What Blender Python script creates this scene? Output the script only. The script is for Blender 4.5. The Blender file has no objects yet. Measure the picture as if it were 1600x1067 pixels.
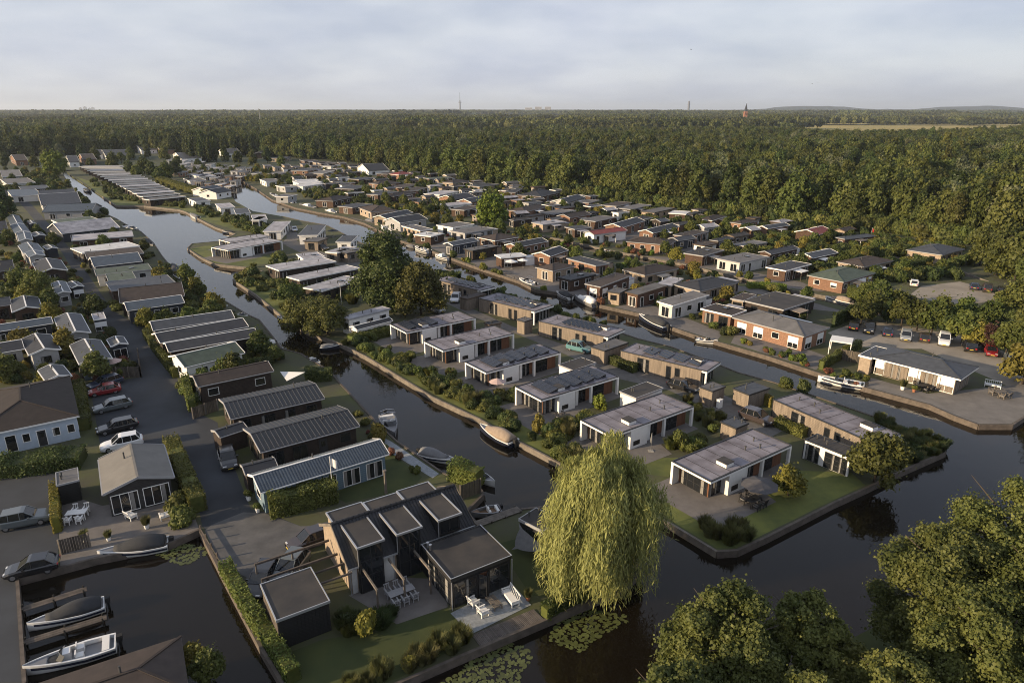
import bpy, math, random
import numpy as np
from mathutils import Vector, Matrix
random.seed(7); RNG = np.random.default_rng(11)
sc = bpy.context.scene
COL = sc.collection
# ---------------------------------------------------------------- camera, world, sun, exposure
F, HC = 1067.0, 38.0
PITCH = math.atan((533.5 - 172.0) / F)
cam = bpy.data.objects.new('camera', bpy.data.cameras.new('camera')); COL.objects.link(cam)
cam.location = (0, 0, HC); cam.rotation_euler = (math.pi / 2 - PITCH, 0, 0)
cam.data.sensor_width = 36; cam.data.lens = 36 * F / 1600
cam.data.clip_start = .5; cam.data.clip_end = 60000
sc.camera = cam
SUN_EL, SUN_AZ = math.radians(13.5), math.radians(200)      # azimuth of the sun seen from the ground, from +x towards +y
SD = Vector((math.cos(SUN_EL) * math.cos(SUN_AZ), math.cos(SUN_EL) * math.sin(SUN_AZ), math.sin(SUN_EL)))
world = bpy.data.worlds.new('World'); sc.world = world; world.use_nodes = True
nt = world.node_tree; nt.nodes.clear()
def N(t, tree=None, **kw):
    n = (tree or nt).nodes.new(t)
    for k, v in kw.items(): setattr(n, k, v)
    return n
out = N('ShaderNodeOutputWorld'); bg = N('ShaderNodeBackground'); sky = N('ShaderNodeTexSky')
sky.sky_type = 'NISHITA'; sky.sun_disc = False; sky.sun_elevation = SUN_EL
sky.sun_rotation = math.atan2(SD.x, SD.y); sky.air_density = 1.0; sky.dust_density = 1.5; sky.ozone_density = 1.5
# thin high cloud veil over the sky
tc = N('ShaderNodeTexCoord'); sep = N('ShaderNodeSeparateXYZ'); nt.links.new(tc.outputs['Generated'], sep.inputs[0])
mxz = N('ShaderNodeMath', operation='MAXIMUM'); nt.links.new(sep.outputs[2], mxz.inputs[0]); mxz.inputs[1].default_value = 0.0
adz = N('ShaderNodeMath', operation='ADD'); nt.links.new(mxz.outputs[0], adz.inputs[0]); adz.inputs[1].default_value = .22
dvx = N('ShaderNodeMath', operation='DIVIDE'); dvy = N('ShaderNodeMath', operation='DIVIDE')
nt.links.new(sep.outputs[0], dvx.inputs[0]); nt.links.new(adz.outputs[0], dvx.inputs[1])
nt.links.new(sep.outputs[1], dvy.inputs[0]); nt.links.new(adz.outputs[0], dvy.inputs[1])
cmb = N('ShaderNodeCombineXYZ'); nt.links.new(dvx.outputs[0], cmb.inputs[0]); nt.links.new(dvy.outputs[0], cmb.inputs[1])
nz = N('ShaderNodeTexNoise'); nz.inputs['Scale'].default_value = .4; nz.inputs['Detail'].default_value = 7; nz.inputs['Roughness'].default_value = .55
nz.inputs['Distortion'].default_value = .4
nt.links.new(cmb.outputs[0], nz.inputs['Vector'])
rp = N('ShaderNodeValToRGB'); rp.color_ramp.elements[0].position = .28; rp.color_ramp.elements[0].color = (.66, .66, .66, 1)
rp.color_ramp.elements[1].position = .68; rp.color_ramp.elements[1].color = (.95, .95, .95, 1)
nt.links.new(nz.outputs['Fac'], rp.inputs[0])
nz2 = N('ShaderNodeTexNoise'); nz2.inputs['Scale'].default_value = 1.5; nz2.inputs['Detail'].default_value = 6
nt.links.new(cmb.outputs[0], nz2.inputs['Vector'])
rp2 = N('ShaderNodeValToRGB'); rp2.color_ramp.elements[0].position = .36; rp2.color_ramp.elements[0].color = (4.15, 4.5, 5.55, 1)
rp2.color_ramp.elements[1].position = .62; rp2.color_ramp.elements[1].color = (5.6, 5.85, 6.5, 1)
nt.links.new(nz2.outputs['Fac'], rp2.inputs[0])
thin = N('ShaderNodeMapRange'); thin.inputs[1].default_value = .28; thin.inputs[2].default_value = .85; thin.inputs[3].default_value = 1.0; thin.inputs[4].default_value = .60
nt.links.new(mxz.outputs[0], thin.inputs[0]); mfac = N('ShaderNodeMath', operation='MULTIPLY'); nt.links.new(rp.outputs[0], mfac.inputs[0]); nt.links.new(thin.outputs[0], mfac.inputs[1])
mx = N('ShaderNodeMix', data_type='RGBA'); nt.links.new(mfac.outputs[0], mx.inputs[0])
nt.links.new(sky.outputs[0], mx.inputs[6]); nt.links.new(rp2.outputs[0], mx.inputs[7])
nt.links.new(mx.outputs[2], bg.inputs[0]); bg.inputs[1].default_value = .085
nt.links.new(bg.outputs[0], out.inputs[0])
sun = bpy.data.objects.new('sun', bpy.data.lights.new('sun', 'SUN')); COL.objects.link(sun)
sun.data.energy = 5.0; sun.data.angle = math.radians(.6); sun.data.color = (1, .77, .49)
sun.rotation_euler = SD.to_track_quat('Z', 'Y').to_euler()
sc.view_settings.view_transform = 'Standard'; sc.view_settings.look = 'None'; sc.view_settings.gamma = 1
sc.view_settings.exposure = 0.72
sc.cycles.max_bounces = 5; sc.cycles.diffuse_bounces = 2; sc.cycles.glossy_bounces = 3; sc.cycles.transmission_bounces = 3
sc.cycles.volume_bounces = 0; sc.cycles.transparent_max_bounces = 6; sc.cycles.use_denoising = True; sc.cycles.denoising_prefilter = 'NONE'; sc.cycles.filter_width = 1.0; sc.cycles.sample_clamp_indirect = 3.0
sc.cycles.caustics_reflective = False; sc.cycles.caustics_refractive = False
# ---------------------------------------------------------------- pixel of the photograph -> point of the place
cP, sP = math.cos(PITCH), math.sin(PITCH)
def G(px, py, z=0.0):
    x = (px - 800) / F; y = -(py - 533.5) / F
    dy, dz = cP + y * sP, -sP + y * cP
    t = (z - HC) / dz
    return Vector((x * t, dy * t, z))
REG = dict(r1=(0,140,4), r2=(400,140,4), r3=(800,140,4), r4=(1200,140,4), r5=(0,380,3.9525), r6=(400,380,3.9525), r7=(800,380,3.9525), r8=(1200,380,3.9525),
  s1=(0,600,4.571), s2=(0,820,4.32), s3=(300,580,4.269), s4=(300,820,4.32), s5=(600,620,4.269), s6=(600,820,4.0), s7=(900,580,3.81), s8=(1200,560,3.81),
  t1=(480,720,4.444), t2=(1000,700,2.667), t3=(240,240,5), t4=(560,300,5), t5=(1100,330,5), p=(0,0,1))
def Q(r, p, z=0.0):
    o = REG[r]; return G(o[0] + p[0] / o[2], o[1] + p[1] / o[2], z)
# ---------------------------------------------------------------- materials
MATS = {}
def mat(name, col, rough=.8, nscale=0, namt=.25, bump=0, metal=0, rv=0, col2=None, wave=None, spec=.4, stretch=None, detail=4):
    if name in MATS: return MATS[name]
    m = bpy.data.materials.new(name); m.use_nodes = True; t = m.node_tree
    b = t.nodes['Principled BSDF']; b.inputs['Roughness'].default_value = rough; b.inputs['Metallic'].default_value = metal
    b.inputs['Specular IOR Level'].default_value = spec
    c1 = (*col, 1); c2 = (*(col2 or [max(0, c * (1 - namt)) for c in col]), 1)
    src = None
    if nscale or wave:
        co = N('ShaderNodeTexCoord', t); vec = co.outputs['Object']
        if stretch:
            mp = N('ShaderNodeMapping', t); mp.inputs['Scale'].default_value = stretch; t.links.new(vec, mp.inputs[0]); vec = mp.outputs[0]
        nn = N('ShaderNodeTexNoise', t); nn.inputs['Scale'].default_value = nscale or 2; nn.inputs['Detail'].default_value = detail; nn.inputs['Roughness'].default_value = .6
        t.links.new(vec, nn.inputs['Vector'])
        rr = N('ShaderNodeValToRGB', t); rr.color_ramp.elements[0].position = .35; rr.color_ramp.elements[1].position = .66
        rr.color_ramp.elements[0].color = c2; rr.color_ramp.elements[1].color = c1
        t.links.new(nn.outputs['Fac'], rr.inputs[0]); src = rr.outputs[0]; hsrc = nn.outputs['Fac']
        if wave:
            wv = N('ShaderNodeTexWave', t); wv.bands_direction = wave[0]; wv.inputs['Scale'].default_value = wave[1]; wv.inputs['Distortion'].default_value = .15; wv.inputs['Detail'].default_value = 1
            wv.wave_profile = 'SAW'
            t.links.new(co.outputs['Object'], wv.inputs['Vector'])
            hsrc = wv.outputs['Fac']
            mm = N('ShaderNodeMix', t, data_type='RGBA', blend_type='MULTIPLY'); mm.inputs[0].default_value = wave[2]
            t.links.new(src, mm.inputs[6]); t.links.new(wv.outputs['Color'], mm.inputs[7]); src = mm.outputs[2]
        if bump:
            bp = N('ShaderNodeBump', t); bp.inputs['Strength'].default_value = bump; bp.inputs['Distance'].default_value = .05
            t.links.new(hsrc, bp.inputs['Height']); t.links.new(bp.outputs[0], b.inputs['Normal'])
    if rv:
        oi = N('ShaderNodeObjectInfo', t); mr = N('ShaderNodeMapRange', t); mr.inputs[3].default_value = 1 - rv; mr.inputs[4].default_value = 1 + rv
        t.links.new(oi.outputs['Random'], mr.inputs[0])
        hs = N('ShaderNodeHueSaturation', t); t.links.new(mr.outputs[0], hs.inputs['Value'])
        if src: t.links.new(src, hs.inputs['Color'])
        else: hs.inputs['Color'].default_value = c1
        src = hs.outputs[0]
    if src: t.links.new(src, b.inputs['Base Color'])
    else: b.inputs['Base Color'].default_value = c1
    MATS[name] = m; return m
def leafmat(name, ca, cb, rv=.35, trans=.3, nscale=.35, stretch=None):
    if name in MATS: return MATS[name]
    m = bpy.data.materials.new(name); m.use_nodes = True; t = m.node_tree
    b = t.nodes['Principled BSDF']; b.inputs['Roughness'].default_value = .6; b.inputs['Specular IOR Level'].default_value = .25
    co = N('ShaderNodeTexCoord', t); nn = N('ShaderNodeTexNoise', t); nn.inputs['Scale'].default_value = nscale; nn.inputs['Detail'].default_value = 6; nn.inputs['Roughness'].default_value = .7
    mp = N('ShaderNodeMapping', t); mp.inputs['Scale'].default_value = stretch or (1, 1, 1); t.links.new(co.outputs['Object'], mp.inputs[0]); t.links.new(mp.outputs[0], nn.inputs['Vector'])
    rr = N('ShaderNodeValToRGB', t); rr.color_ramp.elements[0].position = .36; rr.color_ramp.elements[1].position = .64
    rr.color_ramp.elements[0].color = (*ca, 1); rr.color_ramp.elements[1].color = (*cb, 1); t.links.new(nn.outputs['Fac'], rr.inputs[0])
    oi = N('ShaderNodeObjectInfo', t); mr = N('ShaderNodeMapRange', t); mr.inputs[3].default_value = 1 - rv; mr.inputs[4].default_value = 1 + rv
    t.links.new(oi.outputs['Random'], mr.inputs[0])
    m2 = N('ShaderNodeMath', t, operation='MULTIPLY'); m2.inputs[1].default_value = 7.31; t.links.new(oi.outputs['Random'], m2.inputs[0])
    fr = N('ShaderNodeMath', t, operation='FRACT'); t.links.new(m2.outputs[0], fr.inputs[0])
    mh = N('ShaderNodeMapRange', t); mh.inputs[3].default_value = .490; mh.inputs[4].default_value = .528; t.links.new(fr.outputs[0], mh.inputs[0])
    hs = N('ShaderNodeHueSaturation', t); t.links.new(mr.outputs[0], hs.inputs['Value']); t.links.new(mh.outputs[0], hs.inputs['Hue']); t.links.new(rr.outputs[0], hs.inputs['Color'])
    t.links.new(hs.outputs[0], b.inputs['Base Color'])
    tr = N('ShaderNodeBsdfTranslucent', t); t.links.new(hs.outputs[0], tr.inputs[0])
    ms = N('ShaderNodeMixShader', t); ms.inputs[0].default_value = trans
    t.links.new(b.outputs[0], ms.inputs[1]); t.links.new(tr.outputs[0], ms.inputs[2])
    t.links.new(ms.outputs[0], t.nodes['Material Output'].inputs[0])
    MATS[name] = m; return m
# walls
mat('wall_tan', (.36,.285,.215), .85, 3, .3, .3, rv=.12)
mat('wall_brick', (.25,.14,.092), .85, 6, .4, .4, rv=.18)
mat('wall_brown', (.115,.065,.042), .8, 2, .4, .4, rv=.2, wave=('Z',1.6,.5))
mat('wall_darkbrown', (.05,.035,.028), .8, 2, .35, .3, rv=.2, wave=('Z',1.6,.4))
mat('wall_redwood', (.125,.066,.046), .8, 2, .4, .3, rv=.15, wave=('Z',1.6,.4))
mat('wall_wood', (.30,.245,.195), .8, 1.6, .42, .3, rv=.08, wave=('DIAGONAL',2.2,.35), stretch=(3,3,.25))
mat('wall_cedar', (.19,.085,.045), .75, 2, .4, .3, rv=.1, stretch=(3,3,.25))
mat('wall_white', (.74,.73,.71), .7, 2, .08, .05, rv=.05)
mat('wall_grey', (.33,.33,.335), .8, 2, .15, .1, rv=.12)
mat('wall_palegrey', (.52,.515,.5), .8, 2, .12, .1, rv=.08)
mat('wall_navy', (.028,.036,.055), .7, 2, .3, .3, rv=.2, wave=('Z',1.6,.3))
mat('wall_blue', (.16,.235,.30), .7, 2, .14, .3, rv=.05, wave=('Z',1.3,.3))
mat('wall_charcoal', (.045,.044,.045), .7, 2, .3, .3, wave=('Z',1.6,.3)); mat('wall_black', (.016,.016,.018), .65, 2, .3, .3, wave=('DIAGONAL',1.8,.4))
mat('wall_paleblue', (.40,.47,.56), .7, 2, .14, .2)
# roofs
mat('roof_slate', (.062,.068,.08), .62, 1.2, .3, .25, rv=.15)
mat('roof_dark', (.036,.037,.042), .66, 1.2, .3, .25, rv=.2)
mat('roof_brown', (.055,.042,.036), .8, 1.2, .3, .25, rv=.18)
mat('roof_umber', (.036,.028,.025), .85, 1.2, .3, .25); mat('roof_grey', (.14,.137,.14), .85, .5, .3, .1, rv=.15)
mat('roof_pale', (.42,.41,.44), .8, .5, .45, .1, rv=.08)
mat('roof_lilac', (.26,.245,.275), .7, .38, .2, .1, col2=(.12,.105,.115), detail=10)
mat('roof_white', (.62,.62,.62), .7, .6, .25, .05, rv=.08)
mat('roof_green', (.085,.11,.085), .8, 1, .3, .2, rv=.1)
mat('roof_red', (.24,.05,.04), .6, 1.5, .3, .2)
mat('roof_redtile', (.30,.10,.05), .7, 1.5, .3, .2)
mat('roof_bluegrey', (.075,.095,.12), .55, 1.2, .25, .2, rv=.12)
mat('roof_beige', (.19,.18,.165), .85, .8, .15, .1)
mat('roof_metal', (.028,.029,.033), .42, 1, .25, .05)
mat('roof_felt', (.062,.055,.05), .8, .45, .3, .1, col2=(.032,.031,.032), detail=10)
# trims, glass, things
mat('trim_white', (.76,.75,.73), .55); mat('trim_grey', (.30,.30,.31), .6); mat('trim_dark', (.025,.025,.027), .5); mat('trim_brown', (.07,.045,.03), .7)
mat('zinc', (.45,.46,.48), .4, metal=.6); mat('steel', (.5,.5,.52), .3, metal=.9)
mat('glass', (.012,.014,.017), .06, spec=.7); mat('curtain', (.27,.26,.245), .8, 6, .5, stretch=(6,6,.1)); mat('shutter', (.76,.77,.78), .6, rv=.04)
mat('door_dark', (.03,.03,.034), .5); mat('solar', (.018,.021,.032), .22, spec=.6); mat('vent', (.06,.06,.06), .6)
mat('niche', (.01,.01,.01), .4); mat('panel_frame', (.10,.105,.115), .4, metal=.3)
mat('asphalt', (.046,.052,.062), .9, .16, .3, .15, detail=12, col2=(.028,.031,.037)); mat('gravel', (.115,.112,.112), .95, .5, .4, .3, detail=12, col2=(.07,.07,.072)); mat('paving', (.17,.155,.145), .9, .8, .25, .2, detail=8); mat('brickroad', (.155,.145,.135), .9, 1.2, .3, .3)
mat('lot', (.30,.265,.22), .95, .25, .28, .1, detail=8); mat('patio', (.27,.29,.31), .8, 3, .3, .2); mat('stonedeck', (.19,.175,.16), .85, .5, .3, .1, detail=8)
mat('sand', (.30,.27,.21), .95, .2, .3, .1)
mat('grass', (.15,.16,.038), .95, .22, .2, .6, col2=(.065,.082,.024), detail=12)
mat('grass_dark', (.06,.07,.02), .95, .3, .2, .6, col2=(.035,.048,.015), detail=9)  # darker grass; on the barn house lawns its tone stands in for shade
mat('soil', (.075,.085,.027), .95, .2, .2, .5, col2=(.06,.058,.04), detail=10)
mat('farland', (.045,.055,.024), .95, .004, .2, 0, col2=(.03,.042,.02), detail=8)
mat('field', (.36,.27,.075), .95, .01, .2, 0, col2=(.24,.21,.07), detail=6)
mat('hillside', (.02,.032,.018), .95, .012, .5, 0, detail=8)
mat('timber', (.115,.095,.08), .85, 1.5, .4, .3, rv=.2); mat('timber_pale', (.185,.16,.135), .85, 1.5, .4, .3, rv=.15); mat('timber_black', (.03,.028,.026), .8, 1.5, .4, .3)
mat('deck', (.145,.125,.112), .85, 1.2, .35, .3, rv=.2)
mat('bark', (.07,.055,.042), .9, 2, .4, .6)
mat('fence_wood', (.10,.085,.07), .85, 1.5, .4, .3, rv=.25)
mat('boat_white', (.72,.72,.71), .25, spec=.5); mat('boat_grey', (.2,.2,.21), .4); mat('boat_navy', (.02,.025,.045), .25); mat('boat_wood', (.16,.10,.06), .5)
mat('canvas_dark', (.035,.037,.042), .8, 3, .2, .2); mat('canvas_tan', (.30,.235,.18), .85, 3, .2, .2); mat('canvas_grey', (.17,.17,.175), .85, 3, .2, .2); mat('canvas_slate', (.085,.082,.088), .85, 3, .2, .2); mat('canvas_white', (.7,.69,.67), .8)
mat('rubber', (.015,.015,.016), .8); mat('red_plastic', (.45,.03,.02), .5); mat('bluecloth', (.08,.35,.5), .8); mat('pinkish', (.45,.33,.30), .8)
mat('terracotta', (.30,.12,.06), .8); mat('stone', (.35,.33,.30), .9, 2, .3, .3)
mat('lily', (.10,.115,.035), .45, 1.5, .4, rv=.3)
mat('tower_red', (.30,.14,.09), .9); mat('concrete', (.42,.41,.40), .9, .5, .1); mat('distant', (.15,.16,.19), .9)
for n, c in dict(black=(.012,.012,.014), white=(.7,.7,.71), grey=(.10,.115,.12), silver=(.30,.31,.32), red=(.22,.015,.02), teal=(.10,.22,.24), navy=(.02,.03,.06), brown=(.04,.03,.028)).items():
    mm_ = mat('paint_' + n, c, .28, spec=.6); mm_.node_tree.nodes['Principled BSDF'].inputs['Coat Weight'].default_value = .6
mat('lamp_red', (.35,.02,.02), .3); mat('lamp_clear', (.6,.6,.6), .15); mat('plate', (.6,.45,.08), .5)
# leaves
leafmat('leaf_forest', (.046,.060,.014), (.125,.135,.034), .4); leafmat('leaf_forest_dark', (.030,.046,.013), (.082,.100,.028), .35); leafmat('leaf_forest_yellow', (.060,.070,.016), (.150,.152,.040), .3)
leafmat('leaf_mid', (.06,.078,.018), (.145,.155,.038)); leafmat('leaf_dark', (.032,.046,.014), (.078,.095,.027)); leafmat('leaf_lime', (.11,.15,.02), (.20,.24,.04), .12)
leafmat('leaf_olive', (.068,.074,.018), (.16,.158,.042)); leafmat('leaf_silver', (.09,.10,.05), (.17,.175,.095)); leafmat('leaf_willow', (.17,.165,.05), (.44,.40,.155), .1, .35, 1.6, (1, 1, .12))
leafmat('leaf_near', (.068,.080,.020), (.175,.175,.048), .2, .3, .5); leafmat('leaf_gold', (.14,.12,.025), (.26,.22,.05), .2); leafmat('leaf_purple', (.05,.02,.02), (.10,.05,.04)); leafmat('leaf_far', (.045,.057,.018), (.13,.132,.042), .5)
leafmat('leaf_red', (.16,.06,.04), (.26,.10,.07), .2); leafmat('reed', (.08,.085,.03), (.17,.155,.06), .25)
# water
wm = bpy.data.materials.new('water'); wm.use_nodes = True; t = wm.node_tree; b = t.nodes['Principled BSDF']
b.inputs['Base Color'].default_value = (.009, .0068, .0045, 1); b.inputs['Roughness'].default_value = .035; b.inputs['IOR'].default_value = 1.333; b.inputs['Specular IOR Level'].default_value = .5
co = N('ShaderNodeTexCoord', t); nn = N('ShaderNodeTexNoise', t); nn.inputs['Scale'].default_value = .55; nn.inputs['Detail'].default_value = 4; nn.inputs['Roughness'].default_value = .55
t.links.new(co.outputs['Object'], nn.inputs['Vector']); bp = N('ShaderNodeBump', t); bp.inputs['Strength'].default_value = .15; bp.inputs['Distance'].default_value = .12
t.links.new(nn.outputs['Fac'], bp.inputs['Height']); t.links.new(bp.outputs[0], b.inputs['Normal']); MATS['water'] = wm
# ---------------------------------------------------------------- mesh building
class MB:
    def __init__(s): s.v = []; s.f = []; s.sm = False
    def quad(s, *p):
        n = len(s.v); s.v += [tuple(x) for x in p]; s.f.append(tuple(range(n, n + len(p)))); return s
    def box(s, x0, y0, z0, x1, y1, z1):
        n = len(s.v); s.v += [(x0,y0,z0),(x1,y0,z0),(x1,y1,z0),(x0,y1,z0),(x0,y0,z1),(x1,y0,z1),(x1,y1,z1),(x0,y1,z1)]
        s.f += [tuple(n + i for i in f) for f in ((0,3,2,1),(4,5,6,7),(0,1,5,4),(1,2,6,5),(2,3,7,6),(3,0,4,7))]; return s
    def prism(s, poly, z0, z1):       # poly counter-clockwise
        n = len(s.v); k = len(poly); s.v += [(p[0], p[1], z0) for p in poly] + [(p[0], p[1], z1) for p in poly]
        s.f.append(tuple(n + k + i for i in range(k))); s.f.append(tuple(n + k - 1 - i for i in range(k)))
        s.f += [(n + i, n + (i + 1) % k, n + k + (i + 1) % k, n + k + i) for i in range(k)]; return s
    def slab(s, p, th):               # polygon of 3-D points thickened downwards
        n = len(s.v); k = len(p); s.v += [tuple(x) for x in p] + [(x[0], x[1], x[2] - th) for x in p]
        s.f.append(tuple(range(n, n + k))); s.f.append(tuple(n + 2 * k - 1 - i for i in range(k)))
        s.f += [(n + (i + 1) % k, n + i, n + k + i, n + k + (i + 1) % k) for i in range(k)]; return s
    def bar(s, a, b, w, h=None):      # square bar between two points
        a, b = Vector(a), Vector(b); h = h or w; d = (b - a).normalized()
        up = Vector((0, 0, 1)) if abs(d.z) < .95 else Vector((1, 0, 0))
        x = d.cross(up).normalized() * w / 2; y = x.cross(d).normalized() * h / 2; n = len(s.v)
        for c in (a, b): s.v += [tuple(c - x - y), tuple(c + x - y), tuple(c + x + y), tuple(c - x + y)]
        s.f += [tuple(n + i for i in f) for f in ((0,1,2,3),(7,6,5,4),(1,0,4,5),(2,1,5,6),(3,2,6,7),(0,3,7,4))]; return s
    def tube(s, pts, rad, k=8, cap=True):
        n = len(s.v); P = [Vector(p) for p in pts]; R = rad if isinstance(rad, (list, tuple)) else [rad] * len(P)
        for i, p in enumerate(P):
            d = (P[min(i + 1, len(P) - 1)] - P[max(i - 1, 0)]).normalized()
            up = Vector((0, 0, 1)) if abs(d.z) < .9 else Vector((1, 0, 0)); x = d.cross(up).normalized(); y = d.cross(x)
            s.v += [tuple(p + (x * math.cos(2 * math.pi * j / k) + y * math.sin(2 * math.pi * j / k)) * R[i]) for j in range(k)]
        for i in range(len(P) - 1):
            s.f += [(n + i * k + j, n + i * k + (j + 1) % k, n + (i + 1) * k + (j + 1) % k, n + (i + 1) * k + j) for j in range(k)]
        if cap: s.f += [tuple(n + k - 1 - j for j in range(k)), tuple(n + (len(P) - 1) * k + j for j in range(k))]
        return s
    def loft(s, secs, cap=True, closed=True):
        n = len(s.v); k = len(secs[0])
        for q in secs: s.v += [tuple(p) for p in q]
        for i in range(len(secs) - 1):
            s.f += [(n + i * k + j, n + i * k + (j + 1) % k, n + (i + 1) * k + (j + 1) % k, n + (i + 1) * k + j) for j in range(k if closed else k - 1)]
        if cap: s.f += [tuple(n + k - 1 - j for j in range(k)), tuple(n + (len(secs) - 1) * k + j for j in range(k))]
        return s
    def mesh(s, name, m, smooth=False):
        me = bpy.data.meshes.new(name); me.from_pydata(s.v, [], s.f); me.materials.append(MATS[m])
        if smooth or s.sm: me.polygons.foreach_set('use_smooth', [True] * len(me.polygons))
        me.update(); return me
    def build(s, name, m, parent=None, smooth=False, loc=None):
        return link(name, s.mesh(name, m, smooth), parent, loc)
def link(name, me, parent=None, loc=None, rz=None, sc_=None):
    o = bpy.data.objects.new(name, me); COL.objects.link(o)
    if parent: o.parent = parent
    if loc is not None: o.location = loc
    if rz is not None: o.rotation_euler = (0, 0, rz)
    if sc_ is not None: o.scale = sc_ if hasattr(sc_, '__len__') else (sc_,) * 3
    return o
def tag(o, label=None, cat=None, group=None, kind=None):
    if label: o['label'] = label
    if cat: o['category'] = cat
    if group: o['group'] = group
    if kind: o['kind'] = kind
    return o
def empty(name, loc, rz=0):
    o = bpy.data.objects.new(name, None); COL.objects.link(o); o.location = loc; o.rotation_euler = (0, 0, rz); o.empty_display_size = .2; return o
def copy_tree(o, parent=None):
    c = o.copy(); COL.objects.link(c); c.parent = parent
    for ch in [x for x in o.children]: copy_tree(ch, c)
    return c
def mesh_np(name, V, quads, m, smooth=False):
    me = bpy.data.meshes.new(name); nq = len(quads)
    me.vertices.add(len(V)); me.vertices.foreach_set('co', np.asarray(V, np.float32).ravel())
    me.loops.add(nq * 4); me.loops.foreach_set('vertex_index', np.asarray(quads, np.int32).ravel())
    me.polygons.add(nq); me.polygons.foreach_set('loop_start', np.arange(0, nq * 4, 4, dtype=np.int32)); me.polygons.foreach_set('loop_total', np.full(nq, 4, np.int32))
    if smooth: me.polygons.foreach_set('use_smooth', np.ones(nq, bool))
    me.materials.append(MATS[m]); me.update(calc_edges=True); return me
def cards(P, Nrm, size, aspect=1.0, rng=RNG, bend=.25):   # leaf quads: centres, normals, sizes
    n = len(P); a = rng.normal(size=(n, 3)); Nrm = Nrm / (np.linalg.norm(Nrm, axis=1, keepdims=True) + 1e-9)
    u = np.cross(Nrm, a); u /= np.linalg.norm(u, axis=1, keepdims=True) + 1e-9; v = np.cross(Nrm, u)
    s = (size if np.ndim(size) else np.full(n, size))[:, None] * .5
    V = np.stack([P - u * s - v * s * aspect * .4, P + u * s * .3 - v * s * aspect, P + u * s + v * s * aspect * .4, P - u * s * .3 + v * s * aspect], 1).reshape(-1, 3)
    return V, np.arange(4 * n).reshape(-1, 4)
def blob(c, r, nu=8, nv=6, rng=RNG, jit=.12):
    V = []; Fq = []
    for i in range(nv + 1):
        th = math.pi * i / nv
        for j in range(nu):
            ph = 2 * math.pi * j / nu; k = 1 + rng.uniform(-jit, jit)
            V.append((c[0] + r[0] * math.sin(th) * math.cos(ph) * k, c[1] + r[1] * math.sin(th) * math.sin(ph) * k, c[2] + r[2] * math.cos(th) * k))
    for i in range(nv):
        for j in range(nu): Fq.append((i * nu + j, (i + 1) * nu + j, (i + 1) * nu + (j + 1) % nu, i * nu + (j + 1) % nu))
    return np.array(V), np.array(Fq)
def crown(name, lobes, nleaf, leaf, m, seed=0, core=.72, aspect=1.0, inward=.35, flat=.35, spray=0.0):
    rng = np.random.default_rng(seed); L = np.array([list(c) + list(r) for c, r in lobes]); area = (L[:, 3] * L[:, 4] + L[:, 3] * L[:, 5]); pr = area / area.sum()
    k = rng.choice(len(L), nleaf, p=pr); d = rng.normal(size=(nleaf, 3)); d[:, 2] += .25; d /= np.linalg.norm(d, axis=1, keepdims=True)
    rr = 1.08 - np.abs(rng.normal(size=(nleaf, 1))) * inward * .5
    if spray:
        nt_ = 26; tw = rng.normal(size=(len(L), nt_, 3)); tw[:, :, 2] += .35; tw /= np.linalg.norm(tw, axis=2, keepdims=True)
        sp = rng.random(nleaf) < spray; dd = tw[k, rng.integers(0, nt_, nleaf)] + rng.normal(size=(nleaf, 3)) * .13; d[sp] = dd[sp]; rr[sp] = rng.uniform(.85, 1.42, (sp.sum(), 1))
    P = L[k, :3] + d * L[k, 3:] * rr
    keep = np.ones(nleaf, bool)
    for c in L:
        q = (((P - c[:3]) / (c[3:] * .72)) ** 2).sum(1); keep &= q > 1
    P = P[keep]; d = d[keep]; Nn = d + rng.normal(size=d.shape) * .75 + np.array([0, 0, flat])
    V, Fq = cards(P, Nn, leaf * rng.uniform(.6, 1.4, len(P)), aspect, rng)
    Vs = [V]; Fs = [Fq]; n = len(V)
    if core:
        for c in L:
            bv, bf = blob(c[:3], c[3:] * core, 7, 5, rng, .2); Vs.append(bv); Fs.append(bf + n); n += len(bv)
    return mesh_np(name, np.concatenate(Vs), np.concatenate(Fs), m)
def tree_lobes(R, H, z0, n, seed, k=1.0):
    rng = np.random.default_rng(seed); out = [((0, 0, z0 + (H - z0) * .5), (R * .62 * k, R * .62 * k, (H - z0) * .42 * k))]
    for i in range(n):
        h = rng.uniform(.08, .93); a = i * 2.4 + rng.uniform(-.5, .5); prof = math.sin(math.pi * min(1, .18 + h * .82)) ** .6
        r = R * prof * rng.uniform(.55, .78); s = R * rng.uniform(.24, .42) * (1.05 - .35 * h) * k; r *= 1.25 - .25 * k
        out.append(((r * math.cos(a), r * math.sin(a), z0 + (H - z0) * h * .94), (s, s, s * rng.uniform(.75, 1.1))))
    return out
# ---------------------------------------------------------------- land, water, roads
def area2(p): return sum(p[i][0] * p[(i + 1) % len(p)][1] - p[(i + 1) % len(p)][0] * p[i][1] for i in range(len(p)))
def wpts(pts):
    o = []
    for p in pts:
        v = Vector((p[1], p[2], 0)) if p[0] == 'w' else G(p[0], p[1]); o.append((v.x, v.y))
    return o
LANDS = []
def land(name, pts, m, z1=0.0, z0=-2.0):
    P = wpts(pts)
    if area2(P) < 0: P.reverse()
    LANDS.append(P)
    return tag(MB().prism(P, z0, z1).build(name, m), kind='structure')
SHEETS = []
def sheet(name, pts, m, z, r='p'):
    P = [(Q(r, p)[0], Q(r, p)[1]) if p[0] != 'w' else (p[1], p[2]) for p in pts]
    if area2(P) < 0: P.reverse()
    SHEETS.append((name, P))
    b = MB(); b.quad(*[(x, y, z) for x, y in P]); return tag(b.build(name, m), kind='structure')
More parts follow.
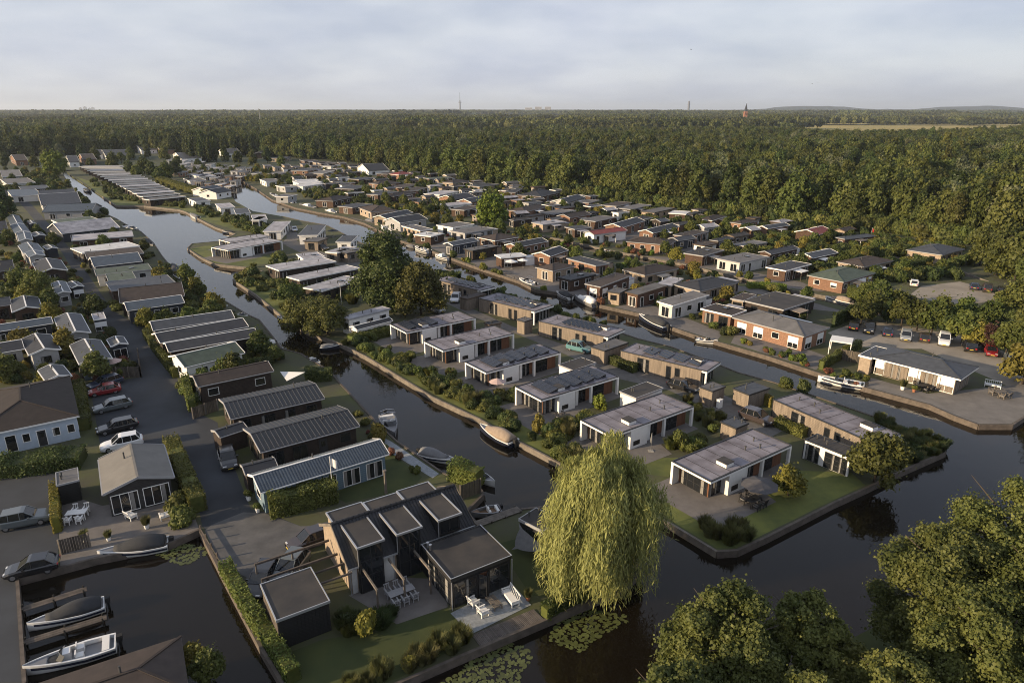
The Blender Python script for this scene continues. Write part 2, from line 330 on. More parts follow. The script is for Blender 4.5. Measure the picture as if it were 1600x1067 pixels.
LBANK = [(868,790),(815,796),(750,823),(728,800),(755,772),(752,766),(690,738),(620,690),(590,662),(562,632),(530,598),(515,580),(490,565),(470,553),(440,545),(425,525),(405,500),(387,492),(354,472),(325,458),(309,450),(283,432),(268,418),(253,400),(240,380),(220,362),(195,350),(182,342),(150,328),(130,312),(105,283),(98,272)]
INLET = [('w',-36,14),(38,1067),(27,905),(150,872),(262,850),(312,827),(346,894),(411,1017),(441,1067),(475,1130),(625,1066),(851,969),(921,940),(975,915),(1000,893),(985,862),(935,822)]
land('ground_left', INLET + LBANK + [('w',-300,470),('w',-1200,470),('w',-1200,14)], 'soil')
MBANK1 = [(1120,862),(1052,821),(1000,795),(900,737),(806,688),(750,655),(675,620),(648,603),(572,557),(531,537),(483,520),(448,500),(400,461),(364,437),(374,431),(410,424),(385,418),(336,413),(310,400),(293,388),(300,381),(345,377),(368,366),(338,356),(320,347),(290,331),(280,328),(225,322),(182,322),(160,307),(135,290),(110,274),(104,268)]
MBANK2 = [(345,278),(358,300),(368,315),(395,330),(440,338),(470,345),(510,352),(530,362),(560,378),(600,396),(640,413),(704,428),(774,453),(856,481),(886,489),(975,522),(995,529),(1048,542),(1116,567),(1152,582),(1210,598),(1252,612),(1368,652),(1410,668),(1481,694)]
MTIP = [(1477,706),(1397,741),(1355,762),(1300,787),(1200,838),(1152,860)]
land('ground_middle', MBANK1 + [('w',-285,470),('w',-180,470)] + MBANK2 + MTIP, 'soil')
RBANK = [(372,279),(400,295),(425,312),(462,325),(497,332),(537,339),(570,349),(600,364),(626,376),(672,391),(740,416),(810,439),(838,453),(914,463),(934,476),(1002,491),(1043,509),(1086,524),(1141,540),(1200,557),(1276,582),(1352,606),(1453,633),(1491,650),(1529,664),(1582,664),(1600,652)]
C3 = [(815,363),(880,378),(962,396),(1053,412),(1110,426),(1172,440),(1236,456),(1290,466),(1350,482),(1400,500)]
C4 = [(1185,373),(1260,382),(1340,392),(1420,408),(1500,426),(1545,440)]
def off(l, d): return [l[0]] + [(x, y + d) for x, y in l[1:-1]] + [l[-1]]
SPL3 = [(385,279),(600,322)]; SPL4 = [(395,277),(800,332)]
land('ground_right', RBANK + [('w',260,95),('w',260,125)] + off(C3, 5)[::-1] + SPL3[::-1], 'soil')
land('ground_right_middle', SPL3 + off(C3, -3) + [('w',260,125),('w',260,165)] + off(C4, 4)[::-1] + SPL4[::-1], 'soil')
land('ground_right_back', SPL4 + off(C4, -2.5) + [('w',260,165),('w',1200,165),('w',1200,470),('w',-178,470)], 'soil')
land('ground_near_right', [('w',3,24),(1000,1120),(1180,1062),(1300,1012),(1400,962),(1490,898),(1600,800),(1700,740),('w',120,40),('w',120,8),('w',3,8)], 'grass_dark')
tag(MB().quad((-30000,470,-.03),(30000,470,-.03),(30000,45000,-.03),(-30000,45000,-.03)).build('ground_far', 'farland'), kind='structure')
tag(MB().quad((-1300,-40,-.62),(1300,-40,-.62),(1300,480,-.62),(-1300,480,-.62)).build('water', 'water'), kind='structure')
def bank(name, pts, m='timber_pale', w=.13, h=.10, lo=-.9):
    P = [Vector((*p, 0)) for p in wpts(pts)]; b = MB()
    for a, c in zip(P, P[1:]):
        d = (c - a).normalized(); n = Vector((-d.y, d.x, 0)) * w
        b.prism([tuple((a - n)[:2]), tuple((c - n)[:2]), tuple((c + n)[:2]), tuple((a + n)[:2])], lo, h + random.uniform(-.006, .006))
    return tag(b.build(name, m), kind='structure')
bank('quay_edge', INLET + LBANK[:2], 'timber'); bank('quay_edge', LBANK[2:], 'timber'); bank('quay_edge', MBANK1[:30], 'timber_pale'); bank('quay_edge', MBANK2[4:], 'timber'); bank('quay_edge', MTIP + MBANK1[:1], 'timber'); bank('quay_edge', RBANK, 'timber')
bank('quay_edge', off(C3, 5), 'timber', .14); bank('quay_edge', off(C3, -3), 'timber_pale', .14); bank('quay_edge', off(C4, -2.5), 'timber_pale', .14)
# roads, lots and lawns
sheet('road', [(20,305),(42,330),(70,365),(97,395),(139,463),(162,511),(200,552),(215,590),(140,600),(158,705),(258,700),(268,715),(300,740),(316,822),(400,905),(440,872),(505,850),(512,820),(470,822),(415,800),(392,795),(362,720),(345,700),(340,660),(300,640),(299,633),(266,572),(223,512),(177,486),(149,446),(119,400),(85,360),(50,320),(30,305)], 'asphalt', .006)
sheet('road', [(-80,740),(85,733),(92,780),(91,885),(29,904.5),(40,1066),(-90,1066)], 'asphalt', .010)
sheet('gravel_yard', [(320,829),(343,880),(405,912),(440,872),(508,850),(512,820),(470,822),(415,802),(380,800),(330,820)], 'gravel', .012)
sheet('patio', [(90,768),(94,884),(150,871),(262,849),(311,826.5),(298,790),(270,770),(160,790)], 'paving', .014)
sheet('road', [(455,352),(470,372),(452,385),(440,380),(448,372),(447,360)], 'brickroad', .006)
sheet('road', [(447,384),(480,400),(520,412),(560,425),(640,462),(676,468),(690,470),(740,495),(865,545),(960,590),(1045,610),(1085,628),(1130,650),(1200,685),(1225,672),(1215,655),(1150,625),(1080,597),(1000,580),(925,550),(880,538),(800,510),(760,492),(690,462),(650,447),(570,412),(520,400),(480,385),(455,372)], 'brickroad', .010)
sheet('quay_path', [(600,684),(612,690),(686,740),(676,747),(598,700)], 'patio', .016)
sheet('car_park', [(1293,520),(1345,500),(1420,510),(1500,525),(1600,560),(1600,615),(1545,590),(1440,545),(1380,545),(1330,540)], 'lot', .008)
sheet('car_park', [(1420,462),(1440,447),(1500,440),(1545,452),(1570,470),(1500,476),(1455,470)], 'lot', .008)
sheet('lawn', [(440,1040),(475,1110),(625,1058),(735,1000),(700,950),(640,965),(580,985),(500,1000),(450,1020)], 'grass_dark', .008)  # shade over this lawn is put into the darker grass colour
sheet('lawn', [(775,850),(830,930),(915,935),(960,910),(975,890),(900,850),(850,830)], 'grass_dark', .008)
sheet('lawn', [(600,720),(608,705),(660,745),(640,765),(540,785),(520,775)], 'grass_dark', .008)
sheet('lawn', [(0,430),(18,430),(20,455),(0,470),(-30,460)], 'grass', .008)
sheet('lawn', [(1056,818),(1120,856),(1150,856),(1296,784),(1352,758),(1330,738),(1250,735),(1190,775),(1130,815),(1060,780),(1020,790)], 'grass', .008)
sheet('lawn', [(1000,740),(1045,745),(1060,715),(1010,716)], 'grass', .016)
sheet('lawn', [(572,555),(648,600),(750,652),(806,684),(900,733),(930,725),(905,690),(830,660),(745,610),(690,575),(620,545),(580,540)], 'grass', .008)
sheet('lawn', [(296,389),(336,411),(385,416),(440,410),(445,400),(360,402),(345,385),(320,384)], 'grass', .010)
sheet('lawn', [(366,438),(400,459),(448,498),(480,498),(440,455),(420,425),(395,425)], 'grass', .008)
sheet('lawn', [(160,306),(182,321),(225,320),(280,326),(320,345),(368,360),(420,365),(400,350),(330,330),(250,315),(180,300),(140,283),(118,276)], 'grass', .008)
sheet('terrace', [(704,958),(736,991),(830,945),(798,910)], 'patio', .03, 'p')
sheet('terrace', [(545,930),(620,975),(700,948),(690,905),(600,900)], 'paving', .016, 'p')
sheet('terrace', [(1352,604),(1360,590),(1450,615),(1600,600),(1600,650),(1580,662),(1529,662),(1491,648),(1453,631)], 'stonedeck', .012)
sheet('terrace', [(1142,536),(1150,520),(1260,545),(1300,560),(1275,578),(1200,554)], 'paving', .012)
for pts in ([(960,480),(1000,470),(1080,500),(1130,520),(1120,532),(1040,507),(1000,489)], [(620,360),(700,370),(800,400),(900,440),(930,470),(840,450),(740,412),(672,388)], [(1000,400),(1060,402),(1150,420),(1250,440),(1290,456),(1230,450),(1110,421),(1010,402)],
            [(880,350),(1000,352),(1150,385),(1180,398),(1060,392),(960,380)], [(1100,440),(1180,450),(1260,470),(1330,490),(1240,480),(1130,455)]):
    sheet('terrace', pts, 'paving', .010)
# ---------------------------------------------------------------- houses
WINC = {}
def winmesh(kind, w, h, style):
    key = (kind, round(w, 1), round(h, 1), style)
    if key in WINC: return WINC[key]
    w, h = key[1], key[2]; fr = 'trim_white' if style in 'ws' else 'trim_dark'; t = .07
    b = MB()       # local: x along the wall, y outwards (negative = out), z up from the sill
    b.box(-w/2, -.05, 0, -w/2+t, 0, h); b.box(w/2-t, -.05, 0, w/2, 0, h); b.box(-w/2+t, -.05, 0, w/2-t, 0, t); b.box(-w/2+t, -.05, h-t, w/2-t, 0, h)
    n = max(1, round(w / .95))
    for i in range(1, n): x = -w/2 + w * i / n; b.box(x-.03, -.045, t, x+.03, 0, h-t)
    if kind == 'glazing':
        for z in (h * .36, h * .68): b.box(-w/2+t, -.042, z-.02, w/2-t, 0, z+.02)
    p = MB().box(-w/2+t, -.028, t, w/2-t, -.004, h-t); curt_ = MB(); rc_ = random.Random(int(w * 10))
    for i in range(n):
        if n == 1 or rc_.random() < .7:
            x = -w/2 + w * i / n + t; ww = (w / n - 2 * t) * rc_.uniform(.2, .5); curt_.box(x, -.036, t, x + ww, -.029, h-t)
    r = (b.mesh('window', fr), p.mesh('pane', 'glass'), MB().box(-w/2+t, -.04, h*.45, w/2-t, -.029, h-t).mesh('shutter', 'shutter'), curt_.mesh('curtain', 'curtain'))
    WINC[key] = r; return r
def window(parent, x, y, z, rz, w, h, kind='window', style='w', shut=0, curt=0, name='window'):
    f, p, s, c = winmesh(kind, w, h, style); o = link(name, f, parent, (x, y, z), rz); link('pane', p, o)
    if shut: link('shutter', s, o)
    elif curt: link('curtain', c, o)
    return o
def doorway(parent, x, y, rz, style, h=2.05):
    key = ('door', style)
    if key not in WINC:
        b = MB().box(-.5, -.05, 0, -.42, 0, h).box(.42, -.05, 0, .5, 0, h).box(-.42, -.05, h-.08, .42, 0, h)
        WINC[key] = (b.mesh('door_frame', 'trim_white' if style in 'ws' else 'trim_dark'), MB().box(-.42, -.035, .02, .42, -.004, h-.08).mesh('door', 'shutter' if style == 's' else 'door_dark'), MB().box(-.25, -.042, 1.1, .25, -.036, 1.75).mesh('door_window', 'glass'))
    a, d, g = WINC[key]; o = link('door', d, parent, (x, y, .05), rz); link('frame', a, o); link('door_window', g, o)
def side(parent, x0, y0, x1, y1, hw, style, rnd, dens=1.0, dist=100):
    L = math.hypot(x1 - x0, y1 - y0); rz = math.atan2(y1 - y0, x1 - x0); slot = 2.6 / dens if dist < 220 else 4.2
    n = int((L - .6) / slot)
    if n < 1:
        if L > 1.6: n = 1
        else: return
    done = 0
    for i in range(n):
        t = (i + .5) / n; x, y = x0 + (x1 - x0) * t, y0 + (y1 - y0) * t; k = rnd.random()
        if k < .16 and n > 2 and not done: doorway(parent, x, y, rz, style); done = 1
        elif k < .50: window(parent, x, y, .12, rz, min(slot * .8, 1.9), min(2.1, hw - .35), 'window', style, style == 's', rnd.random() < .5)
        elif k < .93: window(parent, x, y, .95, rz, min(slot * .6, 1.4), min(1.15, hw - 1.2), 'window', style, style == 's' and rnd.random() < .6, rnd.random() < .3)
ROW_L = 'row between the left lane and canal'; ROW1 = 'row on the far bank of the middle canal'; ROW2 = 'second row beyond the middle canal'; ROW3 = 'third row, towards the forest'; ROW4 = 'back row along the forest edge'
RECTS = []      # footprints, for keeping shrubs out of houses
ALLH = []
def nth(n): return '%d%s' % (n, 'th' if 10 <= n % 100 <= 20 else {1: 'st', 2: 'nd', 3: 'rd'}.get(n % 10, 'th'))
ORD = 'first second third fourth fifth sixth seventh eighth ninth tenth eleventh twelfth thirteenth fourteenth fifteenth sixteenth seventeenth eighteenth nineteenth twentieth 21st 22nd 23rd 24th 25th 26th 27th 28th 29th 30th 31st 32nd 33rd 34th 35th 36th 37th 38th 39th 40th'.split() + [nth(k) for k in range(41, 141)]
WORD = dict(wall_charcoal='charcoal', wall_tan='tan', wall_brick='orange brick', wall_brown='brown timber', wall_darkbrown='dark brown', wall_redwood='reddish timber', wall_wood='pale timber', wall_cedar='cedar', wall_white='white', wall_grey='grey', wall_palegrey='pale grey', wall_navy='navy', wall_blue='blue', wall_black='black', wall_paleblue='pale blue',
  roof_slate='slate grey', roof_dark='near-black', roof_brown='brown', roof_grey='grey', roof_pale='pale grey', roof_lilac='pale grey', roof_white='whitish', roof_green='dull green', roof_red='dark red', roof_redtile='red tiled', roof_bluegrey='blue-grey', roof_beige='beige', roof_metal='black metal', roof_felt='dark felt')
KW = dict(flat='flat', gy='gabled', gx='gabled', hip='hipped', mono='sloping')
def rect(r, A, B, C, z):
    a, b, c = Q(r, A, z), Q(r, B, z), Q(r, C, z); u, v = b - a, c - b
    if u.length > v.length:
        ud = u.normalized(); vd = Vector((-ud.y, ud.x, 0)); la, lb = u.length, abs(v.dot(vd))
    else:
        vd = v.normalized(); ud = Vector((vd.y, -vd.x, 0)); lb, la = v.length, abs(u.dot(ud))
    la, lb = max(la, 2.0), max(lb, 2.0); ctr = b - ud * la / 2 + vd * lb / 2
    return ctr, math.atan2(ud.y, ud.x), la, lb
def house(row, r, A, B, C, roof='flat', wall='tan', rm='dark', trim='grey', st='w', z=2.75, rise=None, name='bungalow', over=.35, win=1.0, label=None, fas=.28, chim=None, cat=None):
    ctr, rz, a, b = rect(r, A, B, C, z); rnd = random.Random(int(ctr.x * 13 + ctr.y * 7))
    o = empty(name, (ctr.x, ctr.y, 0), rz); wall_, rm_, tr_ = 'wall_' + wall, 'roof_' + rm, 'trim_' + trim
    RECTS.append((ctr.x, ctr.y, rz, a / 2 + .6, b / 2 + .6)); ALLH.append(dict(o=o, row=row, px=REG[r][0] + B[0] / REG[r][2], wall=wall_, rm=rm_, roof=roof, label=label, name=name, cat=cat))
    over = min(over, a * .1, b * .1); x1, y1 = a / 2 - over, b / 2 - over; dist = ctr.length
    z0 = -.05; X, Y = a / 2, b / 2
    if roof == 'flat':
        MB().box(-x1, -y1, z0, x1, y1, z - fas).build('wall', wall_, o)
        ro = MB().box(-X + .05, -Y + .05, z - fas + .01, X - .05, Y - .05, z - .05).build('roof', rm_, o)
        f = MB(); t = .09
        f.box(-X, -Y, z - fas, X, -Y + t, z); f.box(-X, Y - t, z - fas, X, Y, z); f.box(-X, -Y + t, z - fas, -X + t, Y - t, z); f.box(X - t, -Y + t, z - fas, X, Y - t, z)
        f.build('fascia', tr_, o)
        if dist < 230:
            for _ in range(2):
                px, py = rnd.uniform(-.7, .7) * X, rnd.uniform(-.7, .7) * Y
                MB().tube([(px, py, z - .06), (px, py, z + .35)], .07, 7).tube([(px, py, z + .35), (px, py, z + .45)], .12, 7).build('vent_pipe', 'vent', ro)
            if rnd.random() < .4 and min(a, b) > 3.4: MB().box(-.5, Y * .3 - .5, z - .06, .5, Y * .3 + .5, z + .16).build('skylight', 'glass', ro)
    else:
        gx = roof == 'gx'; half = (Y if gx else X)
        rise = rise if rise is not None else half * (.30 if roof in ('gy', 'gx') else .26); th = .16; sl = rise / half; ze = z
        w = MB(); hw = half - over; zr = ze + sl * over - .04; zt = ze + rise - .05
        if roof in ('gy', 'gx'):
            prof = [(-hw, z0), (hw, z0), (hw, zr), (0, zt), (-hw, zr)]; e = x1 if gx else y1
            n = 0
            S = lambda q, d: [(d, q_[0], q_[1]) if gx else (q_[0], d, q_[1]) for q_ in q]
            w.loft([S(prof, -e), S(prof, e)]); E_ = X if gx else Y
            w.build('wall', wall_, o); rr = MB()
            for s in (-1, 1):
                p = [(-E_, s * half, ze), (E_, s * half, ze), (E_, 0, ze + rise), (-E_, 0, ze + rise)]
                if not gx: p = [(q[1], q[0], q[2]) for q in p]
                if (s > 0) != gx: p.reverse()
                rr.slab([(q[0], q[1], q[2] + th * .5) for q in p], th)
            ro = rr.build('roof', rm_, o)
            for e2 in (-1, 1):
                tb = MB()
                for s in (-1, 1):
                    a_ = (e2 * (E_ + .03), s * half, ze + .02); b_ = (e2 * (E_ + .03), 0, ze + rise + .02)
                    if not gx: a_, b_ = (a_[1], a_[0], a_[2]), (b_[1], b_[0], b_[2])
                    tb.bar(a_, b_, .07, .24)
                tb.build('bargeboard', tr_, o)
            rc = MB(); q0, q1 = ((-E_, 0, ze + rise + .09), (E_, 0, ze + rise + .09)); 
            if not gx: q0, q1 = (0, -E_, ze + rise + .09), (0, E_, ze + rise + .09)
            rc.bar(q0, q1, .22, .06).build('ridge_cap', tr_ if trim == 'white' else rm_, ro)
            for s in (-1, 1):
                g0, g1 = ((-E_, s * (half + .06), ze - .02), (E_, s * (half + .06), ze - .02))
                if not gx: g0, g1 = (g0[1], g0[0], g0[2]), (g1[1], g1[0], g1[2])
                if dist < 260: MB().bar(g0, g1, .12, .10).build('gutter', tr_, o)
        elif roof == 'hip':
            w.box(-x1, -y1, z0, x1, y1, ze - .02).build('wall', wall_, o); rr = MB()
            if b >= a: m0, m1 = (0, -Y + X, ze + rise), (0, Y - X, ze + rise)
            else: rise = Y * .26; m0, m1 = (-X + Y, 0, ze + rise), (X - Y, 0, ze + rise)
            c = [(-X, -Y, ze), (X, -Y, ze), (X, Y, ze), (-X, Y, ze)]
            if b >= a: fs = ((c[0], c[1], m0), (c[1], c[2], m1, m0), (c[2], c[3], m1), (c[3], c[0], m0, m1))
            else: fs = ((c[0], c[1], m1, m0), (c[1], c[2], m1), (c[2], c[3], m0, m1), (c[3], c[0], m0))
            for f in fs: rr.quad(*f)
            rr.quad(*[(q[0], q[1], q[2]) for q in c[::-1]]); ro = rr.build('roof', rm_, o); t = .08; f = MB()
            f.box(-X, -Y, z - .2, X, -Y + t, z); f.box(-X, Y - t, z - .2, X, Y, z); f.box(-X, -Y + t, z - .2, -X + t, Y - t, z); f.box(X - t, -Y + t, z - .2, X, Y - t, z); f.build('fascia', tr_, o)
            rc = MB()
            for k, q in enumerate(c):
                mm = (m0, m0, m1, m1)[k] if b >= a else (m0, m1, m1, m0)[k]; rc.bar((q[0], q[1], q[2] + .02), (mm[0], mm[1], mm[2] + .02), .2, .06)
            rc.bar(m0, m1, .2, .08).build('ridge_cap', rm_, ro)
        elif roof == 'mono':
            rise = rise or .5; S = lambda x: [(x, -y1, z0), (x, y1, z0), (x, y1, ze + rise - .06), (x, -y1, ze - .06)]
            w.loft([S(-x1), S(x1)]).build('wall', wall_, o)
            ro = MB().slab([(-X, -Y, ze + .08), (X, -Y, ze + .08), (X, Y, ze + rise + .08), (-X, Y, ze + rise + .08)], .16).build('roof', rm_, o)
            MB().bar((-X, -Y, ze), (X, -Y, ze), .06, .24).bar((X, -Y, ze), (X, Y, ze + rise), .06, .24).bar((-X, -Y, ze), (-X, Y, ze + rise), .06, .24).build('fascia', tr_, o)
        if dist < 230:
            px, py = rnd.uniform(-.3, .3) * X, rnd.uniform(-.6, .6) * Y; MB().tube([(px, py, z), (px, py, z + rise + .55)], .08, 7).build('flue', 'vent', ro)
    hw = z - .35
    if win:
        side(o, -x1, -y1, x1, -y1, hw, st, rnd, win, dist); side(o, x1, -y1, x1, y1, hw, st, rnd, win, dist)
        if dist < 120: side(o, -x1, y1, -x1, -y1, hw, st, rnd, .6, dist)
    if row in (ROW1, ROW2, ROW3, ROW4):
        q = rnd.random(); ww, dd = x1 * rnd.uniform(.9, 1.5), rnd.uniform(1.6, 3.0); hx_ = z - rnd.uniform(.3, .7); xo = rnd.uniform(-.3, .3) * x1
        if q < .65:
            e = MB().box(xo - ww / 2, y1 + .002, z0, xo + ww / 2, y1 + dd, hx_ - .1).build('extension', rnd.choice([wall_, 'wall_white', 'wall_darkbrown', 'wall_tan']), o)
            MB().box(xo - ww / 2 - .12, y1 + .36, hx_ - .098, xo + ww / 2 + .12, y1 + dd + .12, hx_ + .04).build('extension_roof', rnd.choice(['roof_grey', 'roof_felt', 'roof_pale', 'roof_white']), e)
            RECTS.append((ctr.x - (y1 + dd / 2) * math.sin(rz), ctr.y + (y1 + dd / 2) * math.cos(rz), rz, ww / 2, dd / 2))
        if q > .4 and row != ROW1:
            yo = rnd.uniform(-.4, .2) * y1; c_ = MB().slab([(x1 + .38, yo - 1.6, 2.35), (x1 + 2.5, yo - 1.6, 2.2), (x1 + 2.5, yo + 1.6, 2.2), (x1 + .38, yo + 1.6, 2.35)], .07).build('canopy', rnd.choice(['canvas_white', 'canvas_grey', 'timber_pale', 'roof_pale', 'canvas_tan']), o)
            for yy in (yo - 1.5, yo + 1.5): MB().box(x1 + 2.35, yy - .05, 0, x1 + 2.45, yy + .05, 2.14).build('post', rnd.choice(['trim_white', 'timber']), c_)
    o['_a'], o['_b'] = a, b
    return o
# rows of houses: (region, A, B, C of the roof outline as seen, roof, wall, roof material, trim, window style)
for h in [
 ('r1',(0,505),(10,545),(130,520),'flat','grey','grey','white','w'), ('r1',(0,560),(40,590),(205,570),'flat','palegrey','grey','white','w'), ('r1',(115,605),(130,625),(310,615),'flat','brown','slate','grey','w'),
 ('r1',(40,628),(75,668),(245,640),'flat','white','bluegrey','white','w'), ('r1',(240,655),(255,675),(470,655),'gy','grey','slate','grey','w'), ('r1',(240,690),(260,725),(505,705),'gy','palegrey','slate','white','w'),
 ('r1',(238,742),(262,768),(575,758),'gy','grey','bluegrey','grey','w'), ('r1',(318,815),(385,842),(625,812),'flat','white','green','white','w'), ('r1',(360,860),(385,902),(750,862),'gy','navy','pale','white','w'),
 ('r1',(400,912),(445,945),(835,915),'flat','redwood','pale','grey','w'), ('r1',(488,985),(512,1022),(875,975),'flat','darkbrown','white','white','d'),
 ('r5',(505,55),(535,95),(890,60),'flat','darkbrown','brown','grey','d'), ('r5',(555,104),(580,146),(880,112),'gy','navy','bluegrey','white','w'), ('r5',(568,160),(592,198),(940,160),'flat','palegrey','green','grey','w'),
 ('r5',(650,190),(668,236),(840,212),'flat','palegrey','green','grey','w'), ('r5',(665,238),(686,292),(1085,240),'flat','brown','slate','grey','d'), ('r5',(712,298),(740,370),(1140,325),'gy','darkbrown','brown','grey','d'),
 ('r5',(755,376),(785,418),(1140,368),'gy','navy','bluegrey','white','w'), ('r5',(900,493),(945,540),(1450,465),'gy','navy','slate','white','w'), ('r5',(955,560),(988,616),(1535,515),'gy','darkbrown','dark','white','d'),
 ('r5',(1000,622),(1042,672),(1600,574),'gy','darkbrown','dark','white','d'), ('r5',(1078,692),(1140,768),(1512,678),'gy','white','green','white','w'), ('r5',(1170,822),(1222,888),(1690,790),'gy','darkbrown','brown','grey','w')]:
    house(ROW_L, *h)
ROW_W = 'row left of the lane'
for h in [
 ('r1',(70,855),(150,840),(120,790),'gy','grey','bluegrey','white','w'), ('r1',(95,905),(190,890),(155,845),'gy','grey','bluegrey','white','w'), ('r1',(120,955),(205,940),(190,895),'gy','grey','bluegrey','white','w'), ('r1',(150,1030),(275,1012),(235,965),'gy','grey','bluegrey','white','w'),
 ('r5',(175,88),(278,76),(225,15),'gy','grey','bluegrey','white','w'), ('r5',(225,172),(418,168),(375,105),'gy','darkbrown','dark','white','d'), ('r5',(345,314),(440,304),(405,240),'gy','grey','bluegrey','white','w'),
 ('r5',(385,588),(560,552),(500,440),'gy','grey','slate','white','w'), ('r5',(485,738),(692,712),(620,600),'gy','blue','slate','white','w'), ('r5',(75,428),(258,402),(235,335),'gy','brown','slate','white','d'),
 ('r5',(-60,392),(70,380),(62,340),'gx','brown','slate','grey','d'), ('r5',(-100,560),(328,494),(305,462),'gx','navy','bluegrey','white','w'), ('r5',(180,692),(376,657),(312,566),'gy','grey','dark','white','d'), ('r5',(-60,690),(150,652),(130,600),'gx','grey','dark','white','d'),
 ('r5',(275,842),(442,820),(388,755),'gy','grey','slate','white','d'), ('r1',(-40,700),(60,690),(50,660),'gx','brown','dark','grey','w'), ('r1',(-40,900),(50,880),(40,845),'gx','grey','dark','grey','w'), ('r5',(-30,180),(90,165),(80,120),'gx','darkbrown','dark','grey','d')]:
    house(ROW_W, *h)
house(ROW_W, 's1', (-260,385), (566,225), (500,-60), 'hip', 'paleblue', 'umber', 'white', 'w', z=3.0, label='big pale blue bungalow with large dark brown hipped roof beside the parked cars', win=1.9)
house(ROW_W, 's1', (735,792), (1242,667), (1168,435), 'gy', 'charcoal', 'beige', 'grey', 'd', z=2.75, label='charcoal house with beige low gabled roof by the white car', win=0)
o = ALLH[-1]['o']; X_, Y_ = o['_a'] / 2, o['_b'] / 2
for x in (-X_ * .45, X_ * .45): window(o, x, -Y_ + .349, .15, 0, X_ * .78, 2.1, 'window', 'w', curt=1)
window(o, X_ - .349, 0, .9, math.pi / 2, 1.4, 1.1, 'window', 'w')
def shed(r, A, B, C, label, roof='flat', wall='black', rm='felt', trim='grey', z=2.4, st='d', name='shed', cat='shed', win=.8):
    return house(None, r, A, B, C, roof, wall, rm, trim, st, z=z, name=name, label=label, win=win, over=.12, cat=cat, fas=.2)
shed('s1', (398,718), (566,682), (556,592), 'black flat-roofed shed with grey roof beside the beige-roofed house', win=0, rm='grey')
shed('r5', (438,272), (518,266), (482,240), 'tiny navy garden shed with white trimmed gable and white door', 'gy', 'navy', 'slate', 'white', st='s')
shed('r5', (578,468), (656,462), (640,425), 'tall navy shed with flat white roof and white door by the lane', 'flat', 'navy', 'pale', 'white', st='s')
shed('r5', (688,642), (790,622), (762,580), 'grey gabled garden shed with white posts near the lane bend', 'gy', 'navy', 'slate', 'white', st='w')
shed('r1', (195,845), (228,838), (212,822), 'little dark garden shed with white trim, farthest along the lane', 'gy', 'navy', 'slate', 'white')
shed('r1', (215,920), (285,912), (262,895), 'small dark garden shed with white trim beside the grey chalets', 'gy', 'navy', 'slate', 'white')
shed('r1', (295,1000), (362,992), (335,975), 'small navy shed with white trimmed gable end at the lane edge', 'gy', 'navy', 'slate', 'white')
# the two black seam-metal roofed houses and the blue house by the near canal
def seams(o, n, a, b, z, rise, m='trim_dark'):
    hx = a / 2; bld = MB()
    for i in range(n + 1):
        y = -b / 2 + b * i / n
        for s in (-1, 1): bld.bar((s * hx, y, z + .10), (0, y, z + rise + .10), .05, .07)
    bld.build('roof_seam', m, [c for c in o.children if c.name.startswith('roof')][0])
for lab, A, B, C, n in (('dark timber house with black ribbed metal roof, farther of the pair', (160,192), (258,320), (884,182), 22), ('dark timber house with black ribbed metal roof, next to the blue house', (318,392), (457,542), (1117,366), 22)):
    o = house(None, 's3', A, B, C, 'gy', 'darkbrown', 'metal', 'grey', 'd', z=2.6, rise=.75, label=lab, name='house', win=1.2); seams(o, n, o['_a'], o['_b'], 2.6, .75, 'roof_slate')
o = house(None, 's3', (358,697), (457,812), (1314,552), 'gy', 'blue', 'bluegrey', 'white', 'w', z=2.6, rise=.85, label='long blue timber house with blue-grey tiled roof and white trim', name='house', win=1.1)
b_ = MB(); hx = o['_a'] / 2
for i in range(46):
    y = -o['_b'] / 2 + o['_b'] * (i + .5) / 46
    for s in (-1, 1): b_.bar((s * hx, y, 2.68), (0, y, 3.53), .13, .09)
b_.build('tile_rows', 'roof_bluegrey', [c for c in o.children if c.name.startswith('roof')][0])
shed('s3', (148,392), (186,442), (372,382), 'black timber carport shed beside the ribbed-roof houses', 'gy', 'darkbrown', 'metal', 'grey', z=2.3, win=0)
shed('s3', (303,632), (357,692), (572,636), 'black metal-roofed shed against the blue house', 'gy', 'darkbrown', 'metal', 'grey', z=2.3, win=0)
